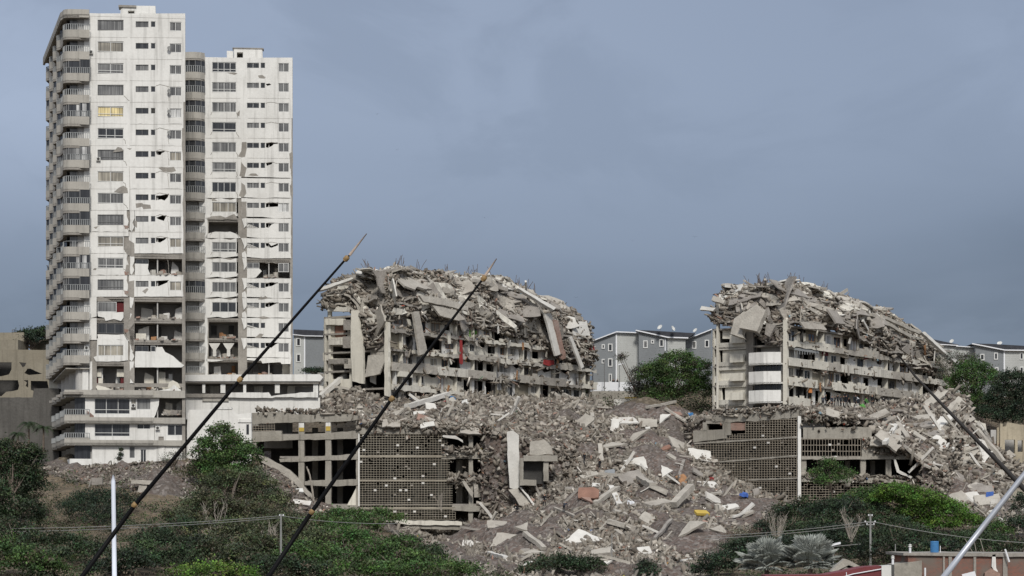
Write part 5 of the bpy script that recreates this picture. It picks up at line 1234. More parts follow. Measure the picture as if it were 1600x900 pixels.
for i, (x, y) in enumerate([(1402, 500), (1385, 497)]): beam(LFB.pp(x - 22, y - 6, -.3), LFB.pp(x + 32, y + 22 + 8 * i, .6), .5, .5, 'slab', ['long beam following the slope of the right ruin, the upper of two', 'long beam following the slope of the right ruin, the lower of two'][i])
mb = MB(); LFB.poly(mb, [(1352, 548), (1358, 547), (1359, 560), (1351, 562)], -.2, -.05, 0); LFB.poly(mb, [(1287, 538), (1297, 538), (1297, 556), (1288, 556)], -.4, -.3, 0); mb.build('curtain', 'maroon', rootB)
# ------------------------------------------------------------------ parking podiums
def lattice(fr, poly_px, px_pitch, py_pitch, parent, d=0.0, bar=.05, miss=.05, skip_h=0.0, maxmat='lattice'):
    """open screen of small blocks inside an outline; built as one screen part"""
    xs_ = [p[0] for p in poly_px]; ys_ = [p[1] for p in poly_px]; x0, x1, y0, y1 = min(xs_), max(xs_), min(ys_), max(ys_)
    mb = MB(); nx = int((x1 - x0) / px_pitch); ny = int((y1 - y0) / py_pitch)
    ins = lambda x, y: bool(inpoly(np.array([x]), np.array([y]), poly_px)[0])
    for i in range(nx + 1):
        x = x0 + i * px_pitch
        for j in range(ny):
            y = y0 + j * py_pitch
            if not ins(x + .01, y + py_pitch / 2): continue
            if rnd.random() < miss: continue
            bv = bar * .7; u, wt = fr.uw(x, y); _, wb = fr.uw(x, y + py_pitch)
            t = rnd.uniform(-.012, .012); fr.box(mb, u - bv / 2 + t, u + bv / 2 + t, wb, wt, d - .14, d)
    for j in range(ny + 1):
        y = y0 + j * py_pitch
        for i in range(nx):
            x = x0 + i * px_pitch
            if not ins(x + px_pitch / 2, y + .01): continue
            if rnd.random() < miss + skip_h: continue
            u0, wt = fr.uw(x, y); u1, _ = fr.uw(x + px_pitch, y); t = rnd.uniform(-.015, .015)
            fr.box(mb, u0, u1, wt - bar / 2 + t, wt + bar / 2 + t, d - .14, d + .01)
            if rnd.random() < .012: fr.box(mb, u0, u1, wt - bar, wt + .2, d - .1, d + .05, 1)
            elif rnd.random() < .01: fr.box(mb, u0, u1, wt + .03, wt + .3, d - .3, d - .14, 2)
    return mb.build('lattice_screen', [maxmat, 'slabwhite', 'slabdark'], parent)
def bigbox(mb, fr, x0, y0, x1, y1, dep=.6, rough=.06, d=0.0, m=0):
    fr.poly(mb, rect(x0, y0, x1, y1), d - dep, d, m, rough=rough)
def part(fr, name, m, parent, *boxes, dep=.6, rough=.05, d=0.0):
    mb = MB()
    for b in boxes:
        if isinstance(b[0], tuple): fr.poly(mb, list(b), d - dep, d, 0, rough=rough)
        else: bigbox(mb, fr, *b, dep=dep, rough=rough, d=d)
    return mb.build(name, m, parent)

PW = Frame(560, 315, 1, -.14)        # left wing of podium A
PF = Frame(560, 315, 1, -.01)        # its front
KA = empty('parking_podium', PF.pt(6, 0, -6), 'open concrete parking podium under the middle ruin with a block screen on its front', 'building')
part(PW, 'parapet', 'podium', KA, [(393, 645), (425, 643), (480, 648), (520, 646), (548, 647), (559, 650), (559, 656), (545, 658), (470, 660), (393, 662)], dep=.7, rough=.1)
part(PW, 'floor_beam', 'podium', KA, [(393, 674), (440, 673), (440, 680), (500, 677), (559, 673), (559, 685), (500, 687), (465, 687), (393, 691)], dep=.6)
part(PW, 'floor_beam', 'podium', KA, [(436, 717), (500, 713), (559, 709), (559, 718), (505, 719), (480, 721), (438, 722)], dep=.6)
part(PW, 'floor_beam', 'podium', KA, [(476, 752), (510, 750), (559, 749), (559, 758), (510, 760), (476, 758)], dep=.6)
part(PW, 'floor_beam', 'podium', KA, [(510, 789), (559, 789), (564, 795), (560, 797), (515, 795)], dep=.6)
for (x0, y0, x1, y1) in [(466, 660, 475, 760), (508, 658, 517, 788), (556, 656, 560, 790), (393, 690, 400, 712)]: part(PW, 'column', 'podium', KA, (x0, y0, x1, y1), dep=.55, d=-.12, rough=.03)
for q_ in ((467, 668, 475, 674, 'yellow'), (509, 666, 516, 673, 'yellow'), (467, 661, 475, 668, 'plaster'), (509, 659, 516, 666, 'plaster')): mb = MB(); PW.pbox(mb, *q_[:4], -.1, -.05); mb.build('painted_mark', q_[4], KA)
lattice(PW, rect(395, 662, 430, 673), 4.2, 3.6, KA, d=-.1, bar=.06, miss=.02)
for z, yy in ((0, 666), (0, 680), (0, 715), (0, 753), (0, 790)):
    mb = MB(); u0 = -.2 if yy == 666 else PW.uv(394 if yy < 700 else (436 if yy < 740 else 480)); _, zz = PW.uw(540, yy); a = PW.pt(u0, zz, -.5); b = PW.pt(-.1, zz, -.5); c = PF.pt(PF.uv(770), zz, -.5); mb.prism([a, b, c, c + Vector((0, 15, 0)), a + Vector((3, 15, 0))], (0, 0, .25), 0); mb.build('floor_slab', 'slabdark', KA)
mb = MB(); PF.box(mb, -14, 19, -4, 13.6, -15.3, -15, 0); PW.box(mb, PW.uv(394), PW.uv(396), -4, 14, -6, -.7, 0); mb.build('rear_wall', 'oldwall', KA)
for x in (480, 520, 600, 640, 680, 720): part(PF, 'column', 'podium', KA, (x, 665, x + 9, 800), dep=.6, d=-7, rough=.02)
part(PW, 'end_fin', 'plaster2', KA, [(559, 757), (559, 790), (541, 790)], dep=.3, d=-.3)
part(PF, 'parapet', 'podium', KA, [(560, 664), (600, 663), (705, 667), (728, 668), (731, 677), (560, 678)], dep=.8, rough=.1)
part(PF, 'corner_post', 'plaster', KA, (559.6, 676, 562, 791), dep=.5, d=.12, rough=.01)
lattice(PF, [(562, 678), (700, 678), (700, 695), (690, 697), (690, 716), (702, 717), (702, 735), (706, 750), (706, 792), (715, 793), (714, 813), (562, 813)], 4.4, 3.7, KA, bar=.062, miss=.02, maxmat='lattice_cream')
for y in (713, 751, 794): part(PF, 'floor_edge', 'lattice_cream', KA, (562, y - 1.3, 706, y + 1.2), dep=.5, d=.06, rough=.01)
part(PF, 'floor_beam', 'podium', KA, (690, 706, 769, 717), dep=.6, d=-.05); part(PF, 'floor_beam', 'podium', KA, (706, 748, 765, 757), dep=.6, d=-.05)
part(PF, 'floor_beam', 'podium', KA, [(706, 789), (770, 790), (786, 794), (784, 800), (760, 800), (706, 798)], dep=.6, d=-.05)
for (x0, y0, x1, y1) in [(732, 677, 739, 818), (758, 690, 769, 788), (711, 717, 721, 790), (746, 757, 753, 777)]: part(PF, 'column', 'podium', KA, (x0, y0, x1, y1), dep=.6, d=-.35 if x0 != 711 else -4, rough=.04)
part(PF, 'base_ledge', 'plaster2', KA, [(598, 809), (640, 813), (715, 814), (722, 816), (722, 821), (640, 820), (600, 814)], dep=1.0, d=.8)
part(PF, 'base_ledge', 'podium', KA, [(630, 821), (760, 821), (785, 818), (783, 825), (768, 829), (640, 826)], dep=1.0, d=.5)
part(PF, 'pier', 'terracotta' if False else 'brick', KA, [(727, 825), (746, 825), (741, 840), (737, 846), (731, 838)], dep=1.0, d=.3)
part(PF, 'hanging_panel', 'slab', KA, [(740, 757), (747, 757), (747, 777), (741, 777)], dep=.2, d=.25)
props(part(PF, 'broken_beam', 'slab', None, [(722, 752), (727, 752), (740, 770), (739, 777), (735, 773)], dep=.3, d=.8), 'thin broken beam dangling in front of the podium bays right of the screen', 'concrete beam')
props(part(PF, 'broken_beam', 'slabwhite', None, [(692, 680), (712, 681), (723, 688), (724, 692), (716, 687), (692, 683)], dep=.3, d=.6), 'curved pale strip hanging over the top right of the block screen', 'concrete strip')
props(part(PF, 'broken_beam', 'podium', None, [(724, 815), (766, 828), (766, 833), (748, 830), (724, 818)], dep=.5, d=1.6), 'fallen beam lying across the base ledge of the middle podium', 'concrete beam')
# fragment of the podium frame swallowed by the slide
PC = Frame(560, 309.6, 1, -.01)
KC = empty('podium_fragment', PC.pt(24, -2, 4), 'stub of podium frame with one dark bay half buried right of the white hanging slab', 'building')
part(PC, 'floor_beam', 'podium', KC, (818, 712, 871, 721), dep=2.5, d=1.5); part(PC, 'floor_beam', 'podium', KC, (812, 750, 838, 759), dep=2.5, d=1.5)
part(PC, 'column', 'podium', KC, (849, 720, 857, 752), dep=.7, d=1.2); part(PC, 'column', 'podium', KC, (812, 716, 818, 756), dep=.7, d=1.2)
part(PC, 'upper_wall', 'slab', KC, [(829, 690), (850, 687), (862, 700), (864, 711), (828, 711)], dep=1, d=1.3, rough=.15)
mb = MB(); PC.pbox(mb, 816, 719, 850, 756, -.3, -.1); mb.build('bay_shade_panel', 'dark', KC)  # flat near-black panel; its colour stands in for the shade inside the bay
hero(PF, [(793, 677), (802, 675), (811, 682), (812, 740), (812, 762), (806, 766), (797, 763), (794, 720)], 5.4, .8, 'slabwhite', 'tall white slab hanging vertically in the collapsed gap beside the podium')
hero(PF, [(795, 766), (810, 764), (812, 768), (841, 796), (834, 798), (822, 792), (812, 790), (806, 779)], 5.6, .5, 'slab', 'grey slab bent out from the foot of the tall white slab', lean=.3)
hero(PF, [(812, 762), (815, 762), (841, 794), (838, 797)], 6.2, .4, 'slabwhite', 'white edge beam sloping down from the tall white slab', name='broken_beam', cat='concrete beam', lean=.2)

QW = Frame(1249, 315, .72, -.55); QF = Frame(1252, 315, 1, -.012)
KB = empty('parking_podium', QF.pt(4, 0, -2), 'open concrete parking podium under the right ruin, its torn block screen receding left', 'building')
part(QW, 'parapet', 'podium', KB, [(1113, 650), (1150, 646), (1200, 643), (1246, 641), (1246, 652), (1200, 657), (1113, 661)], dep=.8, rough=.12)
lattice(QW, [(1085, 694), (1137, 686), (1140, 680), (1163, 676), (1163, 659), (1200, 656), (1246, 652), (1246, 783), (1215, 785), (1180, 765), (1090, 705)], 4.2, 3.7, KB, bar=.06, miss=.02)
for (xa, ya, xb, yb) in [(1085, 693, 1246, 683), (1120, 722, 1246, 712), (1165, 750, 1246, 747)]:
    part(QW, 'floor_edge', 'podium', KB, [(xa, ya - 1.2), (xb, yb - 1.2), (xb, yb + 1.2), (xa, ya + 1.2)], dep=.5, d=.06, rough=.02)
part(QW, 'wall', 'podium', KB, [(1083, 673), (1129, 671), (1129, 660), (1135, 659), (1135, 685), (1083, 691)], dep=.4); part(QW, 'wall', 'brick', KB, (1141, 661, 1163, 672), dep=.3, d=-.1)
part(QW, 'wall', 'podium', KB, (1135, 660, 1141, 680), dep=.3, d=-.05)
part(QW, 'beam', 'podium', KB, (1104, 658, 1131, 662), dep=.6); part(QW, 'wall', 'podium', KB, (1098, 660, 1104, 674), dep=.6)
part(QF, 'corner_post', 'plaster', KB, (1246.5, 650, 1251.5, 783), dep=.6, d=.15, rough=.01)
for yy, x1 in ((655, 1370), (686, 1400), (715, 1430), (752, 1450)):
    mb = MB(); _, zz = QF.uw(1260, yy); a = QW.pt(QW.uv(1100), zz, -.5); b = QF.pt(-.3, zz, -.5); c = QF.pt(QF.uv(x1), zz, -.5); mb.prism([a, b, c, c + Vector((0, 16, 0)), a + Vector((6, 14, 0))], (0, 0, .25), 0); mb.build('floor_slab', 'slabdark', KB)
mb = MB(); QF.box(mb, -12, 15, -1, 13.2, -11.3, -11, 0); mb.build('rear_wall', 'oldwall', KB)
part(QF, 'parapet', 'podium', KB, [(1252, 648), (1290, 648), (1320, 652), (1333, 661), (1318, 659), (1300, 657), (1252, 656)], dep=.7, rough=.06)
part(QF, 'wall', 'plaster', KB, (1256, 657.5, 1293, 669), dep=.2, d=-2.5); part(QF, 'wall', 'podium', KB, [(1255, 668), (1358, 667), (1362, 672), (1362, 685), (1255, 685.5)], dep=.5, rough=.05)
lattice(QF, rect(1253, 686, 1347, 716), 4.6, 9.5, KB, bar=.08, miss=.06)
part(QF, 'wall', 'podium', KB, [(1347, 686), (1388, 690), (1400, 700), (1420, 708), (1425, 716), (1347, 716)], dep=.5, rough=.12)
part(QF, 'floor_beam', 'podium', KB, (1252, 713.5, 1422, 718), dep=.6, d=.1)
for x in (1252, 1345, 1385): part(QF, 'column', 'podium', KB, (x, 718, x + 8, 748), dep=.7, d=-.2)
for x in (1290, 1330, 1370): part(QF, 'column', 'podium', KB, (x, 718, x + 7, 748), dep=.6, d=-6)
part(QF, 'floor_beam', 'podium', KB, [(1252, 747), (1330, 746), (1400, 749), (1440, 755), (1478, 764), (1478, 768), (1440, 760), (1400, 755), (1252, 753)], dep=.7, d=.15)
lattice(QF, rect(1252, 753, 1400, 800), 4.8, 3.9, KB, bar=.07, d=-.2)
part(QF, 'wall', 'beige', KB, [(1440, 758), (1476, 765), (1478, 778), (1470, 790), (1452, 775), (1440, 770)], dep=.5, d=.0); part(QF, 'column', 'podium', KB, (1420, 752, 1428, 775), dep=.5, d=.1)
hero(QF, [(1425, 716), (1432, 707), (1474, 741), (1466, 746), (1440, 728)], 1.6, .5, 'slab', 'long slanting slab over the right end of the right podium', lean=.2)
hero(QF, [(1395, 718), (1398, 718), (1404, 735), (1424, 745), (1422, 748), (1400, 738)], .8, .2, 'slabwhite', 'bent pale rail dangling in the dark bay of the right podium', name='bent_rail', cat='rail')

# ------------------------------------------------------------------ large pieces in the slides
def onG(px, py, fz=g1z, y0=225, y1=352):
    """nearest surface point seen along this direction"""
    Y = np.linspace(y0, y1, 260); X = (px - 800) * Y / F; z = fz(X, Y); _, pyy = proj(X, Y, z); k = np.argmax(pyy <= py)
    if pyy[k] > py: k = len(Y) - 1
    return Vector((X[k], Y[k], z[k]))
def lay(px, py, fz, la, lb, m, label, group=None, rot=None, tilt=.5, y0=225, y1=352, th=None, cat='concrete slab', name='broken_slab'):
    p = onG(px, py, fz, y0, y1); e = .8
    zx = float(fz(np.array([p.x + e]), np.array([p.y]))[0] - fz(np.array([p.x - e]), np.array([p.y]))[0]) / (2 * e); zy = float(fz(np.array([p.x]), np.array([p.y + e]))[0] - fz(np.array([p.x]), np.array([p.y - e]))[0]) / (2 * e)
    n = Vector((-zx * .6, -zy * .6 - .25, 1)).normalized(); n = (n + Vector((rnd.uniform(-tilt, tilt), rnd.uniform(-tilt, .2), 0))).normalized()
    a = rnd.uniform(0, math.pi) if rot is None else R(rot); t = Vector((math.cos(a), .3, -math.sin(a))); t = (t - n * t.dot(n)).normalized()
    return slab_piece(p + n * (.15 + .1 * lb), t, None, n, la, lb, th or rnd.uniform(.18, .35), m, label=label, group=group, sides=rnd.choice([None, 5, None, 3]), cat=cat, name=name, jag=.1)
def layb(x0, y0, x1, y1, fz, w_, m, label, group=None, a=225, b=352, lift=.25):
    p = onG(x0, y0, fz, a, b); q = onG(x1, y1, fz, a, b)
    if abs(p.y - q.y) > 14: q = P(x1, y1, p.y + (4 if q.y > p.y else -4))
    up = Vector((0, -.2, lift)); return beam(p + up, q + up, w_, w_ * .8, m, label, group)
HS = [(998, 722, 2.6, 1.9, 'slabwhite', 60, 'large white panel lying on the slope right of the middle podium'), (1094, 715, 2.6, 1.6, 'slabwhite', 15, 'cream folded slab at the foot of the right screen'), (1043, 742, 1.5, 1.3, 'slabwhite', 80, 'rounded white slab below the large white panel'),
  (1104, 762, 2.4, 1.4, 'slabwhite', -20, 'white plaster panel among coloured scraps on the lower right of the slide'), (1115, 784, 2.3, 1.2, 'slabwhite', 10, 'white louvred panel low on the right of the slide'), (1138, 797, 1.9, 1.2, 'slabwhite', 25, 'white hollow panel at the lower right tip of the slide'),
  (906, 848, 4.6, 2.0, 'slabwhite', -12, 'big cracked white slab low on the left of the slide'), (1012, 818, 1.8, 1.9, 'slab', 70, 'square grey slab standing tilted near the foot of the slide'), (955, 700, 3.2, 1.2, 'slab', 35, 'long tan slab leaning at the top left of the slide'),
  (992, 688, 3.6, 1.0, 'slab', -10, 'flat grey slab with rubble on it near the top of the slide'), (975, 665, 2.6, 1.6, 'slabwhite', 25, 'cream slab fan at the crest of the slide'), (1036, 655, 2.0, 1.0, 'slabwhite', -35, 'white slab pieces right of the cream fan'),
  (945, 640, 2.2, .8, 'slab', -50, 'leaning slab at the crest left of the cream fan'), (1006, 865, 1.1, 1.2, 'slabwhite', 0, 'small white tile panel near the bottom of the slide'), (1078, 877, 1.6, .9, 'slabwhite', -10, 'small pale panel at the bottom right of the slide'),
  (846, 780, 1.5, .9, 'slabdark', 60, 'upright dark shard left of the slide'), (1095, 690, 1.7, .9, 'slab', 20, 'grey slab beside the top of the right screen'), (925, 745, 1.6, 1.0, 'slab', -20, 'grey slab in the middle of the slide'), (1170, 800, 1.4, .7, 'slabwhite', 10, 'pale strip at the right tip of the slide'),
  (830, 870, 2.4, .9, 'slab', -10, 'grey slab near the bushes at the slide foot')]
for (x, y, la, lb, m, r_, lb_) in HS: lay(x, y, g1z, la * .74, lb * .74, m, lb_, rot=r_, tilt=.45)
HB = [(930, 795, 965, 770, .9, 'slab', 'thick beam with a red stripe beside the orange brick panel'), (883, 742, 975, 748, .7, 'slab', 'long beam across the slope below the two climbers'), (955, 765, 967, 795, .9, 'slabwhite', 'white pillar leaning in the middle of the slide'), (998, 752, 1020, 768, 1.1, 'slab', 'short thick concrete pile below the white panel'),
  (1015, 768, 1042, 780, 1.1, 'slab', 'second short concrete pile below the first'), (1052, 792, 1080, 762, 1.2, 'slab', 'grey column lying diagonally beside the orange board'), (950, 822, 1000, 832, .9, 'slab', 'long beam lying flat low on the slide'), (962, 838, 1000, 858, .9, 'slab', 'beam lying below the long flat beam'),
  (1023, 850, 1048, 818, .5, 'slabdark', 'thin dark beam crossing the square slab'), (1145, 812, 1172, 803, .35, 'slabwhite', 'slim white rod beam at the right edge of the slide'), (820, 838, 850, 862, .8, 'slab', 'beam stub lying by the lower left bushes'), (765, 868, 790, 878, .7, 'slabwhite', 'pale beam in the scree at lower left'),
  (1010, 640, 1055, 632, .6, 'slab', 'beam lying along the crest of the slide'), (1040, 645, 1066, 662, .5, 'slab', 'beam tipping over the crest of the slide'), (925, 650, 928, 688, .7, 'slab', 'upright pillar stump at the top left of the slide'), (937, 700, 940, 726, .8, 'slab', 'upright pillar stump behind the climber'),
  (1128, 712, 1190, 765, .3, 'slabdark', 'thin fallen rail along the foot of the right screen'), (866, 800, 900, 812, .5, 'slab', 'beam in the lower left part of the slide'), (1068, 722, 1060, 750, .5, 'slabdark', 'dark pole standing in the slide')]
for (x0, y0, x1, y1, w_, m, lb_) in HB: layb(x0, y0, x1, y1, g1z, w_ * .8, m, lb_)
lay(922, 775, g1z, 1.6, 1.2, 'terracotta', 'orange ribbed brick panel on the slide', rot=30, name='fallen_brickwork', cat='brickwork'); lay(1066, 752, g1z, .9, .7, 'wood', 'orange wooden board sticking out of the slide', rot=80, name='wooden_board', cat='board', th=.12)
lay(1096, 805, g1z, .9, .6, 'yellow', 'ochre mattress piece low on the slide', rot=-5, name='foam_mattress', cat='mattress'); lay(948, 742, g1z, 1.2, 1.1, 'siding', 'crumpled bluish tarpaulin by the climber', rot=40, name='tarpaulin', cat='tarpaulin', th=.1); lay(1040, 705, g1z, .9, .6, 'terracotta', 'rust coloured panel above the rounded white slab', rot=10, name='rusty_panel', cat='panel')
# many mid-size pieces
def scatter_mid(poly, fz, n, lab, grp, smin, smax, y0=225, y1=352):
    xs_ = [p[0] for p in poly]; ys_ = [p[1] for p in poly]; k = 0
    while k < n:
        x = rnd.uniform(min(xs_), max(xs_)); y = rnd.uniform(min(ys_), max(ys_))
        if not inpoly(np.array([x]), np.array([y]), poly)[0]: continue
        k += 1; s = smin + (smax - smin) * rnd.random() ** 2
        if rnd.random() < .45:
            a = rnd.uniform(-1.2, 1.2); l = s * 1.6; p = onG(x, y, fz, y0, y1); dv = Vector((math.cos(a), rnd.uniform(-.3, .3), -math.sin(a))) * l; up = Vector((0, -.2, .2))
            m_ = rnd.choice(['slab', 'slabdark', 'slab', 'slabwhite']); beam(p + up - dv, p + up + dv, s * .32, s * .25, m_, autolab('beam', m_, s, p, lab[2], min(xs_), max(xs_)), grp[1])
        else: m_ = rnd.choice(['slab', 'slab', 'slabdark', 'slabwhite', 'slab', 'brick']); lay(x, y, fz, s, s * rnd.uniform(.45, .8), m_, autolab('piece', m_, s, P(x, y, 300), lab[2], min(xs_), max(xs_)), grp[0], y0=y0, y1=y1, name='wall_fragment' if m_ != 'brick' else 'brick_fragment', cat='wall piece')
scatter_mid([(800, 700), (870, 640), (1090, 645), (1230, 790), (1140, 840), (1090, 890), (800, 890), (700, 850), (780, 800)], g1z, 130, ('broken concrete piece lying in the slide between the podiums', '', 'the slide between the podiums'), ('broken pieces in the slide', 'broken beams in the slide'), .4, 1.5)
scatter_mid([(500, 600), (560, 595), (640, 622), (930, 620), (900, 650), (760, 668), (560, 655), (470, 645)], FAz, 60, ('broken concrete piece on the rubble terrace of the middle ruin', '', 'the middle terrace'), ('broken pieces on the middle terrace', 'broken beams on the middle terrace'), .4, 1.6, 312, 374)
scatter_mid([(1260, 650), (1400, 645), (1490, 640), (1500, 700), (1460, 740), (1400, 700), (1360, 660)], FBz, 50, ('broken concrete piece on the rubble terrace of the right ruin', '', 'the right terrace'), ('broken pieces on the right terrace', 'broken beams on the right terrace'), .4, 1.8, 311, 378)
scatter_mid([(1440, 700), (1500, 640), (1600, 730), (1600, 830), (1500, 800), (1440, 750)], g1z, 55, ('broken concrete piece in the rubble at the far right', '', 'the far right slope'), ('broken pieces at the far right', 'broken beams at the far right'), .4, 1.7)
for (x0, y0, x1, y1, w_, m, lb_) in [(512, 585, 556, 604, .7, 'slab', 'pale roof beam fallen against the left end of the middle ruin'), (498, 588, 538, 602, .6, 'slab', 'second roof beam fallen beside the gallery roof'), (500, 625, 540, 590, .8, 'slabwhite', 'pale beam rising out of the heap left of the middle ruin'),
    (600, 610, 618, 655, 1.2, 'slabwhite', 'broad white beam tipping over the podium edge at its corner'), (635, 640, 700, 622, .8, 'slabwhite', 'long white beam on the terrace right of the cream pillar'), (560, 590, 600, 640, .6, 'slabdark', 'dark beam leaning in the heap below the torn end'), (880, 620, 925, 645, .7, 'slab', 'leaning beam at the far end of the middle terrace'), (858, 600, 872, 625, .9, 'slab', 'broken pillar leaning on the last balcony of the middle ruin')]:
    layb(x0, y0, x1, y1, FAz, w_, m, lb_, a=312, b=374, lift=.4)
for (x, y, la, lb, m, r_, lb_) in [(508, 612, 1.3, .9, 'slabwhite', 50, 'white box like panel in the heap left of the middle ruin'), (530, 600, 1.4, 1.2, 'slab', 80, 'grey cube like piece in the heap left of the middle ruin'), (572, 605, 1.3, 1.1, 'slab', 20, 'pinkish grey block below the torn end'), (672, 638, .9, .7, 'slabwhite', 0, 'small white refrigerator like panel on the middle terrace'), (655, 648, .9, .6, 'slabwhite', 20, 'small white tilted panel at the edge of the middle terrace')]:
    lay(x, y, FAz, la, lb, m, lb_, rot=r_, y0=312, y1=374)
for (x, y, la, lb, m, r_, lb_) in [(1385, 690, 2.0, 1.0, 'slab', 70, 'grey slab standing on edge at the right podium'), (1400, 680, 2.0, .7, 'slab', -70, 'tilted slab beside the slab standing on edge'), (1447, 655, 1.4, 1.0, 'slab', 40, 'grey slab halfway down the right slope'), (1365, 655, 2.2, 1.0, 'slab', 20, 'rounded grey block right of the crowd'), (1455, 630, 2.2, .8, 'slab', -40, 'long tan slab sliding off the right ruin')]:
    lay(x, y, FBz, la, lb, m, lb_, rot=r_, y0=311, y1=378)
for (x0, y0, x1, y1, w_, m, lb_) in [(1425, 615, 1465, 650, .9, 'slab', 'upper beam sliding down in front of the right ruin'), (1445, 640, 1475, 690, .7, 'slab', 'lower beam sliding down in front of the right ruin'), (1382, 700, 1400, 668, .6, 'slabwhite', 'pale beam leaning left in the right rubble'), (1402, 665, 1418, 690, .7, 'slab', 'beam leaning right in the right rubble')]: layb(x0, y0, x1, y1, FBz, w_, m, lb_, a=311, b=378)
for (x, y, la, lb, m, r_, lb_) in [(1525, 765, 3.6, .8, 'slab', -15, 'long slab layer at the right edge under the hanging cloth'), (1545, 785, 1.2, 1.8, 'slab', 80, 'tan slab hanging at the broken right edge'), (1500, 785, 1.2, 1.6, 'slab', 85, 'upright grey slab at the right end of the podium'), (1590, 775, 1.6, 1.2, 'beige', 0, 'beige wall piece at the right edge of the photo'), (1530, 670, 1.8, 1.4, 'slab', 10, 'grey wall piece behind the dark rod at right')]: lay(x, y, g1z, la, lb, m, lb_, rot=r_)
for (x, y, m, lb_, nm) in [(1545, 780, 'bluec', 'bright blue cloth caught on the broken right edge', 'cloth'), (1552, 788, 'slabwhite', 'pale rag hanging beside the blue cloth', 'cloth')]:
    p = onG(x, y); mb = MB(); q = [p + Vector((-.5, -.8, .6)), p + Vector((.5, -.8, .7)), p + Vector((.45, -.8, -.9)), p + Vector((-.1, -.8, -1.2)), p + Vector((-.6, -.8, -.6))]; mb.prism(q, (0, .12, 0)); props(mb.build(nm, m), lb_, 'cloth')
hero(Frame(1530, 338, 1, 0), [(1515, 672), (1520, 655), (1533, 660), (1540, 662), (1542, 690), (1518, 690)], 0, .5, 'plaster2', 'pale broken wall stub left of the beige wall at right', name='wall_stub', cat='wall')
RBW = Frame(1560, 332, 1, .1)
RBo = empty('broken_building', RBW.pt(3, 8, -2), 'beige broken building corner with open dark windows at the right edge', 'building')
mb = MB(); RBW.poly(mb, [(1558, 668), (1572, 666), (1574, 660), (1600, 664), (1660, 668), (1660, 740), (1558, 735)], -.5, 0, 0, 0, [rect(1570, 687, 1586, 708), rect(1590, 688, 1598, 706)], rough=.03); RBW.pbox(mb, 1561, 662, 1565, 735, 0.01, .5); mb.build('wall', 'beige2', RBo)
mb = MB(); RBW.pbox(mb, 1560, 670, 1660, 735, -4, -3.6); mb.build('interior', 'room', RBo)

# ------------------------------------------------------------------ grey-sided houses behind
def house(label, Y, walls, roofs, wins, dep=8, base=None):
    fr = Frame(walls[0][1][0][0], Y, 1, .0); root = empty('siding_house', fr.pp(walls[0][1][0][0], 640, -3), label, 'house')
    for m, pts in walls: mb = MB(); fr.poly(mb, pts, -dep, 0, 0); mb.build('wall', m, root)
    for pts in roofs: mb = MB(); fr.poly(mb, pts, -dep - .4, .5, 0, 1); mb.build('roof', ['siding_roof', 'siding_roof'], root)
    for (x0, y0, x1, y1) in wins: window(fr, root, x0, y0, x1, y1, rnd.choice(['glassd', 'glass', 'glassd']), 1, d=.06, bar=.16)
    return fr, root
def fascia(fr, root, pts, t=1.3):
    mb = MB(); fr.poly(mb, pts + [(x, y + t) for x, y in pts[::-1]], -.1, .62, 0); mb.build('fascia', 'trim', root)
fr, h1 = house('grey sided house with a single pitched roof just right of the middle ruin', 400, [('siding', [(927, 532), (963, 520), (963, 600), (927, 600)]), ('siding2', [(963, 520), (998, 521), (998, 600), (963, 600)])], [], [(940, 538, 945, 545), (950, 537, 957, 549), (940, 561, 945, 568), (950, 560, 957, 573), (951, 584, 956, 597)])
fascia(fr, h1, [(926, 532), (963, 518), (998, 519.5)], 1.6); mb = MB(); fr.pbox(mb, 962, 520, 964, 600, 0, .1); mb.build('trim_board', 'trim', h1)
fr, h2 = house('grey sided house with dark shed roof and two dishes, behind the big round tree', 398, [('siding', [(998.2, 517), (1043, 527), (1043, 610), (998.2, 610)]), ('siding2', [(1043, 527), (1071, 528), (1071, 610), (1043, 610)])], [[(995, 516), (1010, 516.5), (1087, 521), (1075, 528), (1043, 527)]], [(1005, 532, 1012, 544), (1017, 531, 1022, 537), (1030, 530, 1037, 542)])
fascia(fr, h2, [(993, 515.5), (1043, 526.5), (1075, 527.5)], 1.8); mb = MB(); fr.pbox(mb, 1038.5, 529, 1040, 548, 0, .15); mb.build('downpipe', 'trim', h2)
fr, h3 = house('grey sided house whose gable roof rises behind the left edge of the right ruin', 400, [('siding', [(1071.2, 531), (1112, 514), (1112, 610), (1071.2, 610)])], [], [(1081, 533, 1088, 545), (1101, 531, 1108, 543)])
fascia(fr, h3, [(1066, 532), (1112, 514)], 1.6)
fr, h4 = house('grey sided house with dark roof between the towers and the middle ruin', 402, [('siding2', [(459, 523), (477, 524), (477, 610), (459, 610)]), ('siding', [(477, 524), (530, 526), (530, 610), (477, 610)])], [[(459, 515), (510, 517), (530, 520), (530, 526), (459, 524)]], [(463, 528, 470, 541), (463, 553, 470, 566)])
fascia(fr, h4, [(458, 522.5), (477, 524.5), (505, 525)], 1.2); mb = MB(); fr.pbox(mb, 475, 524, 477, 590, 0, .1); mb.build('trim_board', 'trim', h4)
fr, h5 = house('pale sided house with dark roof right behind the shoulder of the right ruin', 398, [('siding2', [(1448, 536), (1492, 540), (1492, 620), (1448, 620)]), ('siding2', [(1492, 541), (1524, 544), (1524, 620), (1492, 620)])], [[(1438, 528), (1455, 530), (1498, 539), (1492, 541), (1446, 537)]], [(1461, 541, 1467, 552)])
fascia(fr, h5, [(1446, 536.5), (1496, 539.5)]); fascia(fr, h5, [(1493, 540.5), (1524, 542.5)])
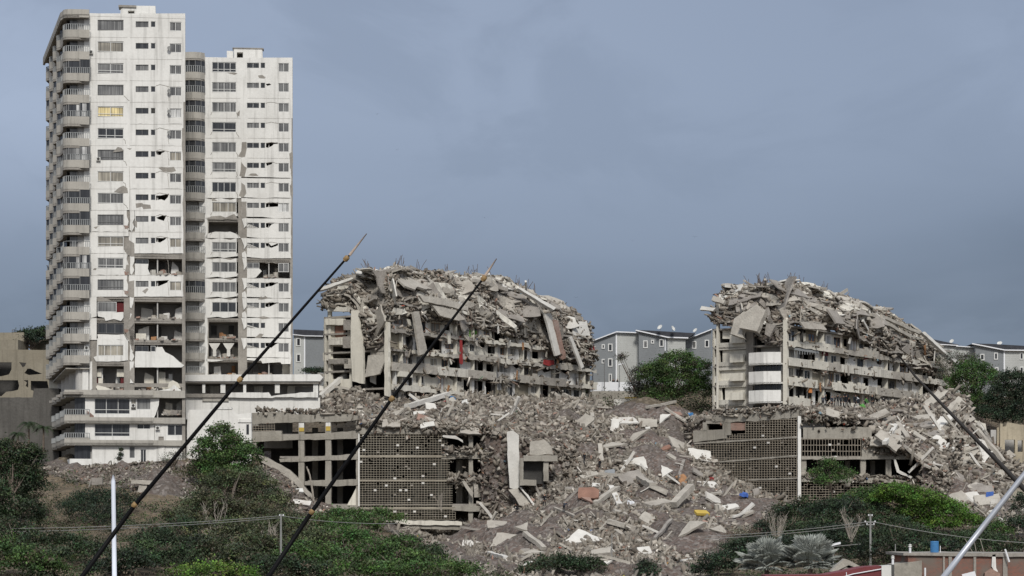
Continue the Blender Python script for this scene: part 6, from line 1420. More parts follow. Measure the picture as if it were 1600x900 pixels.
fr, h6 = house('grey and pale sided house with a dark roof at the far right edge', 396, [('siding', [(1524, 539), (1569, 547), (1569, 640), (1524, 640)]), ('siding2', [(1569, 547), (1640, 548), (1640, 640), (1569, 640)])], [[(1519, 537), (1545, 537.5), (1640, 543), (1640, 548), (1569, 547)]], [(1531, 553, 1538, 563), (1553, 551, 1559, 562), (1593, 551, 1599, 562), (1593, 573, 1599, 582), (1554, 574, 1560, 585)])
fascia(fr, h6, [(1518, 536.5), (1569, 546.5), (1640, 547.5)], 1.6); mb = MB(); fr.pbox(mb, 1568, 548, 1570, 620, 0, .1); mb.build('trim_board', 'trim', h6)
for (x, y, r_, lb, dr) in [(1031, 511, .5, 'pale dish on the dark roof, leftmost of the three', (-.6, -.6, .6)), (1052, 513, .5, 'dark dish on the dark roof behind the round tree', (.7, -.5, .4)), (1086, 516, .45, 'small pale dish near the gable house', (-.6, -.5, .6)), (1487, 533, .4, 'small dish on the roof behind the right ruin', (-.5, -.6, .5)), (1562, 536, .45, 'white dish on the far right roof', (-.3, -.6, .7))]:
    o = dish(P(x, y, 396), r_, dr); props(o, lb, 'satellite dish')
wf = Frame(930, 385, 1, 0)
mb = MB(); wf.pbox(mb, 920, 597, 995, 612, -.3, 0, 0); props(mb.build('garden_wall', 'trim'), 'white garden wall in front of the house right of the middle ruin', 'wall')
wf = Frame(930, 378, 1, 0); mb = MB(); wf.pbox(mb, 925, 611, 1000, 650, -.5, 0, 0); props(mb.build('garden_wall', 'podium'), 'grey block wall below the white garden wall', 'wall')
wf = Frame(930, 372, 1, 0); mb = MB(); wf.poly(mb, [(960, 624), (983, 623), (984, 645), (958, 645)], -.3, 0, 0); props(mb.build('concrete_block', 'slabwhite'), 'pale ribbed concrete panel standing under the garden walls', 'panel')
mb = MB(); wf.pbox(mb, 976, 620.5, 995, 622.5, -.3, .1, 0); props(mb.build('barrier', 'yellow'), 'yellow barrier rail beside the ribbed panel', 'barrier')
def post(px, yb, yt, Y, r, m, label, name='utility_pole', arm=None, lamp=False, group=None, cat='pole'):
    root = empty(name, P(px, yb, Y), label, cat, group); mb = MB(); mb.tube([P(px, yb, Y), P(px, yt, Y)], [r, r * .75]); mb.build('pole', m, root)
    if arm:
        for (xa, ya, xb, yb_) in arm: mb = MB(); mb.tube([P(xa, ya, Y), P(xb, yb_, Y)], r * .6); mb.build('crossarm', m, root); mb = MB(); [mb.tube([P(xa + (xb - xa) * t, ya, Y), P(xa + (xb - xa) * t, ya - 2.5, Y)], .07, 0, 6) for t in (.05, .95)]; mb.build('insulator', 'trim', root)
    if lamp: mb = MB(); mb.tube([P(px, yt + 1, Y), P(px + lamp, yt - 2, Y)], r * .6); mb.build('arm', m, root); mb = MB(); c = P(px + lamp, yt - 2, Y); mb.obox(c, (.45, 0, .1), (0, .2, 0), (0, 0, .1)); mb.build('lamp_head', 'trim', root)
    return root
post(944.5, 625, 562, 383, .09, 'frameg', 'thin dark lamp post before the house right of the middle ruin', 'street_lamp', cat='street lamp'); post(968, 605, 571, 384, .07, 'frameg', 'lamp post with a white head beside the garden wall', 'street_lamp', lamp=2, cat='street lamp')
post(439, 892, 803, 212, .12, 'galv', 'plain grey concrete utility pole in the scrub below the middle podium', arm=[(437, 806, 443, 806)])
post(1360, 893, 803, 235, .13, 'galv', 'pale utility pole with crossed arms right of the silver palms', arm=[(1351, 816, 1368, 816), (1354, 820, 1366, 820), (1357, 806, 1363, 806)])
post(1302, 890, 852, 225, .06, 'galv', 'short lamp post among the trees by the silver palms', 'street_lamp', lamp=4, cat='street lamp')
post(1399, 870, 850, 220, .06, 'galv', 'short grey post right of the utility pole'); post(78, 862, 828, 235, .06, 'galv', 'thin pole in the scrub at the lower left')
post(956, 905, 833, 238, .07, 'galv', 'thin pale pole standing at the foot of the slide')
for i, (x0, y0, x1, y1, Y0, Y1, sag, lab) in enumerate([(-30, 826, 439, 806, 235, 212, 5, 'upper cable from the left edge to the plain pole'), (-30, 831, 439, 809, 235, 212, 5, 'lower cable from the left edge to the plain pole'), (-30, 856, 330, 842, 236, 240, 3, 'lowest cable crossing the scrub at lower left'),
     (1100, 838, 1351, 816, 240, 235, 3, 'upper cable reaching the pole with crossed arms'), (1100, 842, 1351, 820, 240, 235, 3, 'lower cable reaching the pole with crossed arms'), (1368, 816, 1640, 850, 235, 235, 6, 'cable running right from the pole with crossed arms'), (1140, 862, 1345, 850, 232, 235, 2, 'cable passing above the silver palms'), (439, 806, 620, 818, 212, 225, 4, 'cable running right from the plain pole')]):
    mb = MB(); pts = [P(x0 + (x1 - x0) * t, y0 + (y1 - y0) * t + sag * 4 * t * (1 - t), Y0 + (Y1 - Y0) * t) for t in np.linspace(0, 1, 14)]; mb.tube(pts, .03, 0, 5); props(mb.build('overhead_cable', 'galv'), lab, 'cable')
# ------------------------------------------------------------------ vegetation
def leaf_mesh(name, ctr, size, cols, parent=None, aspect=.6):
    n = len(ctr); s = size * rng.uniform(.6, 1.3, n)
    a = rng.normal(size=(n, 3)); a /= np.linalg.norm(a, axis=1)[:, None]
    b = np.cross(a, rng.normal(size=(n, 3)) + np.array([0, 0, .6])); b /= np.linalg.norm(b, axis=1)[:, None]
    a = a * s[:, None] * .5; b = b * (s * aspect)[:, None] * .5
    v = np.stack([ctr - a, ctr - b * 1.0 + a * .1, ctr + a, ctr + b], 1).reshape(-1, 3)
    return np_mesh(name, v, np.arange(n * 4).reshape(n, 4), ['leaf'], cols=np.repeat(cols, 4, 0), parent=parent)
def clumps(cen, rad, n, per, cr, flat=.8):
    """clump centres on the shell of an ellipsoid and leaf points round them"""
    d = rng.normal(size=(n, 3)); d /= np.linalg.norm(d, axis=1)[:, None]; d[:, 2] = np.where(d[:, 2] < -.35, -d[:, 2], d[:, 2])
    rr = rng.uniform(.35, 1.08, n) ** .6
    c = np.array(cen) + d * rr[:, None] * np.array(rad)
    k = rng.integers(int(per * .5), int(per * 1.5), n); c2 = np.repeat(c, k, 0); w = np.repeat(np.arange(n), k)
    cs = rng.uniform(.6, 1.3, n) * cr
    return c2 + rng.normal(size=c2.shape) * np.array([1, 1, flat * .75]) * cs[w][:, None] * .5, w
GREENS = {'dark': (.030, .048, .022), 'mid': (.050, .092, .026), 'bright': (.075, .145, .024), 'olive': (.058, .068, .034), 'dry': (.11, .09, .065), 'grey': (.085, .09, .07), 'deep': (.022, .036, .02)}
def tree(name, label, cat, Y, blobs, tone, base, leaf=.26, dens=1.0, group=None, trunk=.22, cr=.75, gaps=1.0):
    onhill = Y < 310 and cat != 'plant'; Yb = []
    for (px, py, rx, ry) in blobs:
        yy = Y
        if onhill:
            ys_ = onG(px, min(py + ry * .8, 902), g1z, 200, 312).y; yy = min(Y, ys_ - rx * Y / F * .45)
        Yb.append(yy)
    if onhill: Y = sum(Yb) / len(Yb)
    bp = P(base[0], base[1], Y)
    if onhill: bp.z = float(g1z(np.array([bp.x]), np.array([bp.y]))[0])
    root = empty(name, bp, label, cat, group); pts = []; cl = []
    for (px, py, rx, ry), yy in zip(blobs, Yb):
        c = P(px, py, yy + rnd.uniform(-.6, .6)); r = (rx * Y / F, rx * Y / F * .85, ry * Y / F)
        n = int(10 + 7.5 * (r[0] * r[2] + r[0] * r[1]) * dens); p, w_ = clumps(c, r, n, 34, cr)
        base_c = np.array(GREENS[tone]); cc = base_c * rng.uniform(.45, 1.9, (n, 1)) * (1 + rng.normal(size=(n, 3)) * .12); dz_ = rng.random(n) < .07; cc[dz_] = np.array(GREENS['dry']) * rng.uniform(.5, 1.1, (dz_.sum(), 1))
        pts.append(p); cl.append(np.clip(cc[w_] * rng.uniform(.75, 1.25, (len(w_), 1)), .006, .5))
    leaf_mesh('crown', np.concatenate(pts), leaf, np.concatenate(cl), root)
    mb = MB(); top = P(blobs[0][0], blobs[0][1], Y); mid = bp.lerp(top, .45) + Vector((rnd.uniform(-.4, .4), 0, 0))
    mb.tube([bp - Vector((0, 0, .5)), mid, top], [trunk, trunk * .7, trunk * .25])
    for (px, py, rx, ry) in blobs:
        for k in range(4):
            e = P(px + rnd.uniform(-.8, .8) * rx, py + rnd.uniform(-.8, .5) * ry, Yb[blobs.index((px, py, rx, ry))] + rnd.uniform(-1, 1)); m2 = mid.lerp(e, .5) + Vector((0, 0, rnd.uniform(-.3, .5))); mb.tube([mid, m2, e], [trunk * .45, trunk * .28, .03], sides=5)
    mb.build('trunk', 'bark', root)
    return root
tree('tree', 'leafy green tree rising in front of the stained retaining wall', 'tree', 290, [(345, 682, 24, 22), (322, 705, 22, 22), (368, 700, 26, 22), (350, 722, 44, 20), (385, 712, 24, 18), (325, 728, 26, 14), (355, 742, 46, 18)], 'mid', (352, 790), dens=1.3)
tree('tree', 'dark olive tree below the leafy green one beside the podium wing', 'tree', 283, [(350, 765, 46, 34), (395, 770, 45, 36), (330, 795, 40, 30), (425, 795, 36, 30), (380, 805, 50, 24)], 'olive', (375, 850))
tree('tree', 'big dense green tree at the left edge', 'tree', 262, [(20, 725, 42, 36), (-20, 735, 45, 45), (45, 755, 30, 30), (15, 775, 48, 34), (48, 712, 22, 18), (-30, 790, 50, 45), (30, 805, 38, 24), (5, 700, 24, 14)], 'dark', (20, 850), dens=1.6)
tree('bush', 'dark round thorn bush on the slope under the taller tower', 'bush', 276, [(150, 790, 48, 26), (190, 785, 32, 22), (120, 800, 30, 20), (165, 812, 34, 20)], 'deep', (160, 835), leaf=.2)
tree('bush', 'green leafy bush at the bottom left corner', 'bush', 232, [(35, 880, 45, 26), (75, 890, 30, 18), (0, 870, 35, 30), (20, 850, 18, 14)], 'mid', (40, 905))
for i, (lab, Y, bl, tone) in enumerate([
  ('dull scrub bush left of the plain utility pole', 262, [(300, 830, 42, 32), (270, 850, 34, 30)], 'olive'), ('dark scrub bush right behind the first rod', 258, [(235, 860, 40, 30), (215, 880, 30, 20)], 'dark'),
  ('broad olive bush beneath the dark olive tree', 258, [(370, 840, 46, 30), (340, 865, 40, 26), (400, 862, 40, 26)], 'olive'), ('grey green bush just right of the plain utility pole', 255, [(462, 830, 38, 26), (480, 855, 44, 28)], 'olive'),
  ('green bush under the open bays of the podium wing', 282, [(540, 812, 40, 18), (575, 822, 30, 16), (505, 820, 26, 16)], 'mid'), ('wide green bush below the second rod ring', 262, [(540, 850, 46, 28), (580, 865, 40, 24), (510, 872, 40, 22)], 'mid'),
  ('small bright shrub growing against the foot of the block screen', 300, [(595, 803, 17, 8), (618, 812, 16, 8), (583, 812, 14, 8)], 'mid'), ('thick green bush below the base ledge', 262, [(625, 858, 36, 22), (600, 875, 40, 20), (650, 880, 36, 18)], 'mid'),
  ('bright low bush at the bottom edge under the first ring', 222, [(330, 893, 40, 12), (375, 895, 30, 10), (290, 896, 30, 10)], 'bright'), ('green bush at the bottom left of the slide foot', 246, [(690, 888, 40, 14), (725, 893, 28, 12), (660, 892, 30, 12)], 'mid'),
  ('dark bush at the bottom under the second rod', 240, [(440, 888, 44, 18), (490, 894, 40, 16)], 'dark'), ('green bush at the very bottom right of the second rod', 238, [(560, 890, 44, 18), (610, 896, 36, 14)], 'mid'),
  ('dusty bush at the middle of the slide foot', 246, [(870, 884, 40, 16), (915, 886, 30, 14), (835, 890, 26, 12)], 'dark'), ('lone small tree at the bottom of the slide', 243, [(1010, 888, 12, 12), (1012, 896, 14, 8)], 'deep'),
  ('dark leafy bush left of the silver palms', 242, [(1120, 882, 30, 20), (1155, 880, 28, 22), (1100, 892, 22, 12)], 'deep'), ('brown leafless thicket at the lower right of the slide', 262, [(1165, 845, 36, 22), (1200, 835, 32, 22), (1140, 860, 26, 14)], 'dry'),
  ('dark green tree below the right block screen', 275, [(1225, 812, 32, 26), (1260, 800, 30, 24), (1240, 838, 42, 22)], 'dark'), ('dark tree behind the silver palms', 268, [(1285, 810, 36, 30), (1320, 800, 30, 26), (1300, 845, 50, 24)], 'deep'),
  ('green tree standing before the lower screen of the right podium', 288, [(1345, 785, 34, 22), (1375, 775, 30, 18), (1320, 790, 26, 18)], 'mid'), ('deep green tree below the bright canopy at right', 262, [(1390, 845, 46, 26), (1440, 850, 40, 24), (1350, 850, 36, 26)], 'dark'),
  ('dark bush under the right tail of the bright canopy', 262, [(1490, 850, 36, 18), (1525, 845, 30, 16)], 'dark'), ('dark leafy tree between the utility pole and the silver palms', 262, [(1310, 850, 34, 28), (1335, 835, 30, 24), (1345, 865, 34, 22)], 'deep'), ('dark green tree right of the utility pole', 258, [(1390, 825, 34, 22), (1420, 840, 34, 22), (1380, 862, 34, 22), (1425, 866, 36, 16)], 'dark'), ('dark bush against the roof of the brick house', 240, [(1470, 862, 36, 18), (1440, 860, 26, 16), (1500, 868, 30, 12)], 'deep'), ('dark bush rising right behind the left silver palm', 262, [(1190, 855, 34, 20), (1230, 860, 34, 22)], 'deep'),
  ('tall dark bush left of the dark olive tree', 276, [(282, 835, 34, 30), (262, 858, 34, 30), (305, 862, 36, 24)], 'dark'), ('tall olive bush between the two black rods', 268, [(420, 835, 40, 30), (448, 820, 30, 24), (405, 862, 40, 24)], 'olive'), ('round green bush right of the plain pole', 252, [(500, 850, 38, 26), (478, 872, 38, 22)], 'mid'),
  ('dark bush at the edge of the scree below the ledge', 258, [(665, 868, 34, 18), (640, 850, 24, 12)], 'dark'), ('dark bush in the middle of the bottom edge', 236, [(400, 885, 34, 16), (360, 878, 30, 16)], 'dark'), ('dark bush on the bottom left behind the white pole', 246, [(200, 880, 36, 20), (165, 890, 30, 14)], 'deep'),
  ('green bush filling the gap beneath the bright canopy', 284, [(1360, 800, 34, 16), (1395, 808, 34, 16), (1335, 815, 30, 16)], 'dark'), ('leafy shrub by the white wall base under the leafy green tree', 290, [(395, 735, 18, 10), (300, 738, 20, 9)], 'olive'),
  ('tall dense bush rising at the bottom between the white pole and first ring', 244, [(245, 850, 34, 28), (225, 872, 34, 24), (275, 875, 36, 24)], 'dark'), ('tall dark green bush right of the second ring', 258, [(535, 835, 34, 24), (560, 850, 34, 24)], 'mid'), ('tall leafy bush at the bottom right of the second rod', 240, [(600, 872, 40, 24), (640, 880, 34, 20)], 'mid'),
  ('broad dark bush left of the plain grey pole', 248, [(400, 862, 34, 26), (375, 875, 30, 24)], 'olive'), ('deep green mass between the silver palms and the scree', 262, [(1160, 862, 34, 24), (1195, 835, 30, 22)], 'deep'), ('tall dark tree behind the lamp post by the silver palms', 266, [(1270, 835, 36, 26), (1300, 822, 34, 24)], 'dark'),
  ('dark bush mass under the far right rubble', 268, [(1545, 850, 34, 18), (1580, 856, 30, 16)], 'dark'), ('tall tree at the left edge above the corner bush', 248, [(15, 835, 34, 26), (-15, 850, 36, 30), (50, 850, 26, 20)], 'dark'),
  ('dull olive bush on the dirt slope under the shorter tower', 278, [(300, 795, 26, 16), (275, 812, 24, 16)], 'olive'), ('dark bush low at the left between the edge tree and the white pole', 252, [(105, 850, 36, 18), (140, 865, 34, 20), (90, 872, 30, 16)], 'dark'), ('dark tree cut by the right edge', 285, [(1600, 790, 22, 20), (1590, 825, 22, 20), (1640, 800, 40, 40)], 'deep'), ('low green bush before the rubble at far right', 275, [(1560, 830, 26, 16), (1535, 838, 22, 12)], 'mid')]):
    xs_ = sum(b[0] for b in bl) / len(bl); yb = max(b[1] + b[3] for b in bl) + 12
    if 'shrub' in lab or 'bush' in lab or 'thicket' in lab: nm, ct = 'bush', 'bush'
    else: nm, ct = 'tree', 'tree'
    tree(nm, lab, ct, Y, bl, tone, (xs_, yb), leaf=.24 if tone != 'dry' else .14, dens=1.1 if tone != 'dry' else .6, trunk=.12)
tree('tree', 'small light green tree in front of the dark bays of the right podium', 'tree', 304, [(1295, 728, 18, 12), (1318, 740, 16, 12), (1278, 742, 14, 10), (1300, 752, 28, 12)], 'mid', (1300, 800), leaf=.22, trunk=.12)
tree('tree', 'flat topped bright green tree spreading over the right podium foot', 'tree', 283, [(1405, 770, 36, 13), (1440, 782, 40, 16), (1475, 798, 38, 17), (1512, 816, 28, 12), (1378, 780, 22, 9), (1435, 800, 34, 12), (1460, 818, 40, 10)], 'bright', (1445, 870), leaf=.22, dens=3.0, cr=.65)
tree('tree', 'large round dark green tree between the two ruins', 'tree', 366, [(1055, 572, 38, 24), (1090, 582, 24, 24), (1025, 588, 30, 22), (1060, 600, 48, 26), (1095, 612, 22, 22), (1035, 618, 36, 14)], 'mid', (1055, 655), dens=1.1, trunk=.3)
tree('tree', 'thin grey green tree left of the large round one', 'tree', 368, [(1000, 590, 16, 22), (990, 610, 16, 18), (1010, 612, 14, 16), (972, 560, 6, 6)], 'grey', (1000, 650), dens=.6)
tree('tree', 'grey feathery tree just behind the shoulder of the right ruin', 'tree', 372, [(1488, 566, 26, 16), (1515, 562, 16, 10), (1480, 585, 20, 14)], 'grey', (1490, 650), dens=.55, leaf=.2)
tree('tree', 'dense green tree right of the right ruin', 'tree', 368, [(1520, 582, 32, 22), (1505, 605, 32, 26), (1545, 600, 30, 22), (1525, 635, 44, 24)], 'mid', (1520, 675), trunk=.3)
tree('tree', 'dark tree filling the right edge below the far houses', 'tree', 362, [(1585, 600, 30, 24), (1570, 625, 36, 26), (1610, 630, 40, 40), (1550, 650, 40, 18), (1590, 655, 40, 18)], 'deep', (1580, 690), trunk=.3)
tree('tree', 'low reddish dark bush below the dense tree at right', 'bush', 356, [(1500, 655, 22, 16), (1520, 662, 22, 12)], 'dry', (1505, 685), leaf=.2)
tree('tree', 'dark tree behind the beige building at far left', 'tree', 356, [(48, 528, 26, 14), (25, 535, 16, 10), (68, 525, 14, 14)], 'deep', (48, 560), leaf=.28)
tree('bush', 'dark trimmed hedge in front of the house between towers and ruin', 'hedge', 396, [(485, 580, 14, 4), (500, 580, 10, 4)], 'deep', (490, 590), leaf=.25)
tree('bush', 'small shrub with bare stems at the base of the taller tower', 'bush', 296, [(275, 715, 18, 10), (262, 722, 10, 7)], 'grey', (272, 730), leaf=.15, dens=.5)
tree('climbing_plant', 'dead climbing plant against the white base wall of the taller tower', 'plant', 299.2, [(188, 712, 3, 6), (186, 718, 3, 5), (189, 703, 1.5, 2)], 'deep', (188, 727), leaf=.16, dens=.4, cr=.3, trunk=.04)
# scrub covering the lower hillside
n = 5200; poly = [(60, 770), (340, 790), (480, 805), (600, 835), (700, 872), (780, 905), (-20, 905), (-20, 800)]
p1 = sample_g1([(-20, 800), (120, 770), (240, 800), (340, 800), (480, 812), (600, 838), (700, 872), (800, 900), (800, 910), (-20, 910)], 1350, 195, 300)
p2 = sample_g1([(1150, 850), (1230, 800), (1430, 800), (1500, 815), (1640, 850), (1640, 910), (1090, 910)], 900, 195, 305)
p3 = sample_g1([(60, 735), (330, 735), (340, 800), (60, 800)], 110, 240, 300)
cen = np.concatenate([p1, p2, p3]); k = rng.integers(18, 60, len(cen)); wi = np.repeat(np.arange(len(cen)), k); sc_ = rng.uniform(.4, 1.3, len(cen)); pts = cen[wi] + rng.normal(size=(len(wi), 3)) * np.array([.6, .6, .35]) * sc_[wi][:, None] + np.array([0, 0, .3])
pal = np.array([GREENS['olive'], GREENS['dark'], GREENS['dry'], GREENS['mid'], GREENS['olive']]); cc = pal[rng.integers(0, 5, len(cen))] * rng.uniform(.6, 1.4, (len(cen), 1))
o = leaf_mesh('undergrowth', pts, .22, np.clip(cc[wi], .005, 1)); props(o, 'low dull scrub covering the hillside below the podiums', 'scrub', kind='stuff')
p4 = sample_g1([(900, 640), (1110, 640), (1120, 600), (900, 600)], 1, 355, 395) if False else None
X = rng.uniform(8, 75, 900); Y = rng.uniform(362, 394, 900); cen = np.stack([X, Y, g1z(X, Y)], 1); k = rng.integers(18, 50, len(cen)); wi = np.repeat(np.arange(len(cen)), k); pts = cen[wi] + rng.normal(size=(len(wi), 3)) * np.array([.9, .9, .8]) + np.array([0, 0, .6])
cc = pal[rng.integers(0, 4, len(cen))] * rng.uniform(.5, 1.2, (len(cen), 1)); o = leaf_mesh('undergrowth', pts, .3, np.clip(cc[wi], .005, 1)); props(o, 'dark undergrowth on the ridge behind the two ruins', 'scrub', kind='stuff')
# bare branches
for i, (x, y, Y, s_, lab) in enumerate([(290, 880, 236, 4, 'bare grey twiggy shrub near the bottom left of centre'), (255, 870, 238, 3.4, 'bare arching twigs behind the first rod'), (588, 850, 300, 2.6, 'dead bare sapling before the block screen'), (690, 800, 306, 3.0, 'leafless sapling before the right part of the block screen'), (1500, 870, 262, 3, 'bare pale stems above the brick house'), (150, 560 + 270, 262, 3, 'bare stem on the slope under the thorn bush'), (335, 850, 240, 4.2, 'bare pale twigs poking from the scrub below the dark olive tree'), (420, 870, 236, 3.6, 'dry leafless shrub between the two black rods'), (520, 880, 236, 3.2, 'dry leafless shrub right of the second black rod'), (1215, 850, 255, 3.6, 'dry leafless shrub in the dark thicket behind the silver palms'), (735, 880, 250, 3, 'dry stems at the lower left of the scree'), (1330, 850, 238, 3.4, 'pale dry stems left of the pole with crossed arms')]):
    mb = MB(); b = P(x, y, Y)
    for k in range(16 if i < 2 or i > 5 else 5):
        e = b + Vector((rnd.uniform(-.6, .6) * s_ * .6, rnd.uniform(-.4, .4), rnd.uniform(.5, 1.1) * s_)); m_ = b.lerp(e, .5) + Vector((rnd.uniform(-.3, .3), 0, rnd.uniform(0, .4))); mb.tube([b, m_, e], [.05, .035, .015], sides=4)
        for j in range(3): q = m_.lerp(e, rnd.random()); mb.tube([q, q + Vector((rnd.uniform(-.5, .5), 0, rnd.uniform(.2, .8)))], [.025, .01], sides=4)
    props(mb.build('bare_shrub', 'dryw'), lab, 'shrub')
# dead trunk in the open wing bay
mb = MB(); mb.tube([P(492, 800, 311), P(488, 765, 311), P(484, 742, 311), P(479, 729, 311)], [.16, .14, .12, .1]); mb.tube([P(484, 745, 311), P(482, 733, 311)], .06); props(mb.build('dead_trunk', 'dryw'), 'dead bare trunk leaning before the open bays of the podium wing', 'trunk')
# inclined broken ramp slab and wall at the wing
hero(Frame(450, 316, 1, 0), [(404, 711), (416, 714), (452, 734), (470, 752), (491, 778), (488, 782), (462, 757), (440, 740), (408, 722)], 0, 2.0, 'slab', 'fallen sloping edge slab running down beside the podium wing')
lay(470, 788, g1z, 1.3, .4, 'slabwhite', 'white beam fragment lying in rubble at the podium wing', rot=15, name='broken_slab'); lay(468, 769, g1z, .5, .4, 'ac', 'small white box in rubble at the podium wing', rot=0); lay(478, 770, g1z, .45, .3, 'orange', 'orange fragment beside the small white box at the podium wing', rot=0)
wf = Frame(180, 240, 1, 0); mb = MB(); wf.poly(mb, [(120, 866), (122, 862), (198, 863), (200, 905), (120, 905)], -.5, 0, 0, rough=.05); props(mb.build('retaining_wall', 'podium'), 'low grey retaining wall behind the white pole at lower left', 'wall')
wf = Frame(280, 282, 1, 0); mb = MB(); wf.poly(mb, [(275, 776), (300, 776), (300, 788), (275, 788)], -.6, 0, 0, rough=.05); props(mb.build('concrete_block', 'podium'), 'grey block wall stub right of the thorn bush', 'wall')
wf = Frame(230, 284, 1, 0); mb = MB(); wf.poly(mb, [(205, 750), (240, 751), (240, 757), (205, 756)], -2, 0, 0, rough=.05); wf.poly(mb, [(217, 757), (230, 757), (218, 790), (210, 815), (208, 790)], -.8, -.2, 0, rough=.05); props(mb.build('drain_chute', 'slab'), 'concrete drain slab and chute on the slope under the taller tower', 'drain')
wf = Frame(150, 286, 1, 0); mb = MB(); wf.poly(mb, [(143, 747), (160, 746), (160, 757), (143, 758)], -.6, 0, 0, rough=.05); wf.poly(mb, [(138, 762), (141, 749), (143, 750), (140, 764)], -.2, .1, 0); props(mb.build('concrete_block', 'slabdark'), 'small broken concrete block on the bare slope under the taller tower', 'wall')

# palms
def fan(mb, c, dirv, r, seg=26, spread=1.75, m=0):
    dirv = Vector(dirv).normalized(); s = dirv.cross(Vector((0, 0, 1))); s = s.normalized() if s.length > .1 else Vector((1, 0, 0)); up = s.cross(dirv)
    for i in range(seg):
        a = (i / (seg - 1) - .5) * 2 * spread; v = dirv * math.cos(a) + s * math.sin(a); w_ = v.cross(up).normalized(); L_ = r * (.75 + .25 * math.cos(a)) * rnd.uniform(.92, 1.05)
        dz = up * (.035 if i % 2 else -.035) * r; sag = Vector((0, 0, -.12 * r)); h = r * .04
        b = c + v * L_ * .62
        mb.add([c, b + w_ * h + dz, c + v * L_ + sag, b - w_ * h - dz], [(0, 1, 2), (0, 2, 3)], m)
for i, (px, py, Y, rr, lab) in enumerate([(1198, 884, 205, 2.7, 'silver leaved fan palm, left one of the two'), (1266, 881, 203, 2.7, 'silver leaved fan palm, right one of the two')]):
    c = P(px, py, Y); root = empty('fan_palm', c - Vector((0, 0, 2.5)), lab, 'palm'); st = MB(); st.tube([c - Vector((0, 0, 3)), c], [.3, .22]); st.build('trunk', 'bark', root)
    mb = MB(); pet = MB()
    for k in range(58):
        a = rnd.uniform(0, 2 * math.pi); e = rnd.uniform(-.2, 1.5); v = Vector((math.cos(a) * math.cos(e), math.sin(a) * math.cos(e), math.sin(e))); l = rr * rnd.uniform(.45, .62); q = c + v * l
        pet.tube([c, q], [.04, .03], sides=4); fan(mb, q, v + Vector((0, 0, .2)), rr * rnd.uniform(.5, .66))
    mb.build('fronds', 'silver_leaf', root); pet.build('petioles', 'silver_leaf', root)
def feather_palm(px, py, Y, h, rr, lab, dead=False):
    c = P(px, py, Y); root = empty('palm_tree', c - Vector((0, 0, h)), lab, 'palm'); st = MB(); st.tube([c - Vector((0, 0, h)), c], [.16, .12]); st.build('trunk', 'bark', root); mb = MB()
    for k in range(20):
        a = rnd.uniform(0, 6.28); e = rnd.uniform(.1, 1.1); prev = c
        for j in range(9):
            t = (j + 1) / 9; p = c + Vector((math.cos(a) * rr * t, math.sin(a) * rr * t, rr * (math.sin(e) * t - .95 * t * t))); d_ = (p - prev).normalized(); s = d_.cross(Vector((0, 0, 1))).normalized()
            for sg_ in (-1, 1):
                for m_ in (0, .5): q = prev.lerp(p, m_); L_ = rr * .32 * (1 - t * .5); mb.add([q, q + d_ * .07, q + s * sg_ * L_ + d_ * L_ * .5 - Vector((0, 0, L_ * .5))], [(0, 1, 2)])
            prev = p
    mb.build('fronds', 'palmleaf', root)
for a in [(45, 662, 311, 3.5, 1.9, 'small palm, middle one before the dark retaining wall'), (68, 668, 310, 3.4, 1.7, 'small palm beside the scalloped base of the taller tower'), (28, 678, 309, 2.4, 1.5, 'low palm before the dark retaining wall, nearest the left edge')]: feather_palm(*a)

# ------------------------------------------------------------------ houses at the bottom right
def brickmat():
    m = bpy.data.materials.new('old_brick_wall'); m.use_nodes = True; t = m.node_tree; b = t.nodes['Principled BSDF']; b.inputs['Roughness'].default_value = .95
    g = N(t, 'ShaderNodeNewGeometry'); s = N(t, 'ShaderNodeSeparateXYZ'); L(t, g.outputs['Position'], s.inputs[0]); c = N(t, 'ShaderNodeCombineXYZ'); L(t, s.outputs[0], c.inputs[0]); L(t, s.outputs[2], c.inputs[1])
    br = N(t, 'ShaderNodeTexBrick'); L(t, c.outputs[0], br.inputs['Vector']); br.inputs['Scale'].default_value = 2.6; br.inputs['Color1'].default_value = (.24, .085, .055, 1); br.inputs['Color2'].default_value = (.16, .075, .055, 1); br.inputs['Mortar'].default_value = (.16, .14, .12, 1); br.inputs['Mortar Size'].default_value = .03
    n = N(t, 'ShaderNodeTexNoise'); n.inputs['Scale'].default_value = .6; n.inputs['Detail'].default_value = 6; L(t, g.outputs['Position'], n.inputs['Vector'])
    L(t, mixc(t, mrange(t, n.outputs['Fac'], .4, .65), br.outputs['Color'], (.15, .125, .105)), b.inputs['Base Color']); return m
M['brickwall'] = brickmat()
BF = Frame(1400, 170, 1, 0); BH = empty('brick_house', BF.pp(1500, 960, -3), 'unfinished brick house with a flat concrete roof edge at the bottom right', 'house')
mb = MB(); BF.poly(mb, [(1420, 866), (1700, 866), (1700, 1000), (1420, 1000)], -8, -.3, 0); mb.build('wall', 'brickwall', BH)
mb = MB(); BF.poly(mb, [(1412, 864), (1488, 863.5), (1700, 865), (1700, 871), (1488, 869), (1412, 868)], -8.2, -.1, 0, rough=.02); mb.build('roof_slab', 'raw', BH)
for (x0, x1) in [(1474, 1477), (1483, 1488), (1522, 1526), (1568, 1575)]: mb = MB(); BF.pbox(mb, x0, 869, x1, 1000, -.29, -.16); mb.build('column', 'raw', BH)
mb = MB(); BF.poly(mb, [(1397, 882), (1408, 880), (1440, 876), (1440, 1000), (1397, 1000)], -3, .1, 0); mb.build('plaster_wall', 'podium', BH)
mb = MB(); BF.poly(mb, [(1551, 867), (1556, 866), (1557, 888), (1560, 893), (1555, 894), (1550, 885)], -.28, -.1, 0, rough=.02); mb.build('plaster_patch', 'plaster', BH)
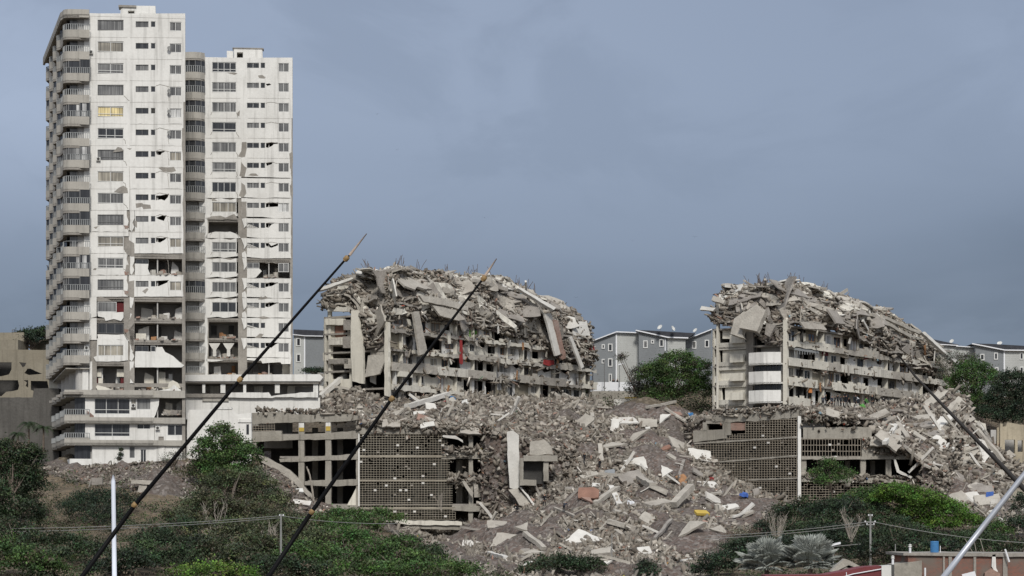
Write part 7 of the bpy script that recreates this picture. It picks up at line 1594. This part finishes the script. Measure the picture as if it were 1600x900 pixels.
mb = MB(); BF.poly(mb, [(1538, 905), (1538, 895), (1548, 888), (1562, 896), (1562, 905)], -.2, .2, 0, rough=.03); mb.build('broken_corner', 'brick', BH)
mb = MB(); mb.tube([BF.pp(1569.5, 858, .2), BF.pp(1576, 878, .2)], .07); props(mb.build('leaning_pipe', 'trim'), 'white pipe leaning on the roof edge of the brick house', 'pipe')
mb = MB(); mb.tube([BF.pp(1444, 887, .4), BF.pp(1444, 920, .4)], .07); props(mb.build('vent_pipe', 'trim'), 'short white vent pipe before the brick wall', 'pipe')
for i, (x0, x1) in enumerate([(1516, 1528), (1530, 1534), (1540, 1546)]): mb = MB(); mb.tube([BF.pp(x1, 863, -2), BF.pp(x0, 842, -2)], .025, sides=4); props(mb.build('starter_bar', 'dryw'), 'thin bar sticking up from the brick house roof, %s' % ('tallest one', 'middle one', 'right one')[i], 'rebar')
tk = empty('water_tank', BF.pp(1466, 864, -1.5), 'blue cylindrical water tank on the brick house roof', 'water tank'); c = BF.pp(1466, 863.5, -1.5); r_ = 6.6 * 170 / F
mb = MB(); mb.tube([c, c + Vector((0, 0, .04)), c + Vector((0, 0, .82)), c + Vector((0, 0, .86))], [r_, r_, r_, r_ * .96], sides=24); mb.build('drum', 'blue', tk, smooth=False)
mb = MB(); [mb.tube([c + Vector((0, 0, z)), c + Vector((0, 0, z + .025))], r_ * 1.02, sides=24) for z in (.25, .5, .75)]; mb.build('hoops', 'blue', tk)
mb = MB(); mb.tube([c + Vector((r_ + .12, 0, 0)), c + Vector((r_ + .12, 0, .5))], .03); mb.build('pipe', 'trim', tk)
for (x, y, lab) in [(1422, 864, 'white lamp bollard on the brick house roof edge'), (1395, 882, 'white lamp bollard beside the red awning')]:
    c = P(x, y, 169); root = empty('lamp_bollard', c, lab, 'lamp'); s_ = 169 / F; mb = MB(); mb.tube([c, c + Vector((0, 0, 9 * s_))], .09, sides=10); mb.build('stem', 'trim', root); mb = MB(); mb.tube([c + Vector((0, 0, 9 * s_)), c + Vector((0, 0, 9.5 * s_)), c + Vector((0, 0, 11 * s_)), c + Vector((0, 0, 13 * s_)), c + Vector((0, 0, 14 * s_))], [.1, .15, .1, .13, .03], sides=10); mb.build('cap', 'ac', root)
AF = Frame(1300, 160, 1, 0)
mb = MB(); AF.poly(mb, [(1196, 899), (1290, 898), (1322, 892), (1350, 886), (1380, 884), (1380, 1000), (1196, 1000)], -3, 0, 0); props(mb.build('awning_roof', 'redroof'), 'faded red curved roof edge at the bottom right', 'roof')
mb = MB(); mb.tube([AF.pp(1316, 902, .1), AF.pp(1332, 897, .1), AF.pp(1377, 889, .1)], .04); mb.tube([AF.pp(1322, 894, .1), AF.pp(1323, 905, .1)], .03); props(mb.build('roof_rail', 'trim'), 'thin pale rail over the red roof', 'rail')
mb = MB(); AF.poly(mb, [(1377, 884), (1392, 883), (1393, 1000), (1377, 1000)], -1.2, .15, 0); props(mb.build('white_cabinet', 'ac'), 'white box shaped cabinet between red roof and plaster wall', 'cabinet')
mb = MB(); AF.poly(mb, [(1498, 897), (1518, 892), (1522, 905), (1502, 910)], 1.0, 1.1, 0); props(mb.build('metal_sheet', 'trim'), 'small white panel at the bottom edge before the brick wall', 'panel')
for (pts, m, lab) in [([(1298, 893), (1320, 873), (1326, 875), (1350, 888), (1340, 893), (1322, 886), (1306, 896)], 'slab', 'folded pale concrete slab behind the red roof'), ([(1306, 893), (1326, 883), (1346, 890), (1330, 899), (1306, 899)], 'slabdark', 'darker slab piece under the folded pale slab')]:
    o = hero(Frame(1300, 176, 1, 0), pts, 0, 1.2, m, lab, rough=.02)

# ------------------------------------------------------------------ people
M['skin'] = mat('skin', (.30, .18, .12), var=.05); M['jacket'] = mat('dark_jacket', (.012, .012, .014), var=.2, scale=3); M['trouser'] = mat('dark_trousers', (.018, .019, .024), var=.2, scale=3); M['jacketb'] = mat('blue_jacket', (.035, .042, .06), var=.2, scale=3); M['hair'] = mat('dark_hair', (.012, .01, .01), var=.1); M['greenv'] = mat('green_vest', (.10, .30, .07), var=.1); M['whitev'] = mat('pale_shirt', (.55, .56, .58), var=.1)
def person(feet, face, pose, top, bottom, label, group=None, h=1.72):
    J = {'pel': (0, 0, .92), 'ab': (0, 0, 1.08), 'ch': (0, 0, 1.32), 'nk': (0, 0, 1.48), 'hd': (0, .01, 1.60), 'tp': (0, .01, 1.72)}
    st = .12 if pose != 'walk' else .1
    for s_, n_ in ((-1, 'l'), (1, 'r')):
        fw = (.22 * s_ if pose == 'walk' else .03 * s_)
        J['hp' + n_] = (s_ * .09, 0, .88); J['kn' + n_] = (s_ * st, .04 + fw * .5, .48); J['an' + n_] = (s_ * st, -.02 + fw, .08); J['to' + n_] = (s_ * (st + .03), .17 + fw, .03)
        J['sh' + n_] = (s_ * .18, 0, 1.40); J['el' + n_] = (s_ * .26, -.03, 1.13); J['ha' + n_] = (s_ * .24, .08, .90); J['fi' + n_] = (s_ * .23, .11, .80)
        if pose == 'point' and s_ > 0: J['el' + n_] = (.36, .2, 1.35); J['ha' + n_] = (.42, .42, 1.42); J['fi' + n_] = (.44, .52, 1.44)
        if pose == 'hips': J['el' + n_] = (s_ * .38, -.08, 1.16); J['ha' + n_] = (s_ * .2, .05, 1.0); J['fi' + n_] = (s_ * .12, .1, .98)
    if pose in ('bend', 'crouch'):
        for k in ('ab', 'ch', 'nk', 'hd', 'tp', 'shl', 'shr', 'ell', 'elr', 'hal', 'har', 'fil', 'fir'):
            x, y, z = J[k]; a = .85 if pose == 'bend' else .6; dz = z - .92; J[k] = (x, y + dz * math.sin(a), .92 + dz * math.cos(a)) if k[:2] not in ('el', 'ha', 'fi') else (x, .35 + .15 * (k[:2] != 'el'), {'el': .98, 'ha': .72, 'fi': .62}[k[:2]])
    if pose == 'crouch':
        for k in J: x, y, z = J[k]; J[k] = (x, y, z - .45 if k[:2] not in ('kn', 'an', 'to') else z)
        for n_ in 'lr': x, y, z = J['kn' + n_]; J['kn' + n_] = (x * 1.3, .32, .5)
    names = list(J); E = [('pel', 'ab'), ('ab', 'ch'), ('ch', 'nk'), ('nk', 'hd'), ('hd', 'tp')]
    for n_ in 'lr': E += [('pel', 'hp' + n_), ('hp' + n_, 'kn' + n_), ('kn' + n_, 'an' + n_), ('an' + n_, 'to' + n_), ('ch', 'sh' + n_), ('sh' + n_, 'el' + n_), ('el' + n_, 'ha' + n_), ('ha' + n_, 'fi' + n_)]
    rad = {'pel': (.15, .11), 'ab': (.14, .10), 'ch': (.17, .11), 'nk': (.055, .055), 'hd': (.085, .10), 'tp': (.06, .07), 'hp': (.10, .10), 'kn': (.065, .065), 'an': (.045, .045), 'to': (.045, .03), 'sh': (.07, .07), 'el': (.05, .05), 'ha': (.035, .035), 'fi': (.03, .02)}
    me = bpy.data.meshes.new('person'); me.from_pydata([J[k] for k in names], [(names.index(a), names.index(b)) for a, b in E], [])
    o = bpy.data.objects.new('person', me); C.objects.link(o); sk = o.modifiers.new('s', 'SKIN'); 
    if not me.skin_vertices: me.attributes.new('skin', 'FLOAT', 'POINT')
    for i, k in enumerate(names):
        r_ = rad[k if k in rad else k[:2]]; me.skin_vertices[0].data[i].radius = r_
    me.skin_vertices[0].data[0].use_root = True
    sb = o.modifiers.new('u', 'SUBSURF'); sb.levels = 1; sb.render_levels = 1
    dg = bpy.context.evaluated_depsgraph_get(); ev = o.evaluated_get(dg); m2 = bpy.data.meshes.new_from_object(ev)
    bpy.data.objects.remove(o); hd = Vector(J['hd']); tp = Vector(J['tp']); hz = {k: Vector(J[k]) for k in J}
    for m in ('skin', top, bottom, 'hair'): m2.materials.append(M[m])
    mi_ = []
    for f in m2.polygons:
        c = f.center; best = min(hz, key=lambda k: (hz[k] - c).length)
        b = best[:2]
        if best in ('hd', 'tp'): mi_.append(3 if (c - hd).dot((tp - hd).normalized()) > .05 or (c.y < hd.y - .02) else 0)
        elif best in ('nk',) or b in ('fi',): mi_.append(0)
        elif best in ('pel',) or b in ('hp', 'kn', 'an', 'to'): mi_.append(2)
        else: mi_.append(1)
    m2.polygons.foreach_set('material_index', mi_); m2.polygons.foreach_set('use_smooth', [True] * len(mi_))
    o = bpy.data.objects.new('person', m2); C.objects.link(o); o.location = feet; o.rotation_euler = (0, 0, face); k = h / 1.76; o.scale = (k, k, k)
    return props(o, label, 'person', group)
crowd = [(1286, 'stand', 'jacketb', 'person in a blue jacket at the left end of the crowd by the right ruin'), (1290.5, 'hips', 'jacket', 'second dark figure from the left in the crowd on the right terrace'), (1300, 'stand', 'jacketb', 'person in dusty blue left of the pair in the middle of the crowd'),
  (1304.5, 'stand', 'jacket', 'dark figure at the middle of the crowd, left of the tallest'), (1309, 'hips', 'jacket', 'tallest dark figure in the middle of the crowd'), (1313.5, 'stand', 'jacketb', 'figure in pale blue jeans in the middle of the crowd'), (1318.5, 'point', 'jacket', 'dark figure with one arm out near the right of the crowd'), (1322.5, 'stand', 'jacket', 'dark figure at the right end of the crowd'),
  (1328, 'bend', 'jacket', 'stooping dark figure just right of the crowd'), (1337, 'walk', 'jacket', 'dark figure walking away from the crowd'), (1343, 'bend', 'whitev', 'person in a pale shirt bending over the rubble right of the crowd'), (1351, 'crouch', 'greenv', 'crouching person in a green vest right of the crowd'), (1363, 'stand', 'jacket', 'lone dark figure farthest right on the right terrace')]
for i, (px, pose, top, lab) in enumerate(crowd):
    p = onG(px, 641 - (i % 3) * 2 - (2 if i > 8 else 0), FBz, 311, 345); p.z += .4; person(p, rnd.uniform(0, 6.28), pose, top, 'trouser', lab, 'crowd on the right terrace', 1.85)
for (px, py, pose, top, lab) in [(913, 729, 'walk', 'jacket', 'dark figure climbing the slope left of the blue tarpaulin'), (937, 737, 'stand', 'jacket', 'dark figure standing on the slope above the blue tarpaulin'), (851, 793, 'walk', 'jacket', 'dark figure on the rubble below the tall white slab'), (809, 806, 'crouch', 'jacket', 'crouching dark figure at the foot of the bent grey slab'), (881, 802, 'bend', 'jacketb', 'bending figure in the lower left of the slide')]:
    p = onG(px, py); p.z += .1; person(p, rnd.uniform(0, 6.28), pose, top, 'trouser', lab)
for (px, lab) in [(958.5, 'dark figure behind the white garden wall, left of two'), (964.5, 'dark figure behind the white garden wall, right of two')]: person(P(px, 607, 386), 3.0 if px < 960 else 2.2, 'stand', 'jacket', 'trouser', lab)
# coloured things lying in the rubble
for (px, py, fz, y0, y1, m, s_, lab) in [(709, 626, FAz, 312, 374, 'blue', .6, 'blue plastic sheet on the middle terrace'), (696, 632, FAz, 312, 374, 'red', .5, 'pink and red cushion left of the blue sheet'), (727, 632, FAz, 312, 374, 'ac', .6, 'small white box right of the blue sheet'), (1348, 637, FBz, 311, 345, 'greenv', .5, 'green bag among the crowd'), (1341, 634, FBz, 311, 345, 'slabwhite', .6, 'white sack beside the green bag'),
    (1110, 752, g1z, 225, 352, 'red', .5, 'bright pink cloth beside the white plaster panel'), (1104, 747, g1z, 225, 352, 'greenv', .4, 'teal scrap beside the bright pink cloth'), (1076, 652, g1z, 225, 352, 'blue', .6, 'blue bag at the top right of the slide'), (986, 790, g1z, 225, 352, 'trim', .6, 'pale blue box in the lower middle of the slide'), (1162, 778, g1z, 225, 352, 'bluec', .6, 'navy cloth at the right tip of the slide')]:
    p = onG(px, py, fz, y0, y1); mb = MB(); 
    for k in range(5): a = rnd.uniform(0, 3); mb.obox(p + Vector((rnd.uniform(-.3, .3), -.2, .2 + rnd.uniform(-.1, .2))), (s_ * .5 * math.cos(a), s_ * .5 * math.sin(a), .1), (-.25 * math.sin(a), .25 * math.cos(a), .05), (0, .03, s_ * .3), 0, jit=.1)
    props(mb.build('salvaged_item', m), lab, 'item')
# birds
for i, (px, py, lab) in enumerate([(1086, 370, 'tiny bird in the sky above the right ruin'), (988, 376, 'tiny bird in the sky left of the right ruin'), (757, 340, 'tiny bird high above the middle ruin'), (589, 178, 'tiny bird highest in the sky'), (620, 234, 'tiny bird second highest in the sky'), (900, 465, 'tiny bird just above the end of the middle ruin')]):
    c = P(px, py, 260); mb = MB(); mb.add([c + Vector((0, -.12, 0)), c + Vector((.05, .15, 0)), c + Vector((-.05, .15, 0)), c + Vector((0, .1, .05))], [(0, 1, 3), (0, 3, 2), (1, 2, 3), (0, 2, 1)]); mb.add([c, c + Vector((.15, .05, .1)), c + Vector((.33, 0, .02)), c + Vector((.14, -.05, .08))], [(0, 1, 2, 3)]); mb.add([c, c + Vector((-.15, .05, .1)), c + Vector((-.33, 0, .02)), c + Vector((-.14, -.05, .08))], [(3, 2, 1, 0)])
    props(mb.build('bird', 'black'), lab, 'bird')

# ------------------------------------------------------------------ rods and poles close to the camera
def rod(name, pts, ws, Y, m, label, rings=(), tip=None, cat='fishing rod'):
    root = empty(name, P(pts[-1][0], pts[-1][1], Y[-1] if isinstance(Y, list) else Y), label, cat); Ys = Y if isinstance(Y, list) else [Y] * len(pts)
    mb = MB(); mb.tube([P(x, y, yy) for (x, y), yy in zip(pts, Ys)], [w_ / 2 * yy / F for w_, yy in zip(ws, Ys)], sides=14); mb.build('blank', m, root, smooth=True)
    for (x, y) in rings:
        mb = MB(); i = min(range(len(pts)), key=lambda k: abs(pts[k][1] - y)); a, b = Vector((*pts[0], 0)), Vector((*pts[-1], 0)); d_ = (b - a).normalized(); yy = Ys[0]
        wv_ = 3.7 * yy / F; mb.tube([P(x - d_.x * 5, y - d_.y * 5, yy), P(x - d_.x * 3, y - d_.y * 3, yy), P(x + d_.x * 3, y + d_.y * 3, yy), P(x + d_.x * 5, y + d_.y * 5, yy)], [wv_ * .6, wv_ * 1.15, wv_ * 1.15, wv_ * .6], sides=12); mb.build('ring', 'tan', root, smooth=True)
    if tip: mb = MB(); mb.tube([P(*tip[0], Ys[0]), P(*tip[1], Ys[0])], [.7 * Ys[0] / F, 2.4 * Ys[0] / F], sides=8); mb.build('tip', 'pink', root, smooth=True)
    return root
rod('fishing_rod', [(547, 398), (541, 404), (375, 593), (210, 790), (120, 912)], [2.6, 3.4, 5.4, 6.8, 7.8], 6.0, 'black', 'long black rod crossing the white towers at left', [(541, 404), (375, 593), (210, 789)], ((573, 365), (546, 399)))
rod('fishing_rod', [(759, 430), (756, 434), (612, 623), (487, 800), (412, 912)], [2.6, 3.4, 5.4, 6.8, 7.8], 6.0, 'black', 'long black rod crossing the middle ruin', [(756, 435), (612, 623), (487, 800)], ((776, 404), (758, 431)))
rod('dark_pole', [(1405, 556), (1430, 588), (1500, 661), (1560, 722), (1604, 768), (1640, 800)], [2.5, 3.5, 5.5, 7, 8, 8], 7.0, 'wire', 'thick dark rod slanting down across the right ruin to the right edge', cat='pole')
rod('grey_pole', [(1650, 676), (1600, 742), (1540, 818), (1468, 910)], [8, 8.5, 9, 9.5], 6.0, 'alu', 'grey metal pole slanting up at the bottom right corner', cat='pole')
rod('white_pole', [(177, 742), (177, 752), (178, 830), (179, 912)], [2.5, 6.5, 7, 7.5], 8.0, 'whitep', 'upright white pole at lower left crossing the first black rod', cat='pole')
for x, y, la, lb, m, r_, lb_ in [(870, 690, 2.4, 1.4, 'slab', 40, 'broad grey slab tipping over the left crest of the slide'), (905, 668, 2.6, 1.2, 'slab', -30, 'tan slab leaning on the crest above the podium stub'), (1065, 700, 2.2, 1.3, 'slab', 15, 'grey slab left of the top of the right screen'), (985, 750, 2.0, 1.2, 'slabdark', -40, 'dusty slab right of the blue tarpaulin'),
    (1080, 830, 2.2, 1.1, 'slab', 20, 'grey slab low on the right of the slide above the bushes'), (780, 845, 2.4, 1.1, 'slab', -25, 'grey slab at the lower left of the slide under the ledge'), (890, 770, 2.0, 1.0, 'slabdark', 50, 'dark slab left of the ribbed brick panel'), (1030, 790, 1.9, 1.0, 'slab', -50, 'grey slab above the tilted square slab')]:
    lay(x, y, g1z, la, lb, m, lb_, rot=r_, tilt=.6)
for x, y, la, lb, m, r_, lb_ in [(1475, 690, 2.6, 1.1, 'slab', -50, 'long slab on the right slope below the ruin shoulder'), (1505, 715, 2.4, 1.2, 'slab', -45, 'grey slab in the middle of the right slope'), (1490, 745, 2.0, 1.4, 'slabdark', 70, 'dark slab standing on the right slope'), (1560, 745, 2.2, .9, 'slab', -20, 'grey slab near the beige wall at right'), (1535, 720, 2.0, .8, 'slabwhite', -50, 'pale slab by the thick dark rod')]:
    lay(x, y, g1z, la, lb, m, lb_, rot=r_, tilt=.6)
for x0, y0, x1, y1, w_, m, lb_ in [(1478, 598, 1530, 668, .8, 'slab', 'long beam following the right slope under the ruin shoulder'), (1468, 612, 1505, 672, .6, 'slabdark', 'dark beam parallel to the long beam on the right slope'), (1520, 672, 1568, 730, .7, 'slab', 'lower beam on the right slope beside the beige building')]:
    layb(x0, y0, x1, y1, g1z if x0 > 1515 else FBz, w_, m, lb_, a=311, b=372, lift=.7)
for x, y, la, lb, m, r_, lb_ in [(1460, 625, 2.6, 1.0, 'slab', -55, 'long slab lying along the right slope just under the ruin'), (1492, 640, 2.4, .9, 'slab', -50, 'tan slab further down the right slope'), (1440, 668, 1.8, 1.1, 'slabdark', 60, 'dusty slab on the right terrace end'), (1476, 660, 1.7, 1.0, 'slabwhite', -40, 'pale slab on the right terrace end')]:
    lay(x, y, FBz, la, lb, m, lb_, rot=r_, y0=311, y1=372, tilt=.4)
# debris hanging over the front edges of the podium decks
def edge_pts(fr, x0, x1, y0, y1, n, d0=-.9, d1=.55):
    out = []
    for k in range(n):
        x = rnd.uniform(x0, x1); t = (x - x0) / (x1 - x0); u, w_ = fr.uw(x, y0 + (y1 - y0) * t); d_ = rnd.uniform(d0, d1)
        hang = rnd.expovariate(2.2) if d_ > .15 else -rnd.uniform(0, .5); out.append(tuple(fr.pt(u, w_ - hang + .15, d_)))
    return np.array(out)
chips('rubble', np.concatenate([edge_pts(PW, 400, 560, 645, 649, 350, -.9, .2), edge_pts(PF, 560, 770, 662, 672, 1700, -.9, .4), edge_pts(PF, 690, 770, 705, 707, 350), edge_pts(PF, 700, 768, 748, 748, 350)]), .08, .9, 'crumbled debris lying over the broken deck edges of the middle podium', power=3.5)
chips('rubble', np.concatenate([edge_pts(QW, 1113, 1246, 648, 641, 800, -.9, .3), edge_pts(QF, 1252, 1340, 648, 655, 900), edge_pts(QF, 1347, 1440, 688, 712, 900), edge_pts(QF, 1252, 1440, 747, 752, 700)]), .08, .8, 'crumbled debris lying over the broken deck edges of the right podium', power=3.5)
for fr_, (x, y), s_, m_, lb_ in [(PF, (612, 662), 1.3, 'slab', 'slab tipping over the deck edge above the block screen'), (PF, (668, 664), 1.0, 'slabwhite', 'small pale slab on the deck edge above the block screen'), (PF, (735, 672), 1.5, 'slab', 'slab hanging over the deck edge above the open bays'), (QF, (1300, 646), 1.1, 'slab', 'slab on the deck edge right of the white corner post'), (QF, (1375, 690), 1.6, 'slab', 'slab hanging over the torn deck of the right podium')]:
    slab_piece(fr_.pp(x, y, .35), (1, .1, rnd.uniform(-.3, .3)), None, (.1, -.75, .7), s_, s_ * .6, .22, m_, label=lb_, cat='concrete slab')
